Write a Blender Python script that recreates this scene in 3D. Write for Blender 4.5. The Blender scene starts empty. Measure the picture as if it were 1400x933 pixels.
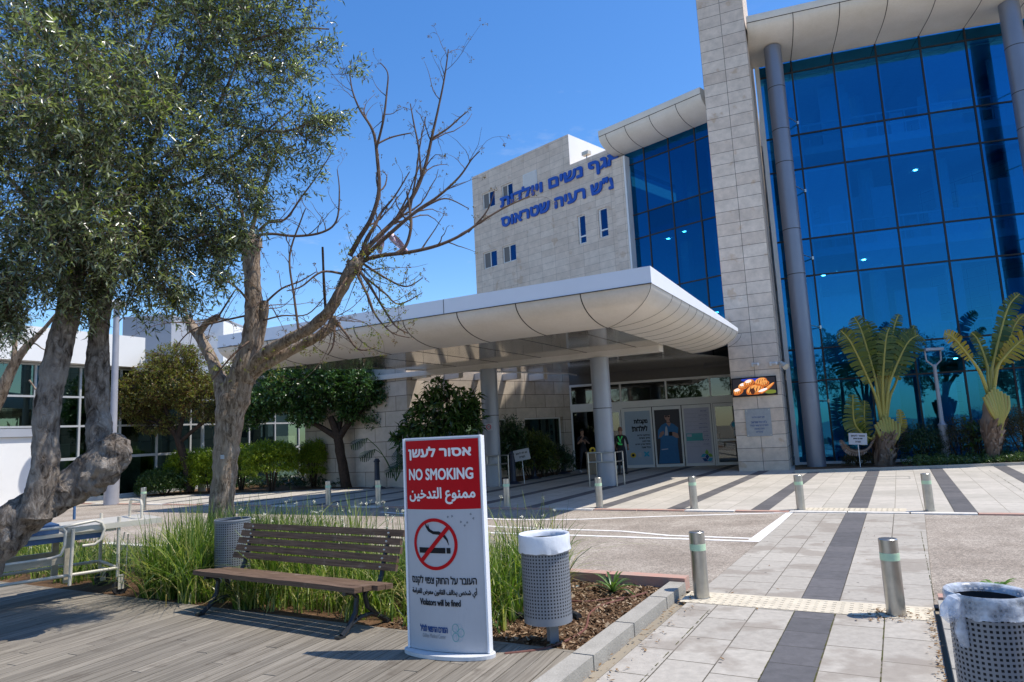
import bpy, math, random
import numpy as np
from mathutils import Vector, Matrix, noise as mnoise

random.seed(7)
rng = np.random.default_rng(7)
scene = bpy.context.scene
COL = scene.collection
PI = math.pi

# ---------------------------------------------------------------- camera
PITCH, ROLL, EYE, FPX = .1334, -.0495, 1.75, 933.33      # 24 mm lens on 36 mm film, photo 1400 px wide
ROT = Matrix.Rotation(PI/2 + PITCH, 3, 'X') @ Matrix.Rotation(ROLL, 3, 'Z')
cam_data = bpy.data.cameras.new('camera')
cam_data.lens = 24.0
cam_data.sensor_width = 36.0
cam_data.clip_start = .05
cam_data.clip_end = 3000
cam = bpy.data.objects.new('camera', cam_data)
COL.objects.link(cam)
cam.matrix_world = Matrix.Translation((0, 0, EYE)) @ ROT.to_4x4()
scene.camera = cam

# ---------------------------------------------------------------- sky, sun, exposure
SUN_EL = math.radians(62.5)
SUN_AZ = math.radians(95)          # clockwise from +Y: the sun stands to the right
world = bpy.data.worlds.new('World')
scene.world = world
world.use_nodes = True
wn, wl = world.node_tree.nodes, world.node_tree.links
bg = wn['Background']
sky = wn.new('ShaderNodeTexSky')
sky.sky_type = 'NISHITA'
sky.sun_disc = False
sky.sun_elevation = SUN_EL
sky.sun_rotation = SUN_AZ
sky.altitude = 0
sky.air_density = 1.0
sky.dust_density = .35
sky.ozone_density = 3.0
# a few thin wisps of cloud low on the left
tc = wn.new('ShaderNodeTexCoord')
mp = wn.new('ShaderNodeMapping'); mp.inputs['Scale'].default_value = (2.2, 2.2, 7)
nz = wn.new('ShaderNodeTexNoise'); nz.inputs['Scale'].default_value = 2.4; nz.inputs['Detail'].default_value = 8; nz.inputs['Roughness'].default_value = .62
rp = wn.new('ShaderNodeValToRGB'); rp.color_ramp.elements[0].position = .6; rp.color_ramp.elements[1].position = .84
sp = wn.new('ShaderNodeSeparateXYZ')
mr = wn.new('ShaderNodeMapRange'); mr.inputs['From Min'].default_value = .55; mr.inputs['From Max'].default_value = .142
ml = wn.new('ShaderNodeMath'); ml.operation = 'MULTIPLY'
mx = wn.new('ShaderNodeMixRGB'); mx.inputs[2].default_value = (5.6, 6.0, 6.6, 1)
wl.new(tc.outputs['Generated'], mp.inputs[0]); wl.new(mp.outputs[0], nz.inputs['Vector']); wl.new(nz.outputs['Fac'], rp.inputs[0])
wl.new(tc.outputs['Generated'], sp.inputs[0]); wl.new(sp.outputs['Z'], mr.inputs['Value'])
wl.new(rp.outputs[0], ml.inputs[0]); wl.new(mr.outputs[0], ml.inputs[1])
hs = wn.new('ShaderNodeHueSaturation'); hs.inputs['Saturation'].default_value = 1.28; hs.inputs['Value'].default_value = 1.44; hs.inputs['Hue'].default_value = .505
wl.new(sky.outputs[0], hs.inputs['Color'])
wl.new(ml.outputs[0], mx.inputs[0]); wl.new(hs.outputs[0], mx.inputs[1])
wl.new(mx.outputs[0], bg.inputs[0])
bg.inputs[1].default_value = .12

sun_data = bpy.data.lights.new('sun', 'SUN')
sun_data.energy = 4.1
sun_data.angle = math.radians(.5)
sun_data.color = (1.0, .94, .84)
sun = bpy.data.objects.new('sun', sun_data)
COL.objects.link(sun)
sd = Vector((math.sin(SUN_AZ)*math.cos(SUN_EL), math.cos(SUN_AZ)*math.cos(SUN_EL), math.sin(SUN_EL)))
sun.rotation_euler = sd.to_track_quat('Z', 'Y').to_euler()
sun.location = (30, 0, 40)

vs = scene.view_settings
vs.view_transform = 'Standard'; vs.look = 'None'; vs.gamma = 1; vs.exposure = .34
vs.use_curve_mapping = False
scene.cycles.use_denoising = True
scene.cycles.max_bounces = 8
scene.cycles.diffuse_bounces = 3
scene.cycles.transparent_max_bounces = 16
scene.cycles.sample_clamp_indirect = 6

# ---------------------------------------------------------------- where things stand
EYEV = Vector((0, 0, EYE))
def ray(u, v):
    return ROT @ Vector(((u-700)/FPX, -(v-466.5)/FPX, -1))
def G(u, v, z=0.0):                       # point of the level z seen at a pixel of the photograph
    d = ray(u, v); return EYEV + d*((z-EYE)/d.z)
def Y(u, v, y):                           # point of the upright plane at distance y
    d = ray(u, v); return EYEV + d*(y/d.y)
def PLN(u, v, p, phi):                    # point of an upright plane through p, running (cos phi, -sin phi)
    n = Vector((math.sin(phi), math.cos(phi), 0)); d = ray(u, v)
    return EYEV + d*(n.dot(Vector((p[0], p[1], 0))-Vector((0, 0, 0)))/n.dot(d))
A = math.radians(29)                      # the site's own axes
UX, VX = Vector((math.cos(A), -math.sin(A), 0)), Vector((math.sin(A), math.cos(A), 0))
def S(s, t, z=0.0):
    return UX*s + VX*t + Vector((0, 0, z))
def st(p):
    return p.dot(UX), p.dot(VX)

# ---------------------------------------------------------------- objects
FRAMES = {}
def tag(o, label=None, cat=None, group=None, kind=None):
    if label: o['label'] = label
    if cat: o['category'] = cat
    if group: o['group'] = group
    if kind: o['kind'] = kind
    return o
def thing(name, label, cat, loc, rz=0.0, group=None):
    o = bpy.data.objects.new(name, None); COL.objects.link(o)
    o.empty_display_size = .2
    o.location = loc; o.rotation_euler = (0, 0, rz)
    FRAMES[o.name] = (Matrix.Translation(Vector(loc)) @ Matrix.Rotation(rz, 4, 'Z'))
    return tag(o, label, cat, group)
def copy_tree(o, parent=None):
    c = o.copy(); COL.objects.link(c)
    if parent: c.parent = parent
    for ch in [x for x in list(scene.objects) if x.parent == o]:
        copy_tree(ch, c)
    return c

class MB:
    def __init__(s, m=None):
        s.V, s.F, s.M, s.U = [], [], [], []
        s.mats = []; s.m = m
    def mi(s, m):
        m = m or s.m
        if m not in s.mats: s.mats.append(m)
        return s.mats.index(m)
    def add(s, vs, fs, m=None, uv=None):
        b = len(s.V); k = s.mi(m)
        s.V += [tuple(v) for v in vs]
        for f in fs:
            s.F.append([b+i for i in f]); s.M.append(k)
            s.U.append([uv[i] for i in f] if uv is not None else None)
        return s
    def quad(s, a, b, c, d, m=None): return s.add([a, b, c, d], [(0, 1, 2, 3)], m)
    def frame(s, o, x, y, z, lo, hi, m=None):      # box in a frame
        P = [o + x*(hi[0] if i & 1 else lo[0]) + y*(hi[1] if i & 2 else lo[1]) + z*(hi[2] if i & 4 else lo[2]) for i in range(8)]
        return s.add(P, [(0, 2, 3, 1), (4, 5, 7, 6), (0, 1, 5, 4), (2, 6, 7, 3), (0, 4, 6, 2), (1, 3, 7, 5)], m)
    def box(s, c, d, rz=0, m=None):
        R = Matrix.Rotation(rz, 3, 'Z'); h = Vector(d)/2
        return s.frame(Vector(c), R @ Vector((1, 0, 0)), R @ Vector((0, 1, 0)), Vector((0, 0, 1)), -h, h, m)
    def bar(s, a, b, w, h=None, up=(0, 0, 1), m=None):   # square bar from a to b
        a, b = Vector(a), Vector(b); d = b-a; L = d.length; x = d.normalized()
        y = Vector(up).cross(x)
        if y.length < 1e-4: y = Vector((1, 0, 0)).cross(x)
        y.normalize(); z = x.cross(y); h = h or w
        return s.frame(a, x, y, z, (0, -w/2, -h/2), (L, w/2, h/2), m)
    def prism(s, poly, z0, z1, m=None):
        n = len(poly)
        vs = [(p[0], p[1], z0) for p in poly] + [(p[0], p[1], z1) for p in poly]
        ar = sum(poly[i][0]*poly[(i+1) % n][1]-poly[(i+1) % n][0]*poly[i][1] for i in range(n))
        fs = [tuple(range(n, 2*n)), tuple(range(n-1, -1, -1))] + [(i, (i+1) % n, n+(i+1) % n, n+i) for i in range(n)]
        if ar < 0: fs = [tuple(reversed(f)) for f in fs]
        return s.add(vs, fs, m)
    def sheet(s, poly, z, m=None, uv=None):
        n = len(poly)
        ar = sum(poly[i][0]*poly[(i+1) % n][1]-poly[(i+1) % n][0]*poly[i][1] for i in range(n))
        o = list(range(n)) if ar > 0 else list(range(n-1, -1, -1))
        return s.add([(p[0], p[1], z) for p in poly], [tuple(o)], m, [st(Vector((p[0], p[1], 0)))[::-1] for p in poly])
    def tube(s, pts, rad, n=8, m=None, cap=True, rough=0.0, seed=0.0, fr=3.0):
        pts = [Vector(p) for p in pts]
        if not hasattr(rad, '__len__'): rad = [rad]*len(pts)
        vs, fs, up = [], [], None
        for i, p in enumerate(pts):
            t = (pts[min(i+1, len(pts)-1)]-pts[max(i-1, 0)]).normalized()
            if up is None:
                up = Vector((0, 0, 1)) if abs(t.z) < .9 else Vector((1, 0, 0))
            x = up.cross(t)
            if x.length < 1e-5: x = Vector((1, 0, 0)).cross(t)
            x.normalize(); y = t.cross(x); up = y
            for k in range(n):
                a = 2*PI*k/n; d = x*math.cos(a)+y*math.sin(a); r = rad[i]
                if rough:
                    q = p+d*r
                    r *= 1+rough*(mnoise.noise(q*fr+Vector((seed, 0, 0)))+.55*mnoise.noise(q*fr*2.9+Vector((0, seed, 0)))+.35*mnoise.noise(q*fr*7))
                vs.append(p+d*r)
        for i in range(len(pts)-1):
            for k in range(n):
                fs.append((i*n+k, i*n+(k+1) % n, (i+1)*n+(k+1) % n, (i+1)*n+k))
        if cap:
            fs.append(tuple(range(n-1, -1, -1))); b = (len(pts)-1)*n; fs.append(tuple(range(b, b+n)))
        return s.add(vs, fs, m)
    def lathe(s, c, prof, n=24, m=None, cap=True, axis=None):   # prof: (radius, height) from the bottom up
        c = Vector(c); vs, fs, uv = [], [], []
        R = axis or Matrix.Identity(3)
        for (r, z) in prof:
            for k in range(n+1):
                a = 2*PI*k/n
                vs.append(c+R @ Vector((r*math.cos(a), r*math.sin(a), z))); uv.append((a*max(p[0] for p in prof), z))
        w = n+1
        for i in range(len(prof)-1):
            for k in range(n): fs.append((i*w+k, i*w+k+1, (i+1)*w+k+1, (i+1)*w+k))
        if cap:
            if prof[0][0] > 1e-4: fs.append(tuple(range(n-1, -1, -1)))
            b = (len(prof)-1)*w
            if prof[-1][0] > 1e-4: fs.append(tuple(range(b, b+n)))
        return s.add(vs, fs, m, uv)
    def build(s, name, m=None, parent=None, smooth=False, label=None):
        me = bpy.data.meshes.new(name)
        inv = None
        p = parent
        while p is not None and p.name not in FRAMES: p = p.parent
        V = np.array(s.V, dtype=np.float64).reshape(-1, 3)
        if p is not None:
            inv = np.array(FRAMES[p.name].inverted()); V = V @ inv[:3, :3].T + inv[:3, 3]
        me.from_pydata([tuple(v) for v in V], [], s.F)
        for mm in (s.mats or [m]): me.materials.append(mm or m)
        me.polygons.foreach_set('material_index', s.M)
        uvl = me.uv_layers.new(name='UVMap')
        W = s.V
        buf = []
        for f, u in zip(s.F, s.U):
            if u is not None:
                for q in u: buf += [q[0], q[1]]
                continue
            a, b, c = Vector(W[f[0]]), Vector(W[f[1]]), Vector(W[f[2]])
            n = (b-a).cross(c-a)
            if n.length < 1e-12 and len(f) > 3: n = (c-a).cross(Vector(W[f[3]])-a)
            if n.length > 0: n.normalize()
            if abs(n.z) > .85:
                for i in f: buf += [W[i][0], W[i][1]]
            else:
                tx, ty = -n.y, n.x; L = math.hypot(tx, ty) or 1; tx /= L; ty /= L
                for i in f: buf += [W[i][0]*tx+W[i][1]*ty, W[i][2]]
        uvl.data.foreach_set('uv', buf)
        if smooth:
            me.polygons.foreach_set('use_smooth', [True]*len(s.F))
            try: me.set_sharp_from_angle(angle=math.radians(40))
            except Exception: pass
        o = bpy.data.objects.new(name, me); COL.objects.link(o)
        if parent is not None: o.parent = parent
        if label: o['label'] = label
        return o

def fast_mesh(name, V, F, m, parent=None, smooth=False, uv=None):    # V (N,3), F (M,4) numpy
    me = bpy.data.meshes.new(name)
    p = parent
    while p is not None and p.name not in FRAMES: p = p.parent
    if p is not None:
        inv = np.array(FRAMES[p.name].inverted()); V = V @ inv[:3, :3].T + inv[:3, 3]
    nv, nf, k = len(V), len(F), F.shape[1]
    me.vertices.add(nv); me.vertices.foreach_set('co', V.astype(np.float32).ravel())
    me.loops.add(nf*k); me.loops.foreach_set('vertex_index', F.astype(np.int32).ravel())
    me.polygons.add(nf); me.polygons.foreach_set('loop_start', np.arange(0, nf*k, k, dtype=np.int32))
    try: me.polygons.foreach_set('loop_total', np.full(nf, k, dtype=np.int32))
    except Exception: pass
    if smooth: me.polygons.foreach_set('use_smooth', [True]*nf)
    me.update(calc_edges=True); me.validate()
    me.materials.append(m)
    o = bpy.data.objects.new(name, me); COL.objects.link(o)
    if parent is not None: o.parent = parent
    return o

# ---------------------------------------------------------------- materials
def newmat(name):
    m = bpy.data.materials.new(name); m.use_nodes = True
    return m, m.node_tree.nodes, m.node_tree.links, m.node_tree.nodes['Principled BSDF']
def c4(c): return (c[0], c[1], c[2], 1)
def mat(name, c, rough=.6, var=.12, scale=6, bump=0.0, bscale=None, metal=0.0, spec=.5, c2=None, fine=0.0, coords='Object', detail=5):
    m, n, l, b = newmat(name)
    b.inputs['Roughness'].default_value = rough; b.inputs['Metallic'].default_value = metal
    b.inputs['Specular IOR Level'].default_value = spec
    t = n.new('ShaderNodeTexCoord')
    z = n.new('ShaderNodeTexNoise'); z.inputs['Scale'].default_value = scale; z.inputs['Detail'].default_value = detail; z.inputs['Roughness'].default_value = .62
    l.new(t.outputs[coords], z.inputs['Vector'])
    r = n.new('ShaderNodeValToRGB'); r.color_ramp.elements[0].position = .3; r.color_ramp.elements[1].position = .7
    hi = c2 or tuple(min(1, x*(1+var)) for x in c)
    lo = c if c2 else tuple(x*(1-var) for x in c)
    r.color_ramp.elements[0].color = c4(lo); r.color_ramp.elements[1].color = c4(hi)
    l.new(z.outputs['Fac'], r.inputs[0])
    out = r.outputs[0]
    if fine:
        z2 = n.new('ShaderNodeTexNoise'); z2.inputs['Scale'].default_value = scale*18; z2.inputs['Detail'].default_value = 3
        l.new(t.outputs[coords], z2.inputs['Vector'])
        k = n.new('ShaderNodeMapRange'); k.inputs['From Min'].default_value = .3; k.inputs['From Max'].default_value = .7
        k.inputs['To Min'].default_value = 1-fine; k.inputs['To Max'].default_value = 1+fine
        l.new(z2.outputs['Fac'], k.inputs['Value'])
        x = n.new('ShaderNodeMixRGB'); x.blend_type = 'MULTIPLY'; x.inputs[0].default_value = 1
        l.new(out, x.inputs[1]); l.new(k.outputs[0], x.inputs[2]); out = x.outputs[0]
    l.new(out, b.inputs['Base Color'])
    if bump:
        z3 = n.new('ShaderNodeTexNoise'); z3.inputs['Scale'].default_value = bscale or scale*5; z3.inputs['Detail'].default_value = 6
        l.new(t.outputs[coords], z3.inputs['Vector'])
        u = n.new('ShaderNodeBump'); u.inputs['Strength'].default_value = bump; u.inputs['Distance'].default_value = .02
        l.new(z3.outputs['Fac'], u.inputs['Height']); l.new(u.outputs[0], b.inputs['Normal'])
    return m
def brick(name, c1, c2, mortar, w, h, off=.5, ms=.006, rough=.75, noise=.16, bump=.25, shift=(0, 0), nscale=5, freq=2, spots=0.0, stain=None):
    m, n, l, b = newmat(name)
    b.inputs['Roughness'].default_value = rough; b.inputs['Specular IOR Level'].default_value = .3
    t = n.new('ShaderNodeTexCoord'); mp = n.new('ShaderNodeMapping')
    mp.inputs['Location'].default_value = (shift[0], shift[1], 0)
    l.new(t.outputs['UV'], mp.inputs[0])
    k = n.new('ShaderNodeTexBrick')
    k.inputs['Color1'].default_value = c4(c1); k.inputs['Color2'].default_value = c4(c2); k.inputs['Mortar'].default_value = c4(mortar)
    k.inputs['Scale'].default_value = 1; k.inputs['Mortar Size'].default_value = ms; k.inputs['Mortar Smooth'].default_value = .15
    k.inputs['Brick Width'].default_value = w; k.inputs['Row Height'].default_value = h
    k.offset = off; k.offset_frequency = freq
    l.new(mp.outputs[0], k.inputs['Vector'])
    z = n.new('ShaderNodeTexNoise'); z.inputs['Scale'].default_value = nscale; z.inputs['Detail'].default_value = 8; z.inputs['Roughness'].default_value = .68
    l.new(t.outputs['Object'], z.inputs['Vector'])
    q = n.new('ShaderNodeMapRange'); q.inputs['From Min'].default_value = .3; q.inputs['From Max'].default_value = .7
    q.inputs['To Min'].default_value = 1-noise; q.inputs['To Max'].default_value = 1+noise
    l.new(z.outputs['Fac'], q.inputs['Value'])
    x = n.new('ShaderNodeMixRGB'); x.blend_type = 'MULTIPLY'; x.inputs[0].default_value = 1
    l.new(k.outputs['Color'], x.inputs[1]); l.new(q.outputs[0], x.inputs[2])
    out = x.outputs[0]
    if stain:                                   # warm veins or dark spots with a shape of their own
        z2 = n.new('ShaderNodeTexNoise'); z2.inputs['Scale'].default_value = stain[1]; z2.inputs['Detail'].default_value = 6
        l.new(t.outputs['Object'], z2.inputs['Vector'])
        r2 = n.new('ShaderNodeValToRGB'); r2.color_ramp.elements[0].position = stain[2]; r2.color_ramp.elements[1].position = stain[2]+.07
        l.new(z2.outputs['Fac'], r2.inputs[0])
        f2 = n.new('ShaderNodeMath'); f2.operation = 'MULTIPLY'; f2.inputs[1].default_value = stain[3]; l.new(r2.outputs[0], f2.inputs[0])
        x2 = n.new('ShaderNodeMixRGB'); x2.inputs[2].default_value = c4(stain[0])
        l.new(f2.outputs[0], x2.inputs[0]); l.new(out, x2.inputs[1]); out = x2.outputs[0]
    if spots:
        v = n.new('ShaderNodeTexVoronoi'); v.inputs['Scale'].default_value = 7; l.new(t.outputs['Object'], v.inputs['Vector'])
        lt = n.new('ShaderNodeMath'); lt.operation = 'LESS_THAN'; lt.inputs[1].default_value = .1; l.new(v.outputs['Distance'], lt.inputs[0])
        sc2 = n.new('ShaderNodeSeparateColor'); l.new(v.outputs['Color'], sc2.inputs[0])
        g2 = n.new('ShaderNodeMath'); g2.operation = 'GREATER_THAN'; g2.inputs[1].default_value = .62; l.new(sc2.outputs[0], g2.inputs[0])
        mm = n.new('ShaderNodeMath'); mm.operation = 'MULTIPLY'; l.new(lt.outputs[0], mm.inputs[0]); l.new(g2.outputs[0], mm.inputs[1])
        m3 = n.new('ShaderNodeMath'); m3.operation = 'MULTIPLY'; m3.inputs[1].default_value = spots; l.new(mm.outputs[0], m3.inputs[0])
        x3 = n.new('ShaderNodeMixRGB'); x3.inputs[2].default_value = (.07, .065, .06, 1)
        l.new(m3.outputs[0], x3.inputs[0]); l.new(out, x3.inputs[1]); out = x3.outputs[0]
    l.new(out, b.inputs['Base Color'])
    u = n.new('ShaderNodeBump'); u.inputs['Strength'].default_value = bump; u.inputs['Distance'].default_value = .01
    iv = n.new('ShaderNodeMath'); iv.operation = 'SUBTRACT'; iv.inputs[0].default_value = 1; l.new(k.outputs['Fac'], iv.inputs[1])
    z4 = n.new('ShaderNodeTexNoise'); z4.inputs['Scale'].default_value = 60; z4.inputs['Detail'].default_value = 4; l.new(t.outputs['Object'], z4.inputs['Vector'])
    ad = n.new('ShaderNodeMath'); ad.operation = 'MULTIPLY_ADD'; ad.inputs[1].default_value = .35
    l.new(z4.outputs['Fac'], ad.inputs[0]); l.new(iv.outputs[0], ad.inputs[2])
    l.new(ad.outputs[0], u.inputs['Height']); l.new(u.outputs[0], b.inputs['Normal'])
    return m
def leafmat(name, cols, rough=.45, trans=.35, spec=.5, tcol=None):      # each leaf takes its own tone
    m, n, l, b = newmat(name)
    g = n.new('ShaderNodeNewGeometry'); r = n.new('ShaderNodeValToRGB')
    r.color_ramp.interpolation = 'LINEAR'
    e = r.color_ramp.elements
    while len(e) < len(cols): e.new(.5)
    for i, c in enumerate(cols):
        e[i].position = i/(len(cols)-1) if len(cols) > 1 else 0; e[i].color = c4(c)
    l.new(g.outputs['Random Per Island'], r.inputs[0]); l.new(r.outputs[0], b.inputs['Base Color'])
    b.inputs['Roughness'].default_value = rough; b.inputs['Specular IOR Level'].default_value = spec
    if trans:
        t = n.new('ShaderNodeBsdfTranslucent'); mx = n.new('ShaderNodeMixShader'); mx.inputs[0].default_value = trans
        h = n.new('ShaderNodeMixRGB'); h.blend_type = 'MULTIPLY'; h.inputs[0].default_value = 1; h.inputs[2].default_value = c4(tcol or (1.5, 1.7, .7))
        l.new(r.outputs[0], h.inputs[1]); l.new(h.outputs[0], t.inputs[0])
        o = n['Material Output']; l.new(b.outputs[0], mx.inputs[1]); l.new(t.outputs[0], mx.inputs[2]); l.new(mx.outputs[0], o.inputs[0])
    return m
def emit(name, c, s=1.0):
    m, n, l, b = newmat(name)
    b.inputs['Base Color'].default_value = c4(c); b.inputs['Emission Color'].default_value = c4(c); b.inputs['Emission Strength'].default_value = s
    return m
def glass(name, refl, through, fac=.5, rough=.01, wob=.0):
    m, n, l, b = newmat(name)
    n.remove(b)
    g = n.new('ShaderNodeBsdfGlossy'); g.inputs['Color'].default_value = c4(refl); g.inputs['Roughness'].default_value = rough
    t = n.new('ShaderNodeBsdfTransparent'); t.inputs['Color'].default_value = c4(through)
    lw = n.new('ShaderNodeLayerWeight'); lw.inputs['Blend'].default_value = .25
    k = n.new('ShaderNodeMapRange'); k.inputs['To Min'].default_value = fac; k.inputs['To Max'].default_value = 1
    l.new(lw.outputs['Fresnel'], k.inputs['Value'])
    mx = n.new('ShaderNodeMixShader'); l.new(k.outputs[0], mx.inputs[0]); l.new(t.outputs[0], mx.inputs[1]); l.new(g.outputs[0], mx.inputs[2])
    l.new(mx.outputs[0], n['Material Output'].inputs[0])
    if wob:
        ge = n.new('ShaderNodeNewGeometry'); kk = n.new('ShaderNodeMapRange'); kk.inputs['To Min'].default_value = .78; kk.inputs['To Max'].default_value = 1.24; l.new(ge.outputs['Random Per Island'], kk.inputs['Value'])
        mu = n.new('ShaderNodeMixRGB'); mu.blend_type = 'MULTIPLY'; mu.inputs[0].default_value = 1; mu.inputs[1].default_value = c4(refl); l.new(kk.outputs[0], mu.inputs[2]); l.new(mu.outputs[0], g.inputs['Color'])
        tc = n.new('ShaderNodeTexCoord'); z = n.new('ShaderNodeTexNoise'); z.inputs['Scale'].default_value = .8; z.inputs['Detail'].default_value = 1
        l.new(tc.outputs['Object'], z.inputs['Vector'])
        u = n.new('ShaderNodeBump'); u.inputs['Strength'].default_value = wob; u.inputs['Distance'].default_value = .05
        l.new(z.outputs['Fac'], u.inputs['Height']); l.new(u.outputs[0], g.inputs['Normal'])
    return m

STONE = brick('limestone_cladding', (.59, .485, .39), (.66, .56, .46), (.2, .16, .13), .93, .345, off=0, ms=.005, noise=.15, shift=(0, .03), nscale=2.5, stain=((.42, .27, .16), 1.7, .62, .4))
PILLAR = brick('limestone_pillar_cladding', (.60, .485, .385), (.68, .575, .47), (.13, .105, .09), .835, .455, off=0, ms=.009, noise=.18, shift=(0, .115), nscale=3, stain=((.45, .28, .15), 2.2, .63, .45))
WALLST = brick('limestone_lower_wall', (.44, .37, .295), (.55, .475, .39), (.09, .07, .055), 1.1, .55, off=.5, ms=.01, noise=.15, nscale=3)
PAVE = brick('grey_concrete_pavers', (.375, .34, .29), (.45, .41, .35), (.10, .085, .06), .61, .39, off=0, ms=.006, noise=.16, shift=(0, 0), nscale=14, spots=.85, stain=((.24, .20, .16), 1.5, .52, .55))
PLAZA = brick('pale_plaza_pavers', (.44, .405, .345), (.52, .475, .41), (.24, .21, .16), .62, .4533, off=.5, ms=.006, noise=.11, nscale=6, spots=.4, stain=((.36, .33, .28), .8, .55, .4))
DPAVE = brick('dark_grey_pavers', (.098, .095, .098), (.135, .128, .13), (.05, .045, .04), .42, .34, off=0, ms=.005, noise=.2, shift=(0, 0), nscale=9)
def asphalt():
    m, n, l, b = newmat('sunbleached_asphalt'); b.inputs['Roughness'].default_value = .9; b.inputs['Specular IOR Level'].default_value = .2
    t = n.new('ShaderNodeTexCoord'); z = n.new('ShaderNodeTexNoise'); z.inputs['Scale'].default_value = .8; z.inputs['Detail'].default_value = 9; z.inputs['Roughness'].default_value = .65; l.new(t.outputs['Object'], z.inputs['Vector'])
    r = n.new('ShaderNodeValToRGB'); r.color_ramp.elements[0].position = .38; r.color_ramp.elements[1].position = .6; r.color_ramp.elements[0].color = (.28, .235, .19, 1); r.color_ramp.elements[1].color = (.40, .345, .285, 1); l.new(z.outputs['Fac'], r.inputs[0])
    out = r.outputs[0]
    for sc, lo, hi in ((95, .6, 1.34), (38, .78, 1.16)):
        v = n.new('ShaderNodeTexVoronoi'); v.inputs['Scale'].default_value = sc; l.new(t.outputs['Object'], v.inputs['Vector'])
        s = n.new('ShaderNodeSeparateColor'); l.new(v.outputs['Color'], s.inputs[0])
        k = n.new('ShaderNodeMapRange'); k.inputs['To Min'].default_value = lo; k.inputs['To Max'].default_value = hi; l.new(s.outputs[0], k.inputs['Value'])
        x = n.new('ShaderNodeMixRGB'); x.blend_type = 'MULTIPLY'; x.inputs[0].default_value = 1; l.new(out, x.inputs[1]); l.new(k.outputs[0], x.inputs[2]); out = x.outputs[0]
    l.new(out, b.inputs['Base Color']); return m
ASPH = asphalt()
SOIL = mat('brown_bed_soil', (.085, .048, .027), .95, c2=(.19, .115, .065), scale=9, bump=1.0, bscale=40, fine=.45, spec=.1)
KERB = mat('concrete_kerb', (.36, .335, .29), .85, .12, 5, bump=.25, bscale=60, fine=.12, spec=.2)
KRED = mat('worn_red_kerb_paint', (.50, .27, .21), .8, c2=(.42, .31, .25), scale=5, bump=.2, bscale=60, spec=.2)
KWHITE = mat('worn_white_kerb_paint', (.74, .71, .66), .8, c2=(.55, .5, .43), scale=5, bump=.2, bscale=60, spec=.2)
LINE = mat('white_road_paint', (.86, .84, .80), .75, c2=(.74, .70, .64), scale=7, bump=.3, bscale=90, spec=.2)
TACT = mat('cream_tactile_paving', (.60, .53, .41), .8, .12, 6, spec=.2)
GROUND = mat('pale_earth', (.30, .26, .20), .95, .15, .3, spec=.1)
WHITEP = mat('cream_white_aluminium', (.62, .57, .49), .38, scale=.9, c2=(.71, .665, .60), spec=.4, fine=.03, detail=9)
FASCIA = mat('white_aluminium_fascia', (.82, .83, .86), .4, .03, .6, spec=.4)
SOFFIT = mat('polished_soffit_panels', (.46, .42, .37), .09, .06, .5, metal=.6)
GROOVE = mat('dark_panel_joint', (.035, .03, .027), .8, .05)
COLM = mat('grey_painted_column', (.20, .215, .26), .36, .05, 1.2, metal=.35)
COLG = mat('pale_grey_column_paint', (.30, .315, .35), .42, .05, 1.5, metal=.15)
STEEL = mat('brushed_steel', (.46, .45, .42), .32, .12, 8, metal=.9)
ALU = mat('white_window_frame', (.70, .70, .68), .4, .03, 3)
DARKM = mat('black_mullion', (.006, .007, .009), .5, .05)
BLUEL = mat('blue_letters', (.006, .07, .38), .4, .05, 3)
PGLASS = glass('blue_facade_glass', (.035, .30, .60), (.045, .42, .80), .38, wob=.06)
BGLASS = glass('deep_blue_glass', (.014, .17, .39), (.015, .2, .42), .38, wob=.05)
DGLASS = glass('clear_entrance_glass', (.75, .8, .8), (.35, .40, .40), .10)
GGLASS = glass('green_tinted_glass', (.32, .46, .38), (.16, .24, .19), .26)
WGLASS = glass('window_glass', (.03, .12, .28), (.04, .08, .14), .42, wob=.03)
INTER = mat('interior_plaster', (.66, .67, .68), .8, .05)
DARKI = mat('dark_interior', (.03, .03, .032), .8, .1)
LAMPE = emit('lit_downlight', (1, .95, .88), 26)
WHITEW = mat('white_render', (.80, .79, .77), .8, .04, .8, bump=.1, bscale=30, spec=.2)
GREYW = mat('grey_render', (.36, .38, .42), .8, .05, .8, spec=.2)
BLACKP = mat('black_iron_paint', (.015, .017, .021), .4, .1, 12, bump=.1, bscale=60)
GREYP = mat('grey_bin_paint', (.20, .215, .24), .42, .06, 6)
SIGNW = mat('white_sign_panel', (.44, .45, .48), .45, .04, 3)
SIGNR = mat('red_sign_film', (.50, .004, .010), .5, .05, 3, spec=.15)
INK = mat('black_print', (.010, .010, .013), .6, .05, spec=.2)
WPRINT = mat('white_print', (.80, .78, .76), .5, .02)
REFL = mat('pale_green_reflector', (.50, .68, .46), .5, .06, 20)
RUBBER = mat('black_rubber', (.018, .018, .02), .7, .1)
CREAM = mat('cream_bed_enamel', (.56, .52, .44), .35, .06, 6)
BLUEP = mat('blue_bed_rail', (.04, .10, .22), .4, .08, 6)
LINER = mat('white_plastic_liner', (.70, .72, .76), .4, .05, 14, bump=.22, bscale=18)

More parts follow.
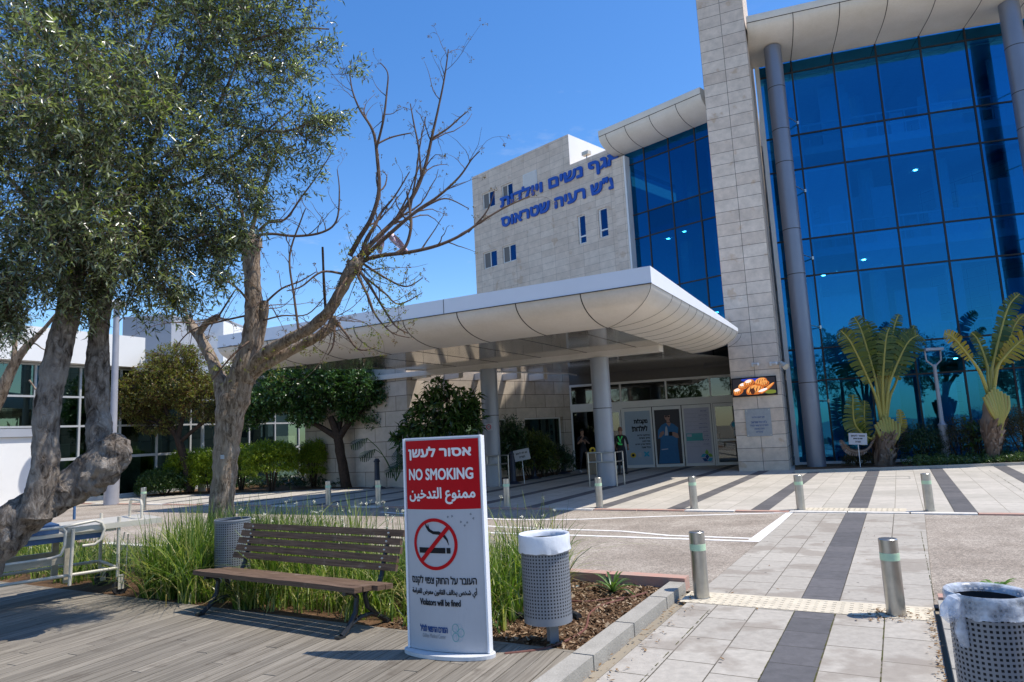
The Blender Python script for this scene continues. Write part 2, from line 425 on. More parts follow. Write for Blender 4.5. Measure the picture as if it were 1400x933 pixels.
def wood(name, c1, c2, length_axis, sc=1.0, rough=.8, metal=0, chip=None):
    m, n, l, b = newmat(name)
    b.inputs['Roughness'].default_value = rough; b.inputs['Specular IOR Level'].default_value = .25
    t = n.new('ShaderNodeTexCoord'); mp = n.new('ShaderNodeMapping')
    mp.inputs['Scale'].default_value = length_axis
    l.new(t.outputs['UV'], mp.inputs[0])
    z = n.new('ShaderNodeTexNoise'); z.inputs['Scale'].default_value = sc; z.inputs['Detail'].default_value = 9; z.inputs['Roughness'].default_value = .7
    l.new(mp.outputs[0], z.inputs['Vector'])
    g = n.new('ShaderNodeNewGeometry')
    r = n.new('ShaderNodeValToRGB'); r.color_ramp.elements[0].position = .3; r.color_ramp.elements[1].position = .72
    r.color_ramp.elements[0].color = c4(c1); r.color_ramp.elements[1].color = c4(c2)
    l.new(z.outputs['Fac'], r.inputs[0])
    k = n.new('ShaderNodeMapRange'); k.inputs['To Min'].default_value = .78; k.inputs['To Max'].default_value = 1.18
    l.new(g.outputs['Random Per Island'], k.inputs['Value'])
    x = n.new('ShaderNodeMixRGB'); x.blend_type = 'MULTIPLY'; x.inputs[0].default_value = 1
    l.new(r.outputs[0], x.inputs[1]); l.new(k.outputs[0], x.inputs[2])
    out = x.outputs[0]
    z2 = n.new('ShaderNodeTexNoise'); z2.inputs['Scale'].default_value = 3.5; z2.inputs['Detail'].default_value = 7; z2.inputs['Roughness'].default_value = .7
    l.new(t.outputs['Object'], z2.inputs['Vector'])
    r2 = n.new('ShaderNodeValToRGB'); r2.color_ramp.elements[0].position = .57; r2.color_ramp.elements[1].position = .7
    l.new(z2.outputs['Fac'], r2.inputs[0])
    f = n.new('ShaderNodeMath'); f.operation = 'MULTIPLY'; f.inputs[1].default_value = .55; l.new(r2.outputs[0], f.inputs[0])
    x2 = n.new('ShaderNodeMixRGB'); x2.inputs[2].default_value = c4(chip or tuple(v*.45 for v in c1))
    l.new(f.outputs[0], x2.inputs[0]); l.new(out, x2.inputs[1]); l.new(x2.outputs[0], b.inputs['Base Color'])
    u = n.new('ShaderNodeBump'); u.inputs['Strength'].default_value = .5; u.inputs['Distance'].default_value = .006
    l.new(z.outputs['Fac'], u.inputs['Height']); l.new(u.outputs[0], b.inputs['Normal'])
    return m
DECKW = wood('silvered_deck_boards', (.115, .095, .072), (.335, .30, .245), (1.2, 38, 1), chip=(.08, .062, .045))
BENCHW = wood('weathered_brown_slats', (.05, .028, .018), (.215, .14, .095), (2.5, 60, 1), chip=(.30, .245, .195))
def bark(name, dark, mid, light, sc=(11, 11, 3.2), dist=.05, patch=None):
    m, n, l, b = newmat(name); b.inputs['Roughness'].default_value = .95; b.inputs['Specular IOR Level'].default_value = .1
    t = n.new('ShaderNodeTexCoord'); mp = n.new('ShaderNodeMapping'); mp.inputs['Scale'].default_value = sc; l.new(t.outputs['Object'], mp.inputs[0])
    z = n.new('ShaderNodeTexNoise'); z.inputs['Scale'].default_value = 1.6; z.inputs['Detail'].default_value = 10; z.inputs['Roughness'].default_value = .72; z.inputs['Distortion'].default_value = .8
    l.new(mp.outputs[0], z.inputs['Vector'])
    r = n.new('ShaderNodeValToRGB'); e = r.color_ramp.elements; e.new(.5)
    for k, (q, c) in enumerate(((.36, dark), (.5, mid), (.66, light))): e[k].position = q; e[k].color = c4(c)
    l.new(z.outputs['Fac'], r.inputs[0])
    v = n.new('ShaderNodeTexNoise'); v.inputs['Scale'].default_value = 3.4; v.inputs['Detail'].default_value = 5; l.new(t.outputs['Object'], v.inputs['Vector'])
    r2 = n.new('ShaderNodeValToRGB'); r2.color_ramp.elements[0].position = .50; r2.color_ramp.elements[1].position = .62; l.new(v.outputs['Fac'], r2.inputs[0])
    f = n.new('ShaderNodeMath'); f.operation = 'MULTIPLY'; f.inputs[1].default_value = .6; l.new(r2.outputs[0], f.inputs[0])
    x = n.new('ShaderNodeMixRGB'); x.inputs[2].default_value = c4(patch or light); l.new(f.outputs[0], x.inputs[0]); l.new(r.outputs[0], x.inputs[1])
    w = n.new('ShaderNodeMixRGB'); w.blend_type = 'MULTIPLY'; w.inputs[0].default_value = .55; l.new(x.outputs[0], w.inputs[1]); l.new(r.outputs[0], w.inputs[2])
    br = n.new('ShaderNodeBrightContrast'); br.inputs['Bright'].default_value = .045; l.new(w.outputs[0], br.inputs[0])
    l.new(x.outputs[0], b.inputs['Base Color'])
    u = n.new('ShaderNodeBump'); u.inputs['Strength'].default_value = 1; u.inputs['Distance'].default_value = dist; l.new(z.outputs['Fac'], u.inputs['Height']); l.new(u.outputs[0], b.inputs['Normal'])
    return m
BARK = bark('olive_bark', (.05, .037, .028), (.25, .205, .168), (.50, .44, .38), (10, 10, 4.5), .08, (.43, .38, .33))
BARK2 = bark('grey_brown_bark', (.085, .058, .042), (.30, .225, .165), (.52, .425, .34), (13, 13, 4), .045, (.42, .335, .26))
TWIG = mat('brown_twig_bark', (.10, .062, .045), .9, c2=(.20, .145, .11), scale=9, spec=.15)
DBARK = mat('dark_bark', (.05, .036, .028), .95, .3, 12, bump=.6, bscale=40, spec=.1)

# ---------------------------------------------------------------- writing
AR = {'ا': (0xFE8D, 2), 'أ': (0xFE83, 2), 'ب': (0xFE8F, 4), 'ة': (0xFE93, 2), 'ت': (0xFE95, 4), 'خ': (0xFEA5, 4), 'د': (0xFEA9, 2), 'ر': (0xFEAD, 2),
      'ش': (0xFEB5, 4), 'ص': (0xFEB9, 4), 'ض': (0xFEBD, 4), 'ع': (0xFEC9, 4), 'غ': (0xFECD, 4), 'ف': (0xFED1, 4), 'ق': (0xFED5, 4), 'ل': (0xFEDD, 4),
      'م': (0xFEE1, 4), 'ن': (0xFEE5, 4), 'و': (0xFEED, 2), 'ي': (0xFEF1, 4)}
def arabic(t):
    out = ''
    for i, ch in enumerate(t):
        if ch not in AR: out += ch; continue
        prev = i > 0 and t[i-1] in AR and AR[t[i-1]][1] == 4
        nxt = i+1 < len(t) and t[i+1] in AR and AR[ch][1] == 4
        code, _ = AR[ch]
        out += chr(code + (3 if prev and nxt else 1 if prev else 2 if nxt else 0))
    return out[::-1]
def heb(t): return t[::-1]
def glyphs(body, extrude=0.0, res=4):
    """outlines of the letters, filled by an even-odd test on a constrained triangulation"""
    from mathutils.geometry import delaunay_2d_cdt
    V, F, x0 = [], [], 0.0
    c = bpy.data.curves.new('t', 'FONT'); c.body = body; c.size = 1; c.resolution_u = res
    o = bpy.data.objects.new('t', c); COL.objects.link(o)
    bpy.context.view_layer.update()
    cu_ = o.to_curve(bpy.context.evaluated_depsgraph_get())
    loops = []
    for s in cu_.splines:
        L, n = [], len(s.bezier_points)
        for i in range(n):
            a, b = s.bezier_points[i], s.bezier_points[(i+1) % n]
            straight = ((a.handle_right-a.co).length < 1e-5 and (b.handle_left-b.co).length < 1e-5) or abs((a.handle_right-a.co).cross(b.co-a.co).z)+abs((b.handle_left-b.co).cross(b.co-a.co).z) < 1e-7
            k = 1 if straight else res
            for j in range(k):
                t = j/k; u = 1-t
                q = a.co*u**3+a.handle_right*3*u*u*t+b.handle_left*3*u*t*t+b.co*t**3
                if not L or (Vector((q.x, q.y))-L[-1]).length > 1e-4: L.append(Vector((q.x, q.y)))
        if len(L) > 2 and (L[0]-L[-1]).length < 1e-4: L.pop()
        if len(L) > 2: loops.append(L)
    o.to_curve_clear(); bpy.data.objects.remove(o); bpy.data.curves.remove(c)
    if not loops: return [], []
    pts, edges = [], []
    for L in loops:
        b = len(pts); pts += L; edges += [(b+i, b+(i+1) % len(L)) for i in range(len(L))]
    vo, eo_, fo, _, _, _ = delaunay_2d_cdt(pts, edges, [], 0, 1e-6)
    for f in fo:
        m = sum((vo[i] for i in f), Vector((0, 0)))/len(f); w = 0
        for L in loops:
            for i in range(len(L)):
                p1, p2 = L[i], L[(i+1) % len(L)]
                if (p1.y > m.y) != (p2.y > m.y) and m.x < (p2.x-p1.x)*(m.y-p1.y)/(p2.y-p1.y)+p1.x: w += 1 if p2.y > p1.y else -1
        if w: 
            ar = (vo[f[1]]-vo[f[0]]).cross(vo[f[2]]-vo[f[0]])
            F.append(tuple(f) if ar > 0 else tuple(reversed(f)))
    return [Vector((q.x, q.y, 0)) for q in vo], F
def write(mb, body, fmap, x0, x1, y0, y1=None, m=None, bold=0.0, extrude=0.0):
    """letters fitted between x0..x1 (and y0..y1 when given) and carried onto a surface by fmap(x, y, lift)"""
    V, F = glyphs(body, 0.0)
    if not F: return
    a, b = min(v.x for v in V), max(v.x for v in V); lo, hi = min(v.y for v in V), max(v.y for v in V)
    k = (x1-x0)/(b-a); ky = k if y1 is None else (y1-y0)/(hi-lo)
    offs = [(0, 0)] + ([(bold, 0), (-bold, 0), (0, bold), (0, -bold), (.7*bold, .7*bold), (-.7*bold, .7*bold), (.7*bold, -.7*bold), (-.7*bold, -.7*bold)] if bold else [])
    for i, (ox, oy) in enumerate(offs):
        P = [fmap(x0+(v.x-a)*k+ox, y0+((v.y-lo) if y1 is not None else v.y)*ky+oy, extrude+i*.00025) for v in V]
        mb.add(P, F, m)
        if extrude:
            cnt = {}
            for f in F:
                for q in range(len(f)):
                    e = (f[q], f[(q+1) % len(f)]); cnt.setdefault(tuple(sorted(e)), []).append(e)
            B = [fmap(x0+(v.x-a)*k+ox, y0+((v.y-lo) if y1 is not None else v.y)*ky+oy, 0) for v in V]
            mb.add(P+B, [(e[0][1], e[0][0], e[0][0]+len(V), e[0][1]+len(V)) for e in cnt.values() if len(e) == 1], m)
# ================================================================ THE SETTING
def structure(mb, name, m=None, **k):
    return tag(mb.build(name, m, **k), kind='structure')
g = MB(GROUND); g.sheet([(-900, -300), (900, -300), (900, 1500), (-900, 1500)], -.03); structure(g, 'ground')
def SP(*pts): return [S(a, b) for a, b in pts]
r = MB(ASPH); r.sheet(SP((-60, 7.45), (40, 7.45), (40, 14.1), (-60, 14.1)), -.008); structure(r, 'road')
# the paved path that crosses the road, with its dark band
def strip_sheet(mb, s0, s1, t0, t1, z, rows=1, h=.39, off=0.0, far=None):
    P = SP((s0, t0), (s1, t0), ((far or (s0, s1))[1], t1), ((far or (s0, s1))[0], t1))
    mb.add([(q.x, q.y, z) for q in P], [(0, 1, 2, 3)], None, [(t0+off, .0004), (t0+off, rows*h-.0004), (t1+off, rows*h-.0004), (t1+off, .0004)])
p = MB(PAVE)
for i, (a_, b_, fa) in enumerate(((-2.15, -1.75, (-2.02, -1.72)), (-1.75, -1.36, (-1.72, -1.36)), (-1.36, -1.02, None), (-.68, -.29, None), (-.29, .10, (-.29, .10)))):
    strip_sheet(p, a_, b_, -8, 7.42, 0, 1, .39, (.0, .22, .4, .1, .35)[i], fa)
for i, (a_, b_, fa) in enumerate(((-2.02, -1.72, (-1.90, -1.66)), (-1.72, -1.36, (-1.66, -1.33)), (-1.36, -1.02, (-1.33, -1.02)), (-.68, -.29, (-.68, -.25)), (-.29, .10, (-.25, .22)))):
    strip_sheet(p, a_, b_, 7.42, 14.06, 0, 1, .39, (.3, .5, .12, .42, .2)[i], fa)
structure(p, 'path')
p = MB(DPAVE); p.sheet(SP((-1.02, -8), (-.68, -8), (-.68, 14.06), (-1.02, 14.06)), 0.0005); structure(p, 'dark_path_band')
# the plaza before the building with its dark bands
bands = [-.86+1.7*k for k in range(-14, 14)]
p, d = MB(PLAZA), MB(DPAVE)
prev = -40
for b in bands:
    strip_sheet(p, prev, b-.17, 14.25, 44, .012, 3 if prev > -39 else 30, .4533, b*.37)
    d.sheet(SP((b-.17, 14.25), (b+.17, 14.25), (b+.17, 44), (b-.17, 44)), .0125); prev = b+.17
p.sheet(SP((prev, 14.25), (40, 14.25), (40, 44), (prev, 44)), .012)
structure(p, 'plaza'); structure(d, 'dark_plaza_bands')
# kerbs: the far one flush and painted, the bed's standing up
def kerb(name, runs, z1, w0, w1, axis='s', joint=.02):
    k = MB(KERB)
    for a, b, m in runs:
        lo, hi = min(a, b)+joint/2, max(a, b)-joint/2
        if axis == 's': k.frame(Vector((0, 0, 0)), UX, VX, Vector((0, 0, 1)), (lo, w0, -.1), (hi, w1, z1), m)
        else: k.frame(Vector((0, 0, 0)), UX, VX, Vector((0, 0, 1)), (w0, lo, -.1), (w1, hi, z1), m)
    return structure(k, name)
runs = []; s = -40.0; i = 0
while s < 30:
    L = 1.0
    runs.append((s, s+L, [KWHITE, KRED, KRED][i % 3] if not (-2.2 < s < .4) else KWHITE)); s += L; i += 1
kerb('plaza_kerb', runs, .016, 14.06, 14.25)
runs = [(-2.16-.9*k, -2.16-.9*(k+1), KRED if k % 4 < 2 else KWHITE) for k in range(0, 40)]
kerb('road_kerb', runs, .12, 7.45, 7.62)
kerb('path_kerb', [(4.9+i*.5*1.9, 4.9+(i+1)*.5*1.9, KERB) for i in range(-6, 0)]+[(4.9, 5.8, KERB), (5.8, 6.75, KERB), (6.75, 7.44, KERB)], .085, -2.33, -2.16, 't')
kerb('bed_kerb', [(7.35-.95*i, 7.35-.95*(i+1), KERB) for i in range(0, 16)], .09, .13, .29, 't')
kerb('road_kerb', [(.13+.9*k, .13+.9*(k+1), KRED if k % 4 < 2 else KWHITE) for k in range(0, 30)], .09, 7.45, 7.6)
# tactile slabs with their studs
tb = MB(TACT)
def tactile(s0, s1, t0, t1, z, step=.075):
    tb.sheet(SP((s0, t0), (s1, t0), (s1, t1), (s0, t1)), z+.004)
    n, q = int((s1-s0)/step), int((t1-t0)/step)
    for i in range(n):
        for j in range(q):
            c = S(s0+(i+.5)*step, t0+(j+.5)*step, z+.004)
            tb.frame(c, UX, VX, Vector((0, 0, 1)), (-.016, -.016, -.001), (.016, .016, .0035))
tactile(-2.1, .08, 6.95, 7.42, 0)
tactile(-1.75, -.05, 14.27, 14.72, .012, .09)
structure(tb, 'tactile_paving')
# soil of the two beds
so = MB(SOIL)
def soil(poly_st, z, n=0):
    so.sheet(SP(*poly_st), z)
soil([(-40, 5.1), (-2.33, 5.1), (-2.33, 7.45), (-40, 7.45)], .012)
soil([(.29, -9), (40, -9), (40, 7.45), (.29, 7.45)], .012)
structure(so, 'bed_soil')
lp = MB(SOIL); lp.sheet([G(-120, 684), G(120, 681), G(300, 676), G(452, 669), G(560, 668), G(660, 668), G(690, 663), G(760, 650), G(783, 645.5), Vector((2.3, 30, 0)), Vector((-3.9, 24.2, 0)), Vector((-8.6, 28.0, 0)), Vector((-8.6, 37, 0)), Vector((-40, 37, 0))], .02); structure(lp, 'planting_soil')
CHIP = None
def mulch(name, label, n, s0, s1, t0, t1, m):
    mb = MB(m)
    for _ in range(n):
        c = S(rng.uniform(s0, s1), rng.uniform(t0, t1), .016); q = rng.uniform(0, 6.3); L = rng.uniform(.006, .021)*(1.6 if rng.random() < .1 else 1)
        dx = Vector((math.cos(q), math.sin(q), rng.normal(0, .35))).normalized()*L; dy = Vector((-math.sin(q), math.cos(q), rng.normal(0, .5))).normalized()*L*rng.uniform(.3, .8)
        c.z += abs(dx.z)+abs(dy.z); mb.quad(c-dx-dy*.6, c+dx-dy, c+dx*.8+dy, c-dx+dy*.7)
    tag(mb.build(name), label, 'mulch', kind='stuff')
CHIP = leafmat('mulch_chips', [(.05, .028, .016), (.09, .05, .028), (.15, .09, .05), (.26, .17, .10), (.40, .31, .21)], .9, 0, .1)
mulch('bark_mulch', 'brown bark mulch and dry crumbs covering the open bed by the litter bin', 9000, -4.4, -2.36, 5.15, 7.43, CHIP)
mulch('bark_mulch', 'brown bark mulch in the bed beside the plastic-lined bin', 2600, .3, 1.1, 3.0, 7.4, CHIP)
# dry leaf litter and weeds in the path joints
lit = MB(mat('dry_litter', (.14, .075, .035), .9, c2=(.30, .19, .09), scale=40, spec=.1))
for _ in range(650):
    k = rng.random()
    if k < .45: a, b = .09+abs(rng.normal(0, .035))*-1, rng.uniform(3.2, 7.35)
    elif k < .6: a, b = rng.uniform(-2.14, -1.9), rng.uniform(4.6, 7.4)
    elif k < .8: a, b = rng.normal(-.27, .12), rng.normal(7.0, .12)
    else: a, b = rng.uniform(-2.1, .1), rng.uniform(4, 14)
    if k >= .8 and rng.random() < .7: continue
    c = S(a, b, .012); q = rng.uniform(0, 6.3); L = rng.uniform(.008, .026)
    dx, dy = Vector((math.cos(q), math.sin(q), rng.uniform(-.3, .3))), Vector((-math.sin(q), math.cos(q), rng.uniform(-.3, .3)))
    lit.quad(c-dx*L, c-dy*L*.4, c+dx*L, c+dy*L*.4)
tag(lit.build('leaf_litter'), 'dry brown leaf crumbs lying along the paved path and its kerbs', 'litter', kind='stuff')
mo = MB(mat('moss_in_joints', (.055, .06, .022), .95, c2=(.12, .115, .05), scale=30, spec=.05))
for a0, t0, t1, w in ((-.29, 3.4, 6.9, .007), (.11, 7.7, 12, .006), (-1.75, 3.6, 6.8, .007), (-1.02, 4, 6.9, .006), (-.68, 3.4, 6.9, .008), (2.10, 14.3, 24, .010), (3.8, 14.3, 24, .009)):
    t = t0
    while t < t1:
        L = rng.uniform(.02, .09); ww = w*rng.uniform(.25, .85)
        if rng.random() < .6: mo.sheet(SP((a0-ww, t), (a0+ww*.8, t+.01), (a0+ww, t+L), (a0-ww*.7, t+L+.01)), .017 if a0 > .3 else .004)
        t += L
tag(mo.build('joint_moss'), 'thin green moss growing in the joints of the paving', 'moss', kind='stuff')
# painted lines on the road
ln = MB(LINE)
def line(pts, w):
    pts = [G(*q) for q in pts]
    for a, b in zip(pts[:-1], pts[1:]):
        n = Vector((-(b-a).y, (b-a).x, 0)).normalized()*w/2
        ln.sheet([a-n, b-n, b+n, a+n], -.003)
    return
line([(520, 700), (600, 706), (700, 710.5), (790, 710), (900, 706), (1085, 700.5)], .11)
line([(560, 712), (640, 717.5), (700, 721), (770, 723.5), (850, 726), (915, 732), (1030, 736)], .1)
line([(560, 722), (640, 727), (700, 729.5), (780, 731.5), (900, 735.5), (1032, 740)], .11)
ln.sheet([G(1086, 699.5), G(1075, 701), G(1020, 740.5), G(1040, 741)], -.0015)
structure(ln, 'road_markings')
# timber deck: boards run towards the road, ending at the bed
DKT = 5.1
dk = MB(DECKW)
bd = (Vector((.45, 1.0, 0))).normalized()          # the way the boards run
bn = Vector((bd.y, -bd.x, 0))
k = -14.0
while k < 9:
    w = .118
    # clip a board strip against the deck's outline t < DKT and s < -2.335
    def tmax(q):
        o = bn*q; return (DKT-o.dot(VX))/bd.dot(VX)
    def smax(q):
        o = bn*q; return (-2.34-o.dot(UX))/bd.dot(UX)
    a, b = k, k+w
    e1, e2 = tmax(a), tmax(b)
    if bd.dot(UX) > 1e-6: e1, e2 = min(e1, smax(a)), min(e2, smax(b))
    elif bd.dot(UX) < -1e-6:
        m1, m2 = smax(a), smax(b)
    st0 = -9.0
    segs = []
    L0 = -9.0 + rng.uniform(0, 3)
    starts = [-12.0]
    while L0 < max(e1, e2)-.4:
        starts.append(L0); L0 += 3.6
    starts.append(None)
    for i in range(len(starts)-1):
        la = starts[i]+.004
        x1 = starts[i+1]-.004 if starts[i+1] is not None else e1
        x2 = starts[i+1]-.004 if starts[i+1] is not None else e2
        lo1 = lo2 = la
        if bd.dot(UX) < -1e-6:
            lo1, lo2 = max(la, m1), max(la, m2)
        if x1 <= lo1 or x2 <= lo2: continue
        q = [bn*a+bd*lo1, bn*b+bd*lo2, bn*b+bd*x2, bn*a+bd*x1]
        zt = .02+rng.uniform(-.0015, .0015)
        V = [(c.x, c.y, -.012) for c in q]+[(c.x, c.y, zt) for c in q]
        U = [(lo1, a), (lo2, b), (x2, b), (x1, a)]*2
        dk.add(V, [(4, 5, 6, 7), (0, 1, 5, 4), (1, 2, 6, 5), (2, 3, 7, 6), (3, 0, 4, 7)], None, U)
    k += w+.009
structure(dk, 'deck')
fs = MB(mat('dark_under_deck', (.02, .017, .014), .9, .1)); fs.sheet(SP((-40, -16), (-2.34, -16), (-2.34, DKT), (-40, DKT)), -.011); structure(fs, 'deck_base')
dkf = MB(DECKW); dkf.frame(Vector((0, 0, 0)), UX, VX, Vector((0, 0, 1)), (-14, DKT+.002, -.02), (-2.34, DKT+.045, .021)); structure(dkf, 'deck_edge_board')

# ================================================================ THE HOSPITAL
hosp = thing('hospital_building', 'stone clad hospital with blue curved glass front, tall pillar and blue lettering', 'building', (7.8, 26, 0))
Q = PI/4
UP = Vector((0, 0, 1))
TW, ST, MG = (0, 36.4, 0), (0, 35.95, 0), (0, 36.5, 0)       # text wall, stone strip, middle glass: planes x + y = const
wx = Vector((math.cos(Q), -math.sin(Q), 0)); wo = Vector((-math.sin(Q), -math.cos(Q), 0))      # along the wall to the right, and outwards
W0 = Vector((0, 36.4, 0))
def tw(u, v): q = PLN(u, v, TW, Q); return (q-W0).dot(wx), q.z
def TWP(a, z, out=0.0): return W0+wx*a+UP*z+wo*out
aL = (tw(647, 240)[0]+tw(650, 400)[0])/2; zT = tw(778, 183)[1]
aS, zS = tw(779, 222)[0], tw(842, 200)[1]
aR = tw(843, 300)[0]
wins = []
for (u0, v0, u1, v1) in ((659, 265, 677, 281), (685, 252, 701.5, 271), (660.5, 346, 680, 363.5), (686.5, 336.5, 706, 355)):
    a0, z1 = tw(u0, v0); a1, z0 = tw(u1, v1); wins.append([a0, a1, z0, z1])
for i, j in ((0, 1), (2, 3)):
    z0 = (wins[i][2]+wins[j][2])/2; z1 = z0+.95
    wins[i][2] = wins[j][2] = z0; wins[i][3] = wins[j][3] = z1
slits = []
for (u0, v0, u1, v1) in ((789, 297, 802, 332), (817, 286, 832, 322)):
    a0, z1 = tw(u0, v0); a1, z0 = tw(u1, v1); slits.append([a0, a1, z0, z1])
z0 = (slits[0][2]+slits[1][2])/2; z1 = (slits[0][3]+slits[1][3])/2
for q in slits: q[2], q[3] = z0, z1
def holed_wall(mb, fmap, a0, a1, z0, z1, holes, depth, m=None):
    xs = sorted({a0, a1, *[h[0] for h in holes], *[h[1] for h in holes]}); zs = sorted({z0, z1, *[h[2] for h in holes], *[h[3] for h in holes]})
    for i in range(len(xs)-1):
        for j in range(len(zs)-1):
            cx, cz = (xs[i]+xs[i+1])/2, (zs[j]+zs[j+1])/2
            if any(h[0] < cx < h[1] and h[2] < cz < h[3] for h in holes): continue
            mb.quad(fmap(xs[i], zs[j]), fmap(xs[i+1], zs[j]), fmap(xs[i+1], zs[j+1]), fmap(xs[i], zs[j+1]), m)
    for h in holes:
        a, b, c, d = h
        for (p1, p2) in (((a, c), (a, d)), ((a, d), (b, d)), ((b, d), (b, c)), ((b, c), (a, c))):
            mb.quad(fmap(*p1), fmap(*p2), fmap(*p2, -depth), fmap(*p1, -depth), m)
w = MB(STONE)
holed_wall(w, TWP, aL, aS, 4.15, zT, wins, .14)                                  # raised part
holed_wall(w, TWP, aS, aR+.02, 4.15, zS, slits, .14)
w.quad(TWP(aL, 4.15, -9), TWP(aL, 4.15), TWP(aL, zT), TWP(aL, zT, -9))
w.quad(TWP(aL, zT), TWP(aS, zT), TWP(aS, zT, -9), TWP(aL, zT, -9))
w.quad(TWP(aS, zS), TWP(aR, zS), TWP(aR, zS, -9), TWP(aS, zS, -9))
w.quad(TWP(aL, 4.15, -9), TWP(aL, zT, -9), TWP(aR+6, zT, -9), TWP(aR+6, 4.15, -9))
w.quad(TWP(aL, 4.15, -9), TWP(aR, 4.15, -9), TWP(aR, 4.15), TWP(aL, 4.15))
w.build('stone_wall', parent=hosp)
w = MB(WHITEW); w.quad(TWP(aS, zS), TWP(aS, zS, -5), TWP(aS, zT, -5), TWP(aS, zT)); w.build('white_flank', parent=hosp)
# stone strip at the end of the wall, white jamb
sl, srr = PLN(842.5, 300, ST, Q), PLN(856.5, 300, ST, Q)
zz = PLN(850, 214, ST, Q).z
b = MB(STONE); b.frame(Vector((sl.x, sl.y, 0)), wx, -wo, UP, (0, 0, 4.2), ((srr-sl).length*1.0, .42, zz)); b.build('stone_strip', parent=hosp)
jl = Vector((srr.x, srr.y, 0))
b = MB(ALU); b.frame(jl+wx*.003, wx, -wo, UP, (0, .02, 4.2), (.12, .47, zz)); b.build('jamb', parent=hosp)
# windows
for (a0, a1, z0, z1) in wins:
    f = MB(ALU); t = .055; o = -.10
    def bx(x0, x1, y0, y1, m=None, d0=o-.03, d1=o+.03): f.frame(W0, wx, UP, wo, (x0, y0, d0), (x1, y1, d1), m)
    bx(a0, a1, z0, z0+t); bx(a0, a1, z1-t, z1); bx(a0, a0+t, z0+t, z1-t); bx(a1-t, a1, z0+t, z1-t); mid = (a0+a1)/2; bx(mid-t/2, mid+t/2, z0+t, z1-t)
    wo_ = f.build('window', parent=hosp)
    g = MB(WGLASS); g.quad(TWP(mid, z0, o), TWP(a1, z0, o), TWP(a1, z1, o), TWP(mid, z1, o)); g.build('pane', parent=wo_)
    s = MB(mat('grey_fly_screen', (.16, .155, .15), .8, .05)) if not bpy.data.materials.get('grey_fly_screen') else MB(bpy.data.materials['grey_fly_screen'])
    s.quad(TWP(a0, z0, o-.005), TWP(mid, z0, o-.005), TWP(mid, z1, o-.005), TWP(a0, z1, o-.005)); s.build('fly_screen', parent=wo_)
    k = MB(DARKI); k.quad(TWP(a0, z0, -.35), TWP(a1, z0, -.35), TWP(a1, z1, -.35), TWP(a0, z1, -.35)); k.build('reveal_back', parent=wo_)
for (a0, a1, z0, z1) in slits:
    f = MB(ALU); t = .05; o = -.10
    bx2 = lambda x0, x1, y0, y1: f.frame(W0, wx, UP, wo, (x0, y0, o-.03), (x1, y1, o+.03))
    bx2(a0, a1, z0, z0+t); bx2(a0, a1, z1-t, z1); bx2(a0, a0+.1, z0+t, z1-t); bx2(a1-t*.6, a1, z0+t, z1-t); bx2(a0+.1, a1-t*.6, z0+.34, z0+.41)
    wo_ = f.build('slit_window', parent=hosp)
    g = MB(WGLASS); g.quad(TWP(a0, z0, o), TWP(a1, z0, o), TWP(a1, z1, o), TWP(a0, z1, o)); g.build('pane', parent=wo_)
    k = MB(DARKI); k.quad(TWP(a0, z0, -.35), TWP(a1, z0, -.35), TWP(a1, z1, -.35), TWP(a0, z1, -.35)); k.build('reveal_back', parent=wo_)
# ventilation grille
a0, z1 = tw(715, 240); a1, z0 = tw(735, 254)
v = MB(ALU); v.frame(W0, wx, UP, wo, (a0, z0, .002), (a1, z1, .03))
n = 16
for i in range(n):
    z = z0+.05+(z1-z0-.1)*i/(n-1)
    v.frame(W0, wx, UP, wo, (a0+.04, z-.012, .03), (a1-.04, z+.012, .05))
for i in range(n):
    a = a0+.05+(a1-a0-.1)*i/(n-1)
    v.frame(W0, wx, UP, wo, (a-.008, z0+.04, .03), (a+.008, z1-.04, .045))
v.build('vent_grille', parent=hosp)
# blue lettering
lt = MB(BLUEL)
fm = lambda x, y, l: TWP(x, y, .02+l)
b1 = (tw(686, 285.5)[1]+tw(842, 225)[1])/2; b2 = (tw(686, 311)[1]+tw(842, 256)[1])/2
a0 = tw(686, 290)[0]; a1 = tw(842, 230)[0]
cap = .56
write(lt, heb('אגף נשים ויולדות'), fm, a0, a1+.22, b1-.13, b1+cap+.12, bold=.042, extrude=.06)
write(lt, heb('ע"ש רעיה שטראוס'), fm, a0+.02, a1+.16, b2-.02, b2+cap+.02, bold=.042, extrude=.06)
lt.build('lettering', parent=hosp)
# floodlight on the roof edge
# middle glass
def mgp(u, v): q = PLN(u, v, MG, Q); return (q-Vector((0, 36.5, 0))).dot(wx), q.z
M0 = Vector((0, 36.5, 0))
def MGP(a, z, out=0.0): return M0+wx*a+UP*z+wo*out
ma0 = mgp(857, 260)[0]+.02; ma1 = 12.75
mz = [4.2, 5.4, 6.51, 7.78, 10.29, 11.43, 13.86, 14.46]
ml_ = [mgp(891, 350)[0], mgp(926, 350)[0], mgp(963, 340)[0]]
g = MB(BGLASS); xs_, zs_ = [ma0]+ml_+[ma1], [4.78]+mz[1:-1]+[14.5]
for i in range(len(xs_)-1):
    for j in range(len(zs_)-1):
        J = [float(v_) for v_ in rng.uniform(-.006, .006, 3)]; J.append(J[0]+J[2]-J[1])
        g.quad(MGP(xs_[i], zs_[j], J[0]), MGP(xs_[i+1], zs_[j], J[1]), MGP(xs_[i+1], zs_[j+1], J[2]), MGP(xs_[i], zs_[j+1], J[3]))
cw = g.build('blue_glazing', parent=hosp)
hp = MB(bpy.data.materials.get('dark_bronze_panel') or mat('dark_bronze_panel', (.09, .083, .075), .35, .1)); hp.quad(MGP(ma0, 4.0, .01), MGP(ma1, 4.0, .01), MGP(ma1, 4.8, .01), MGP(ma0, 4.8, .01)); hp.build('apron_panel', parent=hosp)
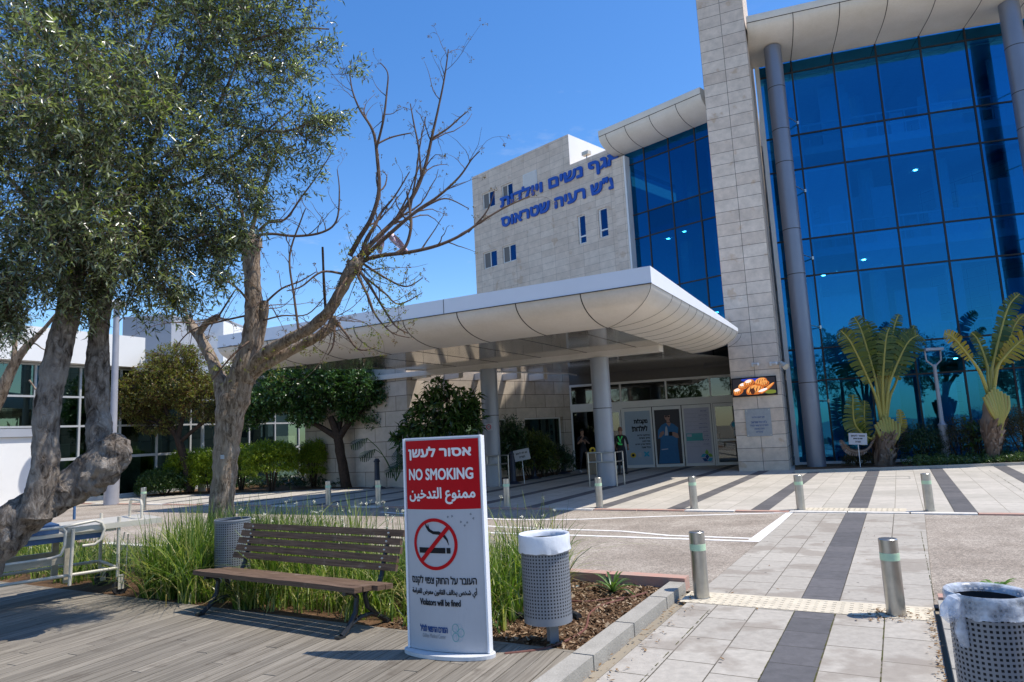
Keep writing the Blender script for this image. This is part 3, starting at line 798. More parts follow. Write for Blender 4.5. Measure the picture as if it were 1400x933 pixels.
f = MB(DARKM)
for z in mz[1:-1]: f.frame(M0, wx, UP, wo, (ma0, z-.03, -.03), (ma1, z+.03, .02))
for a in ml_: f.frame(M0, wx, UP, wo, (a-.03, 4.2, -.031), (a+.03, 14.47, .022))
f.build('mullion_grid', parent=cw)
it = MB(INTER)
for z in (4.4, 6.85, 10.6, 14.55):
    it.frame(M0, wx, UP, wo, (ma0-.6, z-.18, -7), (ma1-.15, z+.12, -.45))
it.frame(M0, wx, UP, wo, (ma0-1, 4.2, -7.2), (ma1+1, 14.5, -7))
it.frame(M0, wx, UP, wo, (ma0-1.2, 4.2, -7.2), (ma0-1, 14.4, -.6))
for a in (ma0+1.2, ma0+3.0): it.frame(M0, wx, UP, wo, (a-.2, 4.3, -3), (a+.2, 14.5, -2.6))
it.build('interior', parent=cw)
for z, pts in ((6.85, ((1.7, -1.6), (2.8, -2.2))), (10.6, ((1.0, -1.6), (2.1, -1.2), (3.0, -4.2))), (14.55, ((2.4, -4.8),))):
    for a, o in pts:
        dl = MB(LAMPE); dl.frame(M0+wx*(ma0+a)+wo*o, wx, wo, UP, (-.06, -.06, z-.20), (.06, .06, z-.182)); dl.build('downlight', parent=cw)
# eaves: curved white soffit over glass that follows a line of plan points with outward normals
def eave(name, stations, prof, joints=True, parent=hosp, cap_front=0):
    mb = MB(WHITEP); n = len(prof); vs, fs = [], []
    for (p, o) in stations:
        for (d, z) in prof: vs.append(p+o*d+UP*z)
    for i in range(len(stations)-1):
        for j in range(n-1): fs.append((i*n+j, (i+1)*n+j, (i+1)*n+j+1, i*n+j+1))
    fs.append(tuple(range(n))); b0 = (len(stations)-1)*n; fs.append(tuple(range(b0+n-1, b0-1, -1)))
    mb.add(vs, fs); e = mb.build(name, parent=parent, smooth=True)
    if joints:
        gm = MB(GROOVE)
        for (p, o) in joints:
            gm.tube([p+o*d+UP*z+(o*.004+UP*-.004) for (d, z) in prof[:-2]], .012, 4, cap=False)
        for i in range(len(stations)-1):
            for (d, z) in (prof[-4],):
                a, c = stations[i], stations[i+1]
                gm.bar(a[0]+a[1]*(d+.002)+UP*z, c[0]+c[1]*(d+.002)+UP*z, .022)
        gm.build('panel_joints', parent=e)
    return e
def curve_prof(d0, d1, d2, z0, z1, ztop, n=9, tail=-.6):     # flat from d0 to d1, rounded up to d2,z1, upright to ztop
    P = [(d0, z0), (d1, z0)]
    for i in range(1, n+1):
        a = PI/2*i/n; P.append((d1+(d2-d1)*math.sin(a), z0+(z1-z0)*(1-math.cos(a))))
    P += [(d2+.012, z1+.02), (d2+.012, ztop), (tail, ztop)]
    return P
tip = (PLN(820, 187, (0, 34.7, 0), Q)-M0).dot(wx)
stn = [(M0+wx*tip, wo), (M0+wx*(ma1+.2), wo)]
jt = [(M0+wx*a, wo) for a in ml_+[ma0-.02]]
eave('roof_eave', stn, curve_prof(-.02, .12, 1.37, 14.46, 15.1, 15.38), jt)
# pillar
P0 = Vector((7.78, 24.55, 0)); PH = .42
px_, pb_ = Vector((math.cos(PH), -math.sin(PH), 0)), Vector((math.sin(PH), math.cos(PH), 0))
PW = 1.67
b = MB(PILLAR)
vs = [P0, P0+px_*PW, P0+px_*PW+pb_*3.4, P0+pb_*3.4]
uvf = lambda q, base: None
for (i, j, u0) in ((0, 1, 0), (1, 2, 0), (2, 3, 0), (3, 0, 0)):
    L = (vs[j]-vs[i]).length
    b.add([vs[i], vs[j], vs[j]+UP*21, vs[i]+UP*21], [(0, 1, 2, 3)], None, [(0, 0), (L if (i, j) != (1, 2) else L*1.0, 0), (L, 21), (0, 21)])
b.add([q+UP*21 for q in vs], [(0, 1, 2, 3)])
b.build('stone_pillar', parent=hosp)
# right glass front: a gently curved row of panels
F0 = Vector((10.60, 26.2, 0)); ph = math.radians(19.5); PWD = 1.52
plan = [F0]; nor = []
widths = [1.22]+[PWD]*8
for i, wd in enumerate(widths):
    plan.append(plan[-1]+Vector((math.cos(ph), -math.sin(ph), 0))*wd); nor.append(Vector((-math.sin(ph), -math.cos(ph), 0))); ph -= math.radians(1.15 if i < 7 else 34)
fz = [.12, 3.14, 4.36, 7.18, 8.64, 11.46, 12.88, 15.5, 16.0]
g = MB(PGLASS)
for i in range(len(widths)):
    for j in range(len(fz)-1):
        J = [nor[i]*float(rng.uniform(-.007, .007)) for _ in range(3)]; J.append(J[0]+J[2]-J[1])      # panes never sit dead true
        g.quad(plan[i]+UP*fz[j]+J[0], plan[i+1]+UP*fz[j]+J[1], plan[i+1]+UP*fz[j+1]+J[2], plan[i]+UP*fz[j+1]+J[3])
cw = g.build('curved_glazing', parent=hosp)
f = MB(DARKM)
for i in range(len(widths)):
    for z in fz[1:-1]: f.bar(plan[i]+UP*z+nor[i]*.01, plan[i+1]+UP*z+nor[i]*.01, .05, .06)
    if i: f.bar(plan[i]+nor[i]*.012+UP*.1, plan[i]+nor[i]*.012+UP*16, .06, .05, up=tuple(nor[i]))
f.build('mullion_grid', parent=cw)
f = MB(DARKI)  # dark strip added behind the top panes, standing in for the soffit's reflection
for i in range(len(widths)): f.bar(plan[i]-nor[i]*.09+UP*15.76, plan[i+1]-nor[i]*.09+UP*15.76, .03, .46)
f.build('dark_head_strip', parent=cw)
f = MB(FASCIA)
for i in range(1, len(widths)):
    o_ = plan[i]-nor[i]*.2+(plan[i+1]-plan[i]).normalized()*.10; f.bar(o_+UP*.1, o_+UP*16, .05, .12, up=tuple(nor[i]))
for z in fz[1:-1]:
    for i in range(len(widths)): f.bar(plan[i]-nor[i]*.2+UP*(z-.06), plan[i+1]-nor[i]*.2+UP*(z-.06), .09, .05)
f.build('inner_frame', parent=cw)
s = MB(ALU)
for i in range(len(widths)): s.bar(plan[i]+UP*.06+nor[i]*.03, plan[i+1]+UP*.06+nor[i]*.03, .12, .12)
s.bar(F0-Vector((.07, -.02, 0))+nor[0]*.02, F0-Vector((.07, -.02, 0))+nor[0]*.02+UP*16, .16, .16, up=tuple(nor[0]))
s.build('sill_frame', parent=cw)
it = MB(INTER)
for z in (4.1, 8.4, 12.65, 16.0):
    for i in range(len(widths)):
        a, c = plan[i]-nor[i]*.9, plan[i+1]-nor[i]*.9
        d0, d1 = plan[i]-nor[i]*10, plan[i+1]-nor[i]*10
        q = [a, c, d1, d0]
        it.prism([(k.x, k.y) for k in q], z-.32, z)
for i in (1, 3, 5, 7):
    c = plan[i]-nor[i]*4; it.tube([c, c+UP*16], .3, 12)
for i in range(len(widths)): it.quad(plan[i]-nor[i]*10, plan[i+1]-nor[i]*10, plan[i+1]-nor[i]*10+UP*16, plan[i]-nor[i]*10+UP*16)
rp_ = random.Random(11)
for i in range(1, 8):                               # partitions, door leaves and blinds
    for z in (0.1, 4.15, 8.45, 12.7):
        for _ in range(2):
            c = plan[i]-nor[i]*rp_.uniform(1.6, 5.5)+Vector((rp_.uniform(-.3, 1.1), 0, 0)); h_ = rp_.uniform(.9, 2.9); it.box(c+UP*(z+h_/2), (rp_.uniform(.15, 1.3), .12, h_), -.3)
for i, z in ((2, 4.15), (4, 4.15), (6, 8.45), (7, 4.15), (3, 8.45)):
    c = plan[i]-nor[i]*4.2; it.box(c+UP*(z+1.4), (1.6, .12, 2.8), -.3); it.box(c+UP*(z+2.2)-nor[i]*.3, (.5, .1, 1.2), -.3)
for i in range(1, len(widths)):
    for z in (4.1, 8.4, 12.65):
        c0, c1 = plan[i]-nor[i]*1.1, plan[i+1]-nor[i]*1.1
        it.bar(c0+UP*(z+1.0), c1+UP*(z+1.0), .06)
        for k_ in range(3): c = c0.lerp(c1, k_/3); it.bar(c+UP*z, c+UP*(z+1), .03)
it.build('interior', parent=cw)
rl = random.Random(5)
for z in (4.1, 8.4, 12.65):
    for i in range(1, len(widths)):
        for o in (2.2, 4.6):
            if rl.random() < (.26 if z < 12 else .06):
                c = plan[i]-nor[i]*o+Vector((rl.uniform(0, 1.2), 0, 0)); dl = MB(LAMPE); dl.lathe(c+UP*(z-.345), [(.07, 0), (.07, .02)], 10); dl.build('downlight', parent=cw)
stn = [(plan[0]-Vector((.35, -.1, 0)), nor[0])]+[(plan[i], (nor[i-1]+nor[i]).normalized()) for i in range(1, len(widths))]+[(plan[-1], nor[-1])]
jt = [(plan[i], (nor[i-1]+nor[i]).normalized()) for i in range(1, len(widths))]
eave('roof_eave', stn, curve_prof(-.02, 1.05, 2.55, 16.0, 16.55, 16.82), jt)
q = MB(PILLAR); e0_, n0_ = plan[-1], nor[-1]; q.frame(e0_, Vector((math.cos(ph), -math.sin(ph), 0)), -n0_, UP, (0, 0, 0), (4, 9, 16)); q.build('end_wall', parent=hosp)
u = MB(WHITEW)
for i in range(len(widths)): u.bar(plan[i]-nor[i]*.2+UP*17.2, plan[i+1]-nor[i]*.2+UP*17.2, .3, 1.6)
u.build('roof_upstand', parent=hosp)
# columns before the glass, with stand-off arms
def fcol(c, z1, r=.315):
    m = MB(COLM); m.lathe(c, [(r, 0.0), (r, z1)], 36); o = m.build('facade_column', parent=hosp, smooth=True)
    for z in (3.0, 7.0, 8.7, 11.3, 12.6, 14.3): k = MB(GROOVE); k.lathe(c+UP*z, [(r+.001, 0), (r+.003, .008), (r+.003, .02), (r+.001, .028)], 36, cap=False); k.build('ring_joint', parent=o)
    for z in (2.4, 5.2, 7.9, 10.6, 13.4):
        st_ = MB(STEEL); nearest = min(range(1, len(plan)-1), key=lambda i: (plan[i]-c).length)
        st_.bar(c+UP*z, plan[nearest]+nor[nearest]*.05+UP*(z-.05), .03); st_.box(plan[nearest]+nor[nearest]*.05+UP*(z-.05), (.07, .07, .12)); st_.build('stand_off_arm', parent=o)
fcol(Vector((10.62, 24.75, 0)), 16.0)
q = Y(1388, 65, 22.6); fcol(Vector((q.x, q.y, 0)), 16.0)

# ---------------------------------------------------------------- entrance under the middle glass
ent = hosp                     # the glazed entrance belongs to the building
E0 = Vector((6.4, 29, 0)); ex = Vector((math.cos(.3), -math.sin(.3), 0)); eo = Vector((-math.sin(.3), -math.cos(.3), 0))
def EP(a, z, o=0.0): return E0+ex*a+UP*z+eo*o
EA, EB = -4.15, 2.95
f = MB(ALU)
def ebar(x0, x1, z0, z1, d=.05, m=None, o=0): f.frame(E0, ex, UP, eo, (x0, z0, o-d), (x1, z1, o+d), m)
ebar(EA, EB, 2.56, 2.84, .09); ebar(EA, EB, 3.6, 3.7, .05)
for a in (EA, EB-.06, -1.95, -.02, 1.78): ebar(a, a+.07, 2.84 if a not in (EA, -1.95, 1.78) else .01, 3.6, .051)
ebar(EA+.07, -1.95, 2.5, 2.56, .05)
f.build('entrance_frame', parent=ent)
g = MB(DGLASS); g.quad(EP(EA, .02), EP(-1.95, .02), EP(-1.95, 2.5), EP(EA, 2.5)); g.quad(EP(EA, 2.84), EP(EB, 2.84), EP(EB, 3.6), EP(EA, 3.6)); g.build('entrance_glass', parent=ent)
tp = MB(bpy.data.materials['dark_bronze_panel']); tp.quad(EP(EA, 3.7), EP(EB, 3.7), EP(EB, 4.4), EP(EA, 4.4)); tp.build('dark_head_strip', parent=ent)
POSTB = mat('pale_blue_poster', (.34, .42, .50), .6, .03); POSTD = mat('dark_poster', (.018, .017, .026), .5, .05); SCRUB = mat('blue_scrubs_print', (.015, .13, .30), .6, .1, 12)
SKINP = mat('printed_skin', (.36, .20, .15), .6, .05); TEAL = mat('teal_print', (.07, .36, .36), .6, .05); LILAC = mat('pale_lilac_board', (.46, .46, .55), .6, .03)
YEL = mat('yellow_print', (.65, .45, .03), .6, .05); GRN = mat('green_print', (.22, .42, .05), .6, .05); CYAN = mat('cyan_print', (.03, .34, .50), .6, .05); NAVY = mat('navy_print', (.01, .06, .22), .6, .05)
def doorleaf(x0, x1, poster, kind='door'):
    f = MB(ALU); o = .05; t = .07
    for (a, b, c, d) in ((x0, x1, .02, .14), (x0, x1, 2.40, 2.54), (x0, x0+t, .14, 2.40), (x1-t, x1, .14, 2.40)): f.frame(E0, ex, UP, eo, (a, c, o-.03), (b, d, o+.03))
    if kind == 'swing_door': f.frame(E0, ex, UP, eo, (x0+t, .98, o-.03), (x1-t, 1.07, o+.03))
    d = f.build(kind, parent=ent)
    p = MB(poster or DGLASS); p.quad(EP(x0+t, .14, o), EP(x1-t, .14, o), EP(x1-t, 2.40, o), EP(x0+t, 2.40, o)); p.build('panel' if poster else 'pane', parent=d)
    return d
def pm(x, y, l): return EP(x, y, .058+l)
def shape(mb, pts, m, lift=0.0): mb.add([pm(x, y, lift) for x, y in pts], [tuple(range(len(pts)))], m)
def ell(cx, cy, rx, ry, n=20, a=0): return [(cx+math.cos(a)*rx*math.cos(t)-math.sin(a)*ry*math.sin(t), cy+math.sin(a)*rx*math.cos(t)+math.cos(a)*ry*math.sin(t)) for t in [2*PI*i/n for i in range(n)]]
doorleaf(-2.75, -1.97, None)
d = doorleaf(-1.88, -.66, POSTB)
q = MB(INK)
write(q, heb('מקבלות'), pm, -1.42, -.86, 1.83, 2.06, bold=.012); write(q, heb('ליולדות!'), pm, -1.52, -.88, 1.55, 1.78, bold=.012)
for i, (tx, x0) in enumerate((('מחלקת יולדות', -1.32), ('מיון נשים', -1.24), ('חדרי לידה', -1.12), ('טיפול נמרץ ילודים', -1.42), ('בכל שעה', -1.16))): write(q, heb(tx), pm, x0, -.80, 1.33-.125*i, 1.41-.125*i, bold=.004)
shape(q, ell(-1.55, .55, .12, .11), YEL, .001); shape(q, ell(-1.55, .55, .06, .055), INK, .002)
for a in (PI/4, -PI/4): shape(q, ell(-.98, .58, .15, .045, 14, a), CYAN, .001+abs(a)*.0003+(.0004 if a > 0 else 0))
shape(q, [(-1.34, .46), (-1.2, .46), (-1.2, .66), (-1.34, .66)], SIGNW, .001)
q.build('poster_print', parent=d)
d = doorleaf(-.62, .56, POSTD)
q = MB(SCRUB)
shape(q, [(-.50, .16), (.36, .16), (.33, .9), (.36, 1.35), (.40, 1.62), (.22, 1.78), (.05, 1.84), (-.10, 1.84), (-.28, 1.76), (-.44, 1.55), (-.47, 1.2), (-.36, 1.2), (-.40, .8)], SCRUB, .0005)
shape(q, [(-.06, 1.86), (.08, 1.86), (.06, 1.98), (-.05, 1.98)], SKINP, .001); shape(q, [(-.08, 1.84), (.12, 1.84), (.03, 1.68)], SKINP, .0012)
shape(q, ell(-.02, 2.1, .115, .16), SKINP, .0014); shape(q, ell(-.03, 2.21, .13, .085), POSTD, .0018)
for dx in (-.075, .04): shape(q, ell(dx, 2.1, .05, .025), INK, .002)
for pts in ([(-.44, 1.25), (-.33, 1.25), (-.18, 1.42), (-.22, 1.52), (-.34, 1.46)], [(.40, 1.2), (.29, 1.2), (.05, 1.36), (.05, 1.43), (.2, 1.45), (.36, 1.38)]): shape(q, pts, SKINP, .0022)
shape(q, [(-.17, 1.32), (-.04, 1.32), (-.05, 1.62), (-.09, 1.72), (-.13, 1.62)], SIGNW, .0026); shape(q, [(.0, 1.3), (.14, 1.3), (.14, 1.46), (.0, 1.46)], INK, .0024)
shape(q, [(-.35, .72), (-.08, .74), (-.08, .78), (-.35, .76)], POSTB, .001)
q.build('poster_print', parent=d)
d = doorleaf(.60, 1.76, LILAC)
q = MB(INK)
rr = random.Random(3)
for i in range(9):
    z = 2.26-.17*i
    shape(q, [(.70, z-.085), (1.66, z-.085), (1.66, z-.079), (.70, z-.079)], GREYP, .001)
    write(q, heb(('אשפוז נשים', 'חדרי לידה', 'מיון יולדות', 'אולטרסאונד', 'מרפאות נשים', 'יולדות', 'פגייה', 'ניתוח', 'הנהלה')[i]), pm, 1.42-.3*rr.random(), 1.58, z-.03, z+.03, m=NAVY)
shape(q, [(.70, 1.05), (1.36, 1.05), (1.36, 1.36), (.70, 1.36)], TEAL, .0008); shape(q, [(.73, 1.22), (.92, 1.22), (.92, 1.33), (.73, 1.33)], LILAC, .0012)
for (cx, cy, a, m) in ((1.47, .56, PI/2, GRN), (1.33, .44, .5, CYAN), (1.6, .44, -.5, GRN), (1.38, .26, -.5, NAVY), (1.58, .26, .5, CYAN), (1.47, .38, PI/2, NAVY)): shape(q, ell(cx, cy, .13, .075, 4, a), m, .0015+.0003*(cx*10 % 3))
q.build('directory_print', parent=d)
d = doorleaf(1.86, 2.90, None, 'swing_door')
h = MB(STEEL); h.tube([EP(2.02, 1.0, .1), EP(2.02, 1.0, .16), EP(2.02, 1.35, .16), EP(2.02, 1.35, .1)], .015, 8); h.build('handle', parent=d)
q = MB(SIGNW); shape(q, ell(2.62, 1.62, .13, .17), SIGNW); shape(q, ell(2.62, 1.64, .09, .1), CYAN, .001); shape(q, ell(2.64, 1.30, .07, .13), SIGNW, .0006); q.build('sticker', parent=d)
# lobby behind
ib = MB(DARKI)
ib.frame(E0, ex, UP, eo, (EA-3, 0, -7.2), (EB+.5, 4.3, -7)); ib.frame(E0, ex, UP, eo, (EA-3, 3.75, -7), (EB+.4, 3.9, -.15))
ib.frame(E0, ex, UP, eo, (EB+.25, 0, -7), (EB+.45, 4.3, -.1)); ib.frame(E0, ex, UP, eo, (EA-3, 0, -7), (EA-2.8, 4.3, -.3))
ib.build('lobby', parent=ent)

# ---------------------------------------------------------------- lower wall left of the entrance
lw = thing('lower_stone_wall', 'low sunlit stone wing with dark windows between entrance and planting', 'wall', (-1, 26.5, 0))
LA = math.radians(40)
L1 = EP(EA, 0); lx = Vector((math.cos(LA), math.sin(LA), 0)); lo_ = Vector((math.sin(LA), -math.cos(LA), 0))
L0 = L1-lx*8.3
def LP(a, z, o=0.0): return L0+lx*a+UP*z+lo_*o
def lwp(u, v):
    n = lo_; d = ray(u, v); t = n.dot(L0)/n.dot(d); q = EYEV+d*t; return (q-L0).dot(lx), q.z
wa = lwp(717, 571)[0], lwp(770, 571)[0]
hl = [[wa[0], wa[1], .35, lwp(740, 571)[1]], [lwp(684, 575)[0], lwp(694, 575)[0]+.05, .35, lwp(690, 571)[1]], [2.2, 3.4, .9, 2.3]]
hl[1][3] = hl[0][3]
m = MB(WALLST); holed_wall(m, LP, 0, 8.3, 0, 4.3, hl, .3)
m.quad(LP(0, 0), LP(0, 4.3), LP(-.01, 4.3, -6), LP(-.01, 0, -6)); m.quad(LP(0, 4.3), LP(8.3, 4.3), LP(8.3, 4.3, -4), LP(0, 4.3, -4))
m.build('cladding', parent=lw)
for h in hl:
    f = MB(ALU); t = .06
    for (a, b, c, d) in ((h[0], h[1], h[2], h[2]+t), (h[0], h[1], h[3]-t, h[3]), (h[0], h[0]+t, h[2]+t, h[3]-t), (h[1]-t, h[1], h[2]+t, h[3]-t)): f.frame(L0, lx, UP, lo_, (a, c, -.26), (b, d, -.2))
    w_ = f.build('window', parent=lw)
    g = MB(GGLASS); g.quad(LP(h[0], h[2], -.23), LP(h[1], h[2], -.23), LP(h[1], h[3], -.23), LP(h[0], h[3], -.23)); g.build('pane', parent=w_)
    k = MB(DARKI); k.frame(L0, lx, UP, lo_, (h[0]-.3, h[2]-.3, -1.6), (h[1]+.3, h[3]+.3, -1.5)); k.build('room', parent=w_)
# shaded wall further left
l2 = Vector((-8.6, 28.0, 0)); d2 = (Vector((L0.x, L0.y, 0))-l2); d2n = d2.normalized(); on = Vector((d2n.y, -d2n.x, 0))
m = MB(WALLST); m.quad(l2, L0, L0+UP*5.2, l2+UP*5.2); m.quad(l2, l2+UP*5.2, l2-on*5+UP*5.2, l2-on*5)
m.build('shaded_cladding', parent=lw)

# ---------------------------------------------------------------- canopy
can = thing('entrance_canopy', 'long white curved canopy on grey columns before the entrance', 'canopy', (-1, 19, 0))
K = Vector((2.96, 14.0, 0)); CA = math.radians(28.2)
cu, cv = Vector((math.cos(CA), -math.sin(CA), 0)), Vector((math.sin(CA), math.cos(CA), 0))
CL, CD, ZB, ZT, ZS_ = 13.4, 9.6, 4.70, 5.07, 4.12
RI = 1.55
n = 12
def cprof(i):       # inset and height of the rounded edge, i = 0..n from the fascia foot to the soffit
    a = PI/2*i/n
    return RI*(1-math.cos(a))*1.0 if False else RI*math.sin(a)*1.0, ZB-(ZB-ZS_)*(1-math.cos(a))
pr_ = []
for i in range(n+1):
    a = PI/2*i/n
    pr_.append((RI*(1-math.cos(a))*.97+RI*.03*i/n, ZB-(ZB-ZS_)*math.sin(a)))
def CP(s, t, z): return K+cu*s+cv*t+UP*z
cb = MB(WHITEP); vs, fs = [], []
for (ins, z) in pr_:
    vs += [CP(-CL+ins*.4, ins, z), CP(-ins, ins, z), CP(-ins, CD, z)]
for i in range(n):
    fs += [(i*3, (i+1)*3, (i+1)*3+1, i*3+1), (i*3+1, (i+1)*3+1, (i+1)*3+2, i*3+2)]
cb.add(vs, fs)
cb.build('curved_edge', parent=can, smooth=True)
GAP = .95                                    # open strip between canopy and lower wing: the sun falls through it
backL, backR = L0+lo_*GAP-lx*.6, L1+lo_*GAP-lx*1.0
def at_z(q, z): return Vector((q.x, q.y, z))
rim_ = [CP(-CL+.4*RI, RI, 0), CP(-RI, RI, 0), CP(-RI, CD, 0), Vector((7.75, 24.75, 0)), Vector((8.3, 26.0, 0)), EP(EB, 0, .12), EP(EA+.4, 0, .12), backR, backL]
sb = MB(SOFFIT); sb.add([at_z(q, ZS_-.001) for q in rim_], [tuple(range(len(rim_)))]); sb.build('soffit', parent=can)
fb = MB(FASCIA)
wd = 10.6
fb.add([CP(-CL, -.015, ZB), CP(.015, -.015, ZB), CP(.015, -.015, ZT), CP(-CL, -.015, ZT)], [(0, 1, 2, 3)])
fb.add([CP(.015, -.015, ZB), CP(.015, CD, ZB), CP(.015, CD, ZB+.12), CP(.015, wd*.72, ZB+.05), CP(.015, -.015, ZT)], [(0, 1, 2, 3, 4)])
top = [at_z(CP(-CL, -.015, 0), ZT), at_z(CP(.015, -.015, 0), ZT), at_z(CP(.015, wd*.72, 0), ZB+.05), at_z(CP(.015, CD, 0), ZB+.12)]+[at_z(q, ZB+.12) for q in rim_[3:]]
fb.add(top, [(0, 1, 2, 3, 4, 5, 6, 7, 8)] if len(top) == 9 else [tuple(range(len(top)))])
for q0, q1 in ((backR, backL), (rim_[6], backR)): fb.quad(at_z(q0, ZS_-.03), at_z(q1, ZS_-.03), at_z(q1, ZB+.12), at_z(q0, ZB+.12))
fb.add([at_z(backL, ZS_), at_z(backL, ZB+.12), CP(-CL, -.015, ZT), CP(-CL, -.015, ZB), CP(-CL+.4*RI, RI, ZS_)], [(0, 1, 2, 3, 4)])
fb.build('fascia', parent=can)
gb = MB(GROOVE)
for i in range(1, 8):
    s_ = -RI-.05-1.62*i+1.62
    gb.tube([CP(s_, ins, z-.003) for ins, z in pr_], .013, 4, cap=False)
gb.tube([CP(-ins, ins, z-.002) for ins, z in pr_], .005, 4, cap=False)
for i in range(1, 13):
    t_ = RI+.1+.78*(i-1)
    gb.tube([CP(-ins, t_, z-.001) for ins, z in pr_], .006, 4, cap=False)
gb.bar(CP(-CL, -.02, ZB), CP(.02, -.02, ZB), .016); gb.bar(CP(-5.2, -.018, ZB), CP(-5.2, -.018, ZT), .012)
for s_ in np.arange(-CL+1.3, -RI, 1.62): gb.bar(CP(s_, RI, ZS_-.003), CP(s_, RI+.9+(s_+CL)*.80, ZS_-.003), .01)
gb.build('panel_joints', parent=can)
cR, cL_ = Vector((2.70, 21.3, 0)), Vector((-.86, 23.3, 0))
bdir = (cR-cL_).normalized()
bb = MB(WHITEP); bb.bar(cL_-bdir*7.0+UP*(ZS_-.09), cR+bdir*2.0+UP*(ZS_-.09), .42, .18); bb.build('beam', parent=can)
for c, mt in ((cR, COLG), (cL_, COLG)):
    m = MB(mt); m.lathe(c, [(.29, 0), (.29, ZS_-.18)], 36); o = m.build('column', parent=can, smooth=True)
    j = MB(GROOVE); j.lathe(c+UP*2.35, [(.291, 0), (.2925, .006), (.2925, .016), (.291, .022)], 36, cap=False); j.build('column_joint', parent=o)
# roof beams between canopy and wing: they cast the slanting shadows on the lit wall
for i in range(5):
    rb = MB(WHITEP); a_ = LP(.35+1.42*i, 4.0, .0); rb.bar(a_+lo_*.004, a_+lo_*(GAP-.004), .2, .26); rb.build('roof_beam', parent=can)

# ---------------------------------------------------------------- glass building on the left
lb = thing('glass_pavilion', 'long green tinted glass building with white frames and rounded white roof edge', 'building', (-20, 34, 0))
B0 = Vector((-22.6, 13.4, 0)); BA = math.radians(-61.9); bx_ = Vector((math.cos(BA), -math.sin(BA), 0)); bo = Vector((-math.sin(BA), -math.cos(BA), 0))
def bp(u, v):
    d = ray(u, v); q = EYEV+d*(bo.dot(B0)/bo.dot(d)); return (q-B0).dot(bx_), q.z
def BP(a, z, o=0.0): return B0+bx_*a+UP*z+bo*o
bE = bp(447, 600)[0]; zs0 = bp(120, 667)[1]; zs1 = bp(150, 625)[1]; zs2 = bp(40, 584)[1]; zs3 = bp(40, 542)[1]; zs4 = bp(60, 499)[1]; zs5 = bp(100, 455)[1]
aw = bp(78, 600)[0]
g = MB(GGLASS); g.quad(BP(0, zs2), BP(aw, zs2), BP(aw, zs4), BP(0, zs4)); g.quad(BP(aw, .05), BP(bE, .05), BP(bE, zs4), BP(aw, zs4)); gl = g.build('glazing', parent=lb)
f = MB(mat('grey_white_frames', (.42, .43, .43), .5, .05))
for z in (zs2, zs3, zs4): f.frame(B0, bx_, UP, bo, (0, z-.035, -.06), (bE, z+.035, .06))
f.frame(B0, bx_, UP, bo, (aw, zs1-.05, -.06), (bE, zs1+.05, .06)); f.frame(B0, bx_, UP, bo, (aw, .0, -.06), (bE, .16, .06))
a_ = bp(46, 560)[0]; stp = bp(86, 560)[0]-a_
stp = 1.55; a = a_-stp*8
while a < bE+.1:
    f.frame(B0, bx_, UP, bo, (a-.035, (zs2 if a < aw-.2 else .1), -.061), (a+.035, zs4, .065)); a += stp
f.build('frame_grid', parent=gl)
m = MB(WHITEW); m.frame(B0, bx_, UP, bo, (0, 0, -.2), (aw, zs2-.35, .02)); m.build('rendered_wall', parent=lb)
m = MB(GREYW); m.frame(B0, bx_, UP, bo, (0, zs2-.34, -.2), (aw, zs2-.06, .12)); m.build('sill_band', parent=lb)
# rounded roof edge
aR_ = bp(188, 470)[0]; hh = (zs5-zs4-.1)/2
m = MB(WHITEW)
m.frame(B0, bx_, UP, bo, (0, zs4+.06, -6), (aR_, zs5, .5))
m.build('roof_edge', parent=lb, smooth=False)
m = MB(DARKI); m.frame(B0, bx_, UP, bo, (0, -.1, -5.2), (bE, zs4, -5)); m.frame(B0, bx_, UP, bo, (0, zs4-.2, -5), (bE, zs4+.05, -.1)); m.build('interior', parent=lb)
it = MB(INTER)
for a in np.arange(1.5, bE, 3.1): it.frame(B0, bx_, UP, bo, (a, 0, -4.9), (a+1.4, 2.2, -3.6)); it.frame(B0, bx_, UP, bo, (a+1.8, 0, -3.2), (a+2.0, 3.6, -3.0))
it.build('furnishings', parent=lb)
# blocks on the roofs behind
def far_block(name, label, u0, u1, v0, v1, y, depth, m, rz=0):
    a, b = Y(u0, v0, y), Y(u1, v1, y)
    k = thing(name, label, 'building', ((a.x+b.x)/2, y+depth/2, 0))
    zt = max(a.z, b.z); q = MB(m); q.box(((a.x+b.x)/2, y+depth/2, zt/2), (b.x-a.x, depth, zt), rz); q.build('wall', parent=k)
    t = MB(GREYW); t.box(((a.x+b.x)/2, y+depth/2, zt+.06), (b.x-a.x+.1, depth+.1, .12), rz); t.build('parapet', parent=k)
far_block('rooftop_building', 'grey block rising behind the glass pavilion roof', 168, 231, 436, 640, 48, 9, GREYW)
far_block('rooftop_building', 'white block rising between the bare tree limbs behind the pavilion', 232, 304, 441, 640, 52, 9, WHITEW)
far_block('rooftop_building', 'long grey low block behind the trees left of the canopy', 290, 420, 474, 640, 56, 9, GREYW)
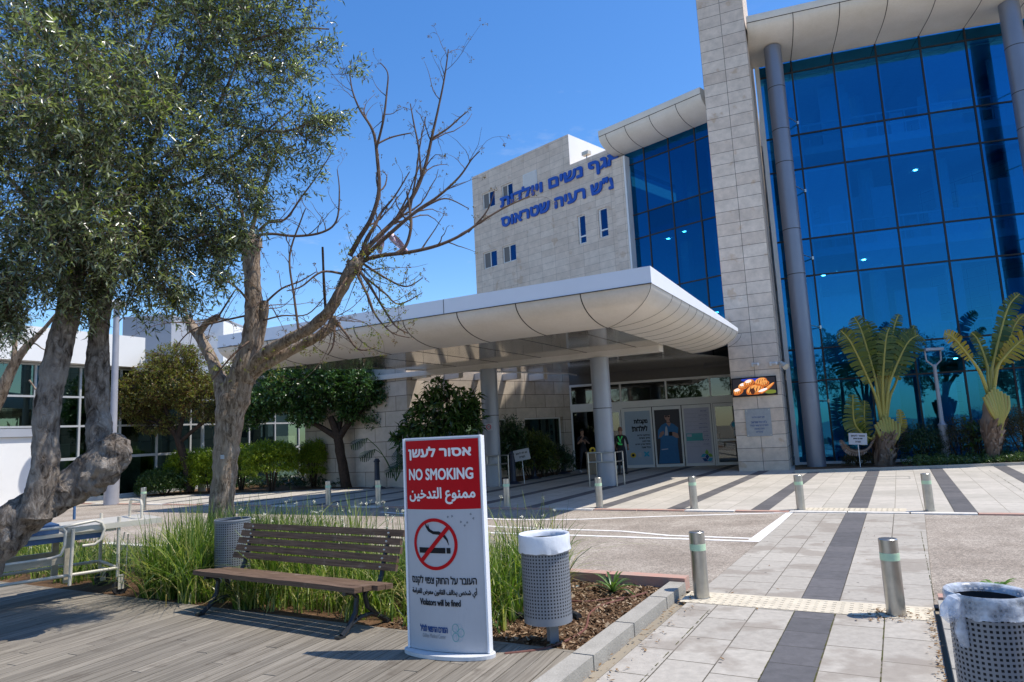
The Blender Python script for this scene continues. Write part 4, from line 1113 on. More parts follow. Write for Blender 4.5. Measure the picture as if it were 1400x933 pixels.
# ================================================================ STREET FURNITURE
# ---- bollards
def bollard(c, label, rz, group):
    t = thing('bollard', label, 'bollard', (c.x, c.y, c.z), rz, group)
    R, H = .078, .655
    m = MB(STEEL); m.lathe(c, [(R, 0), (R, H-.006), (R-.006, H)], 28); m.build('post', parent=t, smooth=True)
    b = MB(REFL); b.lathe(c, [(R+.0005, H-.185), (R+.002, H-.184), (R+.002, H-.121), (R+.0005, H-.12)], 28, cap=False); b.build('reflective_band', parent=t, smooth=True)
    f = MB(STEEL); f.lathe(c, [(R+.012, 0), (R+.012, .006), (R, .008)], 28, cap=False); f.build('collar', parent=t)
    return t
b0 = bollard(S(-1.93, 7.18), 'steel bollard standing by the corner of the brown planting bed', 0, 'steel bollards with pale green bands')
def bcopy(p, label):
    c = copy_tree(b0); c.location = p; c['label'] = label; c.rotation_euler = (0, 0, rng.uniform(0, 6)); return c
bcopy(S(-.20, 7.07), 'steel bollard with a dark top standing on cream tactile slabs, closest to the plastic-lined bin')
far_lab = ['steel bollard beyond the crossing, nearest the right palm and lamp post', 'steel bollard beside the cream tactile strip at the plaza edge', 'steel bollard by the corner of the white road marking, left of the tactile strip',
           'steel bollard in sun just right of the column with the handrail', 'steel bollard in canopy shade between the sign and the right canopy column', 'steel bollard hidden low behind the no smoking sign grass',
           'pale bollard above the bench back, left of the dark blue post', 'pale bollard above the left end of the bench backrest', 'pale bollard on the far kerb behind the bare tree trunk', 'pale bollard behind the hospital bed head, far left']
fx = [.31, -1.82, -3.88, -5.98, -8.35, -10.5, -12.3, -14.1]
for i, s_ in enumerate(fx):
    lab = ['steel bollard beyond the crossing, nearest the right palm and lamp post', 'steel bollard beside the cream tactile strip at the plaza edge', 'steel bollard in full sun directly in front of the entrance poster doors',
           'steel bollard at the foot of the right canopy column, edge of the canopy shadow', 'bollard in canopy shade just right of the no smoking sign', 'bollard on the plaza kerb behind the no smoking sign',
           'pale bollard seen above the right half of the bench back', 'pale bollard seen above the left half of the bench back'][i]
    bcopy(S(s_, 14.42, .012), lab)
p = G(196, 697); bcopy(Vector((p.x, p.y, 0)), 'pale bollard seen just above the head end of the hospital bed')

# ---- no smoking sign
sg = thing('no_smoking_sign', 'tall white and red no smoking sign standing on the deck', 'sign', (-.62, 5.62, .02), 0)
a_, b_ = G(561, 884, .06), G(668, 892, .06)
sx_ = (b_-a_); sx_.z = 0; SWD = sx_.length; sx_.normalize(); so_ = Vector((sx_.y, -sx_.x, 0))
if so_.y > 0: so_ = -so_
SG = 1.69; SAG = .055
s0 = Vector((a_.x, a_.y, 0))
zb_, zt_ = .055, 1.735
def sf(x, z, lift=0.0):                                        # bowed front: x from 0 to SWD
    k = 1-(2*x/SWD-1)**2
    return s0+sx_*x+so_*(SAG*k+lift)+UP*z
def bowed(mb, x0, x1, z0, z1, m, lift=0.0, n=16):
    vs, fs = [], []
    for i in range(n+1):
        x = x0+(x1-x0)*i/n; vs += [sf(x, z0, lift), sf(x, z1, lift)]
    for i in range(n): fs.append((2*i, 2*i+2, 2*i+3, 2*i+1))
    mb.add(vs, fs, m)
m = MB(SIGNW)
n = 16; vs = []
ring = [sf(SWD*i/n, 0) for i in range(n+1)]+[s0+sx_*(SWD*(n-i)/n)-so_*(.045+.3*SAG*(1-(2*(n-i)/n-1)**2)) for i in range(n+1)]
m.prism([(q.x, q.y) for q in ring], zb_, zt_)
m.build('panel', parent=sg)
e = MB(FASCIA)
for x in (-.006, SWD+.006): e.frame(s0, sx_, so_, UP, (x-.008, -.058, zb_), (x+.008, .012, zt_+.008))
e.prism([((q*1.0).x, q.y) for q in ring], zt_, zt_+.012)
e.build('edge_profile', parent=sg)
bs = MB(mat('white_base_plate', (.62, .62, .62), .5, .08, 8))
cc = s0+sx_*(SWD/2)-so_*.01
bs.prism([(q.x, q.y) for q in [cc+sx_*(.40*math.cos(t))+so_*(.16*math.sin(t)) for t in [2*PI*i/40 for i in range(40)]]], .022, .05); bs.build('base_plate', parent=sg)
rz_ = 1.735-.575
m = MB(SIGNR); bowed(m, .012, SWD-.012, rz_, 1.722, SIGNR, .0015); m.build('red_field', parent=sg)
w_ = MB(WPRINT)
f1 = lambda x, y, l: sf(x, y, .0035+l)
k = SWD/.67
write(w_, heb('אסור לעשן'), f1, .045*k, .60*k, 1.565, 1.665, bold=.005)
w_.build('lettering_line', parent=sg); w_ = MB(WPRINT)
write(w_, 'NO SMOKING', f1, .045*k, .61*k, 1.40, 1.488, bold=.0035)
w_.build('lettering_line', parent=sg); w_ = MB(WPRINT)
write(w_, arabic('ممنوع التدخين'), f1, .045*k, .62*k, 1.205, 1.335, bold=.0035)
w_.build('lettering_line', parent=sg)
ik = MB(INK)
for i, (dx, dz) in enumerate(((.395, 1.10), (.43, 1.105), (.50, 1.06), (.55, 1.055), (.58, 1.12), (.6, 1.085), (.53, 1.03))): ik.add([sf(dx*k+.008*math.cos(t)*(1+.5*math.sin(3*t+i)), dz+.010*math.sin(t), .0012) for t in [2*PI*j/8 for j in range(8)]], [tuple(range(8))], GREYP)
ik.build('glue_marks', parent=sg); ik = MB(INK)
# the symbol: ring, slash, cigarette and smoke
cx, cz, RO, RI_ = .272*k, .885, .205, .178
rg = MB(SIGNR); vs, fs = [], []
for i in range(65):
    t = 2*PI*i/64
    vs += [sf(cx+RO*math.cos(t), cz+RO*math.sin(t), .003), sf(cx+RI_*math.cos(t), cz+RI_*math.sin(t), .003)]
for i in range(64): fs.append((2*i, 2*i+2, 2*i+3, 2*i+1))
rg.add(vs, fs)
d_ = Vector((.69, .72)); nn = Vector((-.72, .69))*.017
vs = []
for i in range(13):
    q = d_*(-RI_*1.02+RI_*2.04*i/12)
    vs += [sf(cx+q.x+nn.x, cz+q.y+nn.y, .0045), sf(cx+q.x-nn.x, cz+q.y-nn.y, .0045)]
rg.add(vs, [(2*i, 2*i+1, 2*i+3, 2*i+2) for i in range(12)])
rg.build('red_ring', parent=sg)
def strip(mb, pts, m, lift):
    mb.add([sf(cx+x, cz+y, lift) for x, y in pts], [tuple(range(len(pts)))], m)
for x0, x1 in ((-.150, -.06), (-.06, .03), (.03, .098), (.108, .142)): strip(ik, [(x0, -.072), (x1, -.072), (x1, -.028), (x0, -.028)], INK, .0032)
def smoke(P, Wd):
    n = len(P); L, Rr = [], []
    for i in range(n):
        a, b = P[max(i-1, 0)], P[min(i+1, n-1)]; t = Vector((b[0]-a[0], b[1]-a[1])).normalized(); o = Vector((-t.y, t.x))*Wd[i]
        L.append((P[i][0]+o.x, P[i][1]+o.y)); Rr.append((P[i][0]-o.x, P[i][1]-o.y))
    for i in range(n-1): strip(ik, [L[i], L[i+1], Rr[i+1], Rr[i]], INK, .0031)
smoke([(.13, -.008), (.115, .035), (.085, .07), (.04, .088), (-.01, .09), (-.05, .11), (-.075, .14), (-.085, .168)], [.001, .008, .013, .014, .012, .012, .008, .001])
smoke([(-.005, .088), (-.035, .105), (-.055, .125), (-.058, .16)], [.004, .008, .008, .001])
ik.build('cigarette_symbol', parent=sg); ik = MB(INK)
write(ik, heb('העובר על החוק צפוי לקנס'), f1, .045*k, .605*k, .555, .635, bold=.0016)
ik.build('small_print_line', parent=sg); ik = MB(INK)
write(ik, arabic('أي شخص يخالف القانون معرض للغرامة'), f1, .045*k, .605*k, .47, .545, bold=.0012)
ik.build('small_print_line', parent=sg); ik = MB(INK)
write(ik, 'Violators will be fined', f1, .12*k, .475*k, .405, .455, bold=.0014)
ik.build('small_print_line', parent=sg)
q = MB(NAVY); write(q, heb('המרכז הרפואי לגליל'), f1, .115*k, .36*k, .20, .252, bold=.002); write(q, 'Galilee Medical Center', f1, .135*k, .345*k, .155, .185, m=GREYP)
for i in range(6):
    t = i*PI/3; c = (.44*k+.03*math.cos(t), .205+.04*math.sin(t))
    vs = []
    for j in range(17):
        a = 2*PI*j/16; vs += [sf(c[0]+.028*math.cos(a), c[1]+.034*math.sin(a), .002+i*.0002), sf(c[0]+.024*math.cos(a), c[1]+.030*math.sin(a), .002+i*.0002)]
    q.add(vs, [(2*j, 2*j+2, 2*j+3, 2*j+1) for j in range(16)], POSTB if i % 2 else TEAL)
q.build('logo', parent=sg)

# ---- bench
sL, sR = G(262, 783, .43), G(484, 808, .43)
ux = (sR-sL); ux.z = 0; BL = ux.length; ux.normalize(); vy = Vector((-ux.y, ux.x, 0))
bc = (sL+sR)/2
bn_ = thing('park_bench', 'weathered brown slatted bench on black cast iron legs, standing on the deck', 'bench', (bc.x, bc.y, .02))
o = Vector((sL.x, sL.y, 0))
def BPt(x, y, z): return o+ux*x+vy*y+UP*z
def slat(name, x0, x1, y, z, w, h, tilt, sd):
    m = MB(BENCHW)
    c, s_ = math.cos(tilt), math.sin(tilt); zd, yd = Vector((0, 0, 1)), vy
    wv, hv = yd*c+zd*s_, -yd*s_+zd*c
    N = 14; vs, uv = [], []
    for i in range(N+1):
        x = x0+(x1-x0)*i/N; jz = rng.normal(0, .0016)
        for (a, b) in ((-1, -1), (1, -1), (1, 1), (-1, 1)):
            p = BPt(x, y, z)+wv*(a*w/2+rng.normal(0, .0012))+hv*(b*h/2+jz)
            vs.append(p); uv.append((x+sd*3.1, (a+b*2)*.03+sd))
    fs = [tuple([3, 2, 1, 0]), tuple(range(4*N, 4*N+4))]
    for i in range(N):
        for k in range(4): fs.append((4*i+k, 4*i+(k+1) % 4, 4*i+4+(k+1) % 4, 4*i+4+k))
    m.add(vs, fs, None, uv); return m.build(name, parent=bn_)
for i in range(4): slat('seat_slat', rng.normal(0, .006), BL+rng.normal(0, .006)+(.06 if i > 1 else 0), .055+.112*i, .425-.012*i, .098, .045, -.06, i+.3)
for i in range(5):
    f = i/4
    slat('backrest_slat', .03+rng.normal(0, .008), BL+.05+rng.normal(0, .012), .50+.13*f, .535+.30*f, .062, .034, PI/2-.30, i+7.7)
for x in (.22, BL-.14):
    m = MB(BLACKP)
    R = [.021, .024, .026, .024, .021, .02]
    m.tube([BPt(x, -.02, .035), BPt(x, .06, .085), BPt(x, .15, .2), BPt(x, .17, .33), BPt(x, .10, .40)], [.026, .024, .024, .024, .02], 8)
    m.tube([BPt(x, .56, .035), BPt(x, .46, .09), BPt(x, .30, .22), BPt(x, .27, .33), BPt(x, .34, .40)], [.026, .024, .024, .024, .02], 8)
    m.tube([BPt(x, .06, .09), BPt(x, .20, .145), BPt(x, .34, .14), BPt(x, .46, .095)], .02, 8)
    m.tube([BPt(x, .01, .392), BPt(x, .22, .378), BPt(x, .44, .36), BPt(x, .50, .46), BPt(x, .56, .66), BPt(x, .645, .86)], [.022, .024, .026, .024, .021, .017], 8)
    m.frame(BPt(x, -.05, .02), ux, vy, UP, (-.03, -.03, 0), (.03, .05, .02)); m.frame(BPt(x, .58, .02), ux, vy, UP, (-.03, -.05, 0), (.03, .03, .02))
    m.build('cast_iron_leg', parent=bn_, smooth=True)
bt = MB(STEEL)
for x in (.22, BL-.14):
    for i in range(5): bt.lathe(BPt(x, .478+.13*i/4, .535+.075*i), [(.001, 0), (.012, .003), (.001, .006)], 8, axis=Matrix.Rotation(PI/2, 3, 'X'))
bt.build('bolts', parent=bn_)

# ---- litter bins of perforated sheet
def perforated(name, c, p=.0265, hole=.5, z0=0.0, z1=1.0):
    m, n, l, b = newmat(name)
    b.inputs['Base Color'].default_value = c4(c); b.inputs['Roughness'].default_value = .42
    t = n.new('ShaderNodeTexCoord'); s = n.new('ShaderNodeSeparateXYZ'); l.new(t.outputs['UV'], s.inputs[0])
    def fr(sock):
        d = n.new('ShaderNodeMath'); d.operation = 'DIVIDE'; d.inputs[1].default_value = p; l.new(sock, d.inputs[0])
        f = n.new('ShaderNodeMath'); f.operation = 'FRACT'; l.new(d.outputs[0], f.inputs[0])
        k = n.new('ShaderNodeMath'); k.operation = 'SUBTRACT'; k.inputs[1].default_value = .5; l.new(f.outputs[0], k.inputs[0])
        a = n.new('ShaderNodeMath'); a.operation = 'ABSOLUTE'; l.new(k.outputs[0], a.inputs[0])
        q = n.new('ShaderNodeMath'); q.operation = 'LESS_THAN'; q.inputs[1].default_value = hole/2; l.new(a.outputs[0], q.inputs[0]); return q.outputs[0]
    mu = n.new('ShaderNodeMath'); mu.operation = 'MULTIPLY'; l.new(fr(s.outputs[0]), mu.inputs[0]); l.new(fr(s.outputs[1]), mu.inputs[1])
    gt = n.new('ShaderNodeMath'); gt.operation = 'GREATER_THAN'; gt.inputs[1].default_value = z0; l.new(s.outputs[1], gt.inputs[0])
    ls = n.new('ShaderNodeMath'); ls.operation = 'LESS_THAN'; ls.inputs[1].default_value = z1; l.new(s.outputs[1], ls.inputs[0])
    m2 = n.new('ShaderNodeMath'); m2.operation = 'MULTIPLY'; l.new(mu.outputs[0], m2.inputs[0]); l.new(gt.outputs[0], m2.inputs[1])
    m3 = n.new('ShaderNodeMath'); m3.operation = 'MULTIPLY'; l.new(m2.outputs[0], m3.inputs[0]); l.new(ls.outputs[0], m3.inputs[1])
    tr = n.new('ShaderNodeBsdfTransparent'); mx = n.new('ShaderNodeMixShader')
    l.new(m3.outputs[0], mx.inputs[0]); l.new(b.outputs[0], mx.inputs[1]); l.new(tr.outputs[0], mx.inputs[2]); l.new(mx.outputs[0], n['Material Output'].inputs[0])
    return m
PERF = perforated('perforated_grey_sheet', (.20, .215, .24), .0265, .5, .055, .66)
DLIN = mat('dark_bin_inside', (.02, .021, .024), .7, .1)
def bin_body(c, R, H, zb, label, liner, lean=0.0, pole=True):
    t = thing('litter_bin', label, 'litter bin', (c.x, c.y, 0))
    m = MB(PERF); m.lathe(c+UP*zb, [(R, 0), (R, H)], 48, cap=False); m.build('perforated_drum', parent=t, smooth=True)
    m = MB(DLIN); m.lathe(c+UP*zb, [(.01, .012), (R-.012, .012), (R-.012, H-.02)], 32, cap=False); m.build('inner_bag', parent=t, smooth=True)
    m = MB(GREYP); m.lathe(c+UP*zb, [(R-.004, H-.012), (R+.006, H-.012), (R+.008, H), (R+.004, H+.008), (R-.004, H+.006)], 48, cap=False); m.build('rim', parent=t, smooth=True); m = MB(GREYP); m.lathe(c+UP*zb, [(.01, 0), (R, 0)], 32, cap=False); m.build('bottom', parent=t)
    if pole:
        m = MB(GREYP); m.box((c.x+.03, c.y+.0, (zb+.02)/2), (.085, .05, zb+.02), .5); m.build('post', parent=t)
    return t
cb1 = G(753, 886); bin1c = Vector((cb1.x-.005, cb1.y+.06, 0))
t = bin_body(bin1c, .20, .69, .20, 'grey perforated litter bin with a white liner folded over its rim, beside the sign', True)
def liner_ring(t, c, R, zt, depth, seed, m_=LINER, flare=.0):
    m = MB(m_); N = 72; vs, fs = [], []
    rows = [(-.022, -.30), (-.016, -.05), (-.004, .008), (.010, .012), (.017, -.02), (.015, -.55), (.020, -.98), (.016+flare, -1.02)]
    for j, (dr, f) in enumerate(rows):
        for i in range(N):
            a = 2*PI*i/N
            w = mnoise.noise(Vector((math.cos(a)*4, math.sin(a)*4, j*.35+seed)))
            w2 = mnoise.noise(Vector((math.cos(a)*11, math.sin(a)*11, j*.6+seed)))
            z = zt+(f*depth if f < 0 else f)+(.014*w*depth/.11+.004*w2 if j > 4 else 0)
            r = R+dr+.004*w2+.002*w
            if j > 2: r = max(r, R+.0095)
            vs.append(c+Vector((r*math.cos(a), r*math.sin(a), z)))
    for j in range(len(rows)-1):
        for i in range(N): fs.append((j*N+i, j*N+(i+1) % N, (j+1)*N+(i+1) % N, (j+1)*N+i))
    m.add(vs, fs); return m
liner_ring(t, bin1c, .20, .89, .125, 1.0).build('liner', parent=t, smooth=True)
# bin behind the bench
c2 = Y(318, 740, 8.35); bin2c = Vector((c2.x, c2.y, 0))
t = bin_body(bin2c, .20, .69, .20, 'grey perforated litter bin standing behind the left end of the bench', False)
# bin at the lower right with a clear bag
q = Y(1346, 800, 3.8); bin3c = Vector((q.x, q.y, 0))
t = bin_body(bin3c, .182, .62, .165, 'grey perforated litter bin with a knotted clear plastic bag, at the right edge', True)
def bagmat():
    m, n, l, b = newmat('clear_plastic_bag')
    b.inputs['Base Color'].default_value = (.75, .80, .88, 1); b.inputs['Roughness'].default_value = .22
    tr = n.new('ShaderNodeBsdfTransparent'); tr.inputs[0].default_value = (.93, .95, .98, 1); mx = n.new('ShaderNodeMixShader')
    t = n.new('ShaderNodeTexCoord'); z = n.new('ShaderNodeTexNoise'); z.inputs['Scale'].default_value = 14; z.inputs['Detail'].default_value = 5; l.new(t.outputs['Object'], z.inputs['Vector'])
    r = n.new('ShaderNodeMapRange'); r.inputs['From Min'].default_value = .35; r.inputs['From Max'].default_value = .65; r.inputs['To Min'].default_value = .22; r.inputs['To Max'].default_value = .72
    l.new(z.outputs['Fac'], r.inputs['Value']); l.new(r.outputs[0], mx.inputs[0])
    u = n.new('ShaderNodeBump'); u.inputs['Strength'].default_value = .6; u.inputs['Distance'].default_value = .02; l.new(z.outputs['Fac'], u.inputs['Height']); l.new(u.outputs[0], b.inputs['Normal'])
    l.new(tr.outputs[0], mx.inputs[1]); l.new(b.outputs[0], mx.inputs[2]); l.new(mx.outputs[0], n['Material Output'].inputs[0]); return m
BAG = bagmat()
liner_ring(t, bin3c, .182, .785, .10, 5.0, BAG, .004).build('plastic_bag', parent=t, smooth=True)
kn = MB(BAG)
e0 = bin3c+Vector((-.192, -.04, .77))
def crumple(pts, rad, seed):
    vs, fs = [], []; N = 14
    kn.tube(pts, rad, N, rough=.55, seed=seed, fr=14)
crumple([e0+Vector((.03, .0, .01)), e0+Vector((-.015, -.01, -.005)), e0+Vector((-.04, -.012, -.05)), e0+Vector((-.055, -.015, -.085)), e0+Vector((-.05, -.015, -.11))], [.018, .032, .045, .038, .012], 2)
crumple([e0+Vector((.0, -.015, .0)), e0+Vector((.005, -.02, -.09)), e0+Vector((.0, -.022, -.16)), e0+Vector((.01, -.02, -.235))], [.02, .022, .032, .022], 9)
kn.build('bag_knot', parent=t, smooth=True)

# ---- lamp posts
def lamp_disc(c, H, label):
    t = thing('street_lamp', label, 'street lamp', (c.x, c.y, 0))
    M_ = mat('pale_lamp_paint', (.52, .53, .53), .45, .06, 5) if not bpy.data.materials.get('pale_lamp_paint') else bpy.data.materials['pale_lamp_paint']
    m = MB(M_); m.lathe(c, [(.15, 0), (.15, .9), (.17, .95), (.12, 1.02), (.075, 1.1), (.06, H-.55), (.06, H-.5)], 20); m.build('post', parent=t, smooth=True)
    m = MB(M_); m.tube([c+UP*(H-.55), c+Vector((.10, 0, H-.42)), c+Vector((.17, 0, H-.25)), c+Vector((.17, 0, H-.08))], .035, 8); m.build('arm', parent=t, smooth=True)
    m = MB(M_); m.lathe(c+Vector((0, 0, H-.1)), [(.02, -.05), (.25, -.02), (.29, .03), (.22, .09), (.0, .12)], 24, cap=False); m.build('lamp_head', parent=t, smooth=True)
    return t
c = Y(276, 662, 28.2); lamp_disc(Vector((c.x, c.y, 0)), 4.15, 'slim pale lamp post with a disc head, beside the yellow green hedge')
c = Vector((14.45, 23.45, 0)); t = thing('street_lamp', 'grey lamp post with a yoke head between the two palms', 'street lamp', (c.x, c.y, 0))
m = MB(COLG); m.lathe(c, [(.15, 0), (.13, 1.25), (.15, 1.3), (.09, 1.36), (.07, 1.45), (.058, 3.25), (.07, 3.3), (.05, 3.36)], 20); m.build('post', parent=t, smooth=True)
m = MB(COLG); m.tube([c+Vector((-.02, 0, 3.3)), c+Vector((-.25, 0, 3.5)), c+Vector((-.27, 0, 3.85))], .03, 8); m.tube([c+Vector((.02, 0, 3.3)), c+Vector((.25, 0, 3.5)), c+Vector((.27, 0, 3.85))], .03, 8); m.build('yoke', parent=t, smooth=True)
m = MB(COLG); m.box(c+UP*3.88, (.62, .3, .09)); m.build('lamp_head', parent=t)
c = G(152, 690); c = Vector((c.x, c.y, 0)); t = thing('street_lamp', 'thick pale lamp post half hidden behind the olive trunk', 'street lamp', (c.x, c.y, 0))
LG = mat('shade_grey_lamp_paint', (.33, .33, .36), .5, .1, 3); m = MB(LG); m.lathe(c, [(.235, 0), (.235, 1.55), (.25, 1.6), (.14, 1.75), (.115, 1.9), (.10, 6.8)], 24); m.build('post', parent=t, smooth=True)  # pale post's grey-lilac shade is put into the paint colour
m = MB(ALU); m.lathe(c+UP*6.8, [(.1, 0), (.3, .08), (.32, .14), (.1, .3), (0, .32)], 20, cap=False); m.build('lamp_head', parent=t, smooth=True)

# ---- on the pillar: screen, plaque, cameras
def PP(a, z, o_=0.0): return P0+px_*a+UP*z-pb_*o_
tv = thing('advert_screen', 'wide lit screen showing pastries, fixed on the stone pillar', 'screen', tuple(PP(.78, 2.95)))
m = MB(INK); m.frame(P0, px_, UP, -pb_, (.03, 2.62, .01), (1.53, 3.28, .10)); m.build('casing', parent=tv)
SCR = [emit('screen_dark', (.012, .010, .014), .6), emit('screen_crust', (.46, .11, .012), .8), emit('screen_crust_light', (.75, .30, .07), .8), emit('screen_sugar', (.85, .70, .62), .8), emit('screen_blue', (.01, .03, .30), .8), emit('screen_green', (.14, .16, .015), .7), emit('screen_chocolate', (.045, .009, .002), .8)]
scn = MB(SCR[0]); scn.add([PP(.07, 2.66, .102), PP(1.49, 2.66, .102), PP(1.49, 3.24, .102), PP(.07, 3.24, .102)], [(0, 1, 2, 3)])
lay = [0]
def blob(cx, cy, rx, ry, m, a=0, jag=.0):
    lay[0] += 1; n = 22
    P = [(min(1.485, max(.075, x)), min(3.235, max(2.665, y))) for x, y in ell(cx, cy, rx, ry, n, a)]
    scn.add([PP(x, y, .103+lay[0]*.0004) for x, y in P], [tuple(range(n))], m)
blob(.78, 3.2, .42, .09, SCR[4]); blob(1.32, 2.73, .2, .07, SCR[5])
for (x, y, r) in ((.22, 2.80, .17), (.42, 2.98, .16), (.62, 3.08, .17), (.80, 2.82, .27), (1.02, 3.10, .19), (1.14, 3.02, .14)):
    blob(x, y, r*1.15, r*.72, SCR[1], .3)
    blob(x-.02, y+.035, r*.95, r*.5, SCR[2], .3)
    for k_ in range(4): blob(x-.6*r+.4*r*k_, y+.01, r*.06, r*.48, SCR[6], -.35)
    if x < .7: blob(x-.02, y+.06, r*.62, r*.30, SCR[3], .25)
blob(.72, 2.78, .08, .11, SCR[6]); blob(1.22, 2.86, .30, .055, SCR[1], .65); blob(1.22, 2.875, .28, .03, SCR[2], .65); blob(1.06, 2.80, .16, .045, SCR[3], .3)
scn.build('picture', parent=tv)
pq = thing('wall_plaque', 'square grey glass plaque with blue writing fixed on the pillar below the screen', 'plaque', tuple(PP(.8, 1.65)))
m = MB(mat('frosted_plaque', (.30, .32, .34), .3, .1, 8)); m.frame(P0, px_, UP, -pb_, (.38, 1.2, .012), (1.23, 2.16, .03)); m.build('plate', parent=pq)
q = MB(NAVY); fq = lambda x, y, l: PP(x, y, .0325+l)
for tx, x0, x1, z0, z1 in (('אגף נשים ויולדות', .60, 1.02, 1.83, 1.90), ('ע"ש רעיה שטראוס', .56, 1.08, 1.66, 1.74), ('המרכז הרפואי לגליל', .52, 1.12, 1.55, 1.62), ('נתרם באהבה', .66, .98, 1.44, 1.49), ('נהריה', .70, .92, 1.33, 1.38)): write(q, heb(tx), fq, x0, x1, z0, z1, bold=.002)
q.build('plaque_print', parent=pq)
st_ = MB(STEEL)
for x in (.43, 1.18):
    for z in (1.25, 2.11): st_.lathe(PP(x, z, .03), [(.018, 0), (.018, .012)], 10, axis=Matrix.Rotation(PI/2, 3, 'X'))
st_.build('fixings', parent=pq)
def camera_box(a, z, label, big=False):
    t = thing('security_camera', label, 'security camera', tuple(PP(a, z)), 0, 'cameras on the pillar')
    m = MB(ALU); m.frame(P0, px_, UP, -pb_, (a-.04, z-.07, .005), (a+.04, z+.07, .06)); m.build('bracket', parent=t)
    m = MB(ALU); m.tube([PP(a+.02, z, .06), PP(a+.12, z-.02, .16)], .02, 8); m.build('arm', parent=t)
    m = MB(ALU); m.tube([PP(a+.06, z, .12), PP(a+.2, z-.01, .22), PP(a+.21, z-.012, .225)], [.05, .055, .04], 12); m.build('housing', parent=t, smooth=True)
camera_box(.80, 3.72, 'small white security camera above the middle of the pastry screen')
camera_box(1.40, 3.70, 'small white security camera above the right end of the pastry screen')
t = thing('floodlight', 'cream floodlight on the right corner of the stone pillar', 'floodlight', tuple(PP(1.67, 3.6)))
m = MB(CREAM); m.tube([PP(1.60, 3.68, .03), PP(1.78, 3.66, .12)], .025, 8); m.build('arm', parent=t)
m = MB(CREAM); m.tube([PP(1.72, 3.72, .05), PP(1.86, 3.58, .22), PP(1.90, 3.54, .26)], [.06, .11, .12], 12); m.build('lamp_head', parent=t)
fl = TWP(tw(800, 214)[0], zS+.02, -.12); t = thing('floodlight', 'small floodlight on the roof edge above the blue lettering', 'floodlight', tuple(fl))
m = MB(STEEL); m.tube([fl, fl+UP*.18], .03, 8); m.build('bracket', parent=t)
m = MB(CREAM); m.frame(fl+UP*.2, wx, wo, UP, (-.2, -.12, -.02), (.2, .14, .16)); m.build('lamp_head', parent=t)

# ---- hand rails round the canopy columns
def rail(c, label):
    t = thing('guard_rail', label, 'guard rail', (c.x, c.y, 0), 0, 'steel rails round the canopy columns')
    u_, v_ = bdir, Vector((bdir.y, -bdir.x, 0)); r = .44
    def q(x, y, z): return c+u_*x+v_*y+UP*z
    for x in (-r, r):
        m = MB(STEEL); m.tube([q(x, .33, .0), q(x, .33, 1.02)], .022, 10); m.build('post', parent=t, smooth=True)
    for z in (.74, 1.02):
        m = MB(STEEL); m.tube([q(-r, -.3, z), q(-r, .33, z), q(r, .33, z), q(r, -.3, z)], .020, 10); m.build('rail_bar', parent=t, smooth=True)
    m = MB(STEEL); m.tube([q(0, .33, .74), q(0, .33, 1.02)], .016, 8)
    for x in (-r, r): m.tube([q(x, -.3, 0), q(x, -.3, 1.02)], .022, 10)
    m.build('struts', parent=t, smooth=True)
rail(cR, 'steel guard rail round the right canopy column, nearest the doors')
rail(cL_, 'steel guard rail round the left canopy column, behind the no smoking sign')
t = thing('notice', 'small white no smoking notice hung on the left canopy column', 'notice', tuple(cL_+UP*2.0))
nc = cL_+Vector((.0, -.30, 1.98)); nc.x -= .06
m = MB(SIGNW); m.box(nc, (.26, .012, .24)); m.build('plate', parent=t)
q = MB(SIGNR); vs = []
for i in range(25):
    a = 2*PI*i/24; vs += [nc+Vector((.085*math.cos(a), -.008, .085*math.sin(a))), nc+Vector((.062*math.cos(a), -.008, .062*math.sin(a)))]
q.add(vs, [(2*i, 2*i+2, 2*i+3, 2*i+1) for i in range(24)]); q.bar(nc+Vector((-.055, -.009, -.055)), nc+Vector((.055, -.009, .055)), .02, .002)
q.box(nc+Vector((0, -.007, 0)), (.1, .002, .02), 0, INK); q.build('symbol', parent=t)

# ---- signs on stakes
def stake_sign(c, label, tilt, H=.86, lines=()):
    t = thing('stake_sign', label, 'sign', (c.x, c.y, 0))
    m = MB(ALU); m.tube([c, c+Vector((tilt*-.3, .02, H-.15))], .013, 6); m.build('stake', parent=t)
    n = Vector((-.25, -.97, 0)); x = Vector((.97, -.25, 0)); x = (x+UP*tilt).normalized(); z_ = (UP-x*tilt).normalized()
    b = c+Vector((tilt*-.3, .0, H-.02))
    m = MB(SIGNW); m.frame(b, x, z_, n, (-.28, -.19, -.006), (.28, .19, .006)); m.build('board', parent=t)
    q = MB(INK); fmm = lambda X, Y_, l: b+x*X+z_*Y_+n*(.008+l)
    for tx, x0, x1, y0, y1 in lines: write(q, heb(tx), fmm, x0, x1, y0, y1, bold=.003)
    q.build('print', parent=t)
stake_sign(Vector((11.35, 23.1, .05)), 'white sign board on a stake left of the first palm', -.07, .95, (('אסור לעשן', -.21, .21, .06, .14), ('שטח נקי מעישון', -.14, .14, -.02, .03), ('תודה', -.08, .08, -.12, -.07)))
c = Y(717, 655, 23.8); stake_sign(Vector((c.x, c.y, 0)), 'tilted small sign board on a stake in the dark bushes left of the entrance', .16, 1.0, (('נא לא לעשן', -.2, .2, .02, .1), ('תודה', -.1, .1, -.1, -.04)))

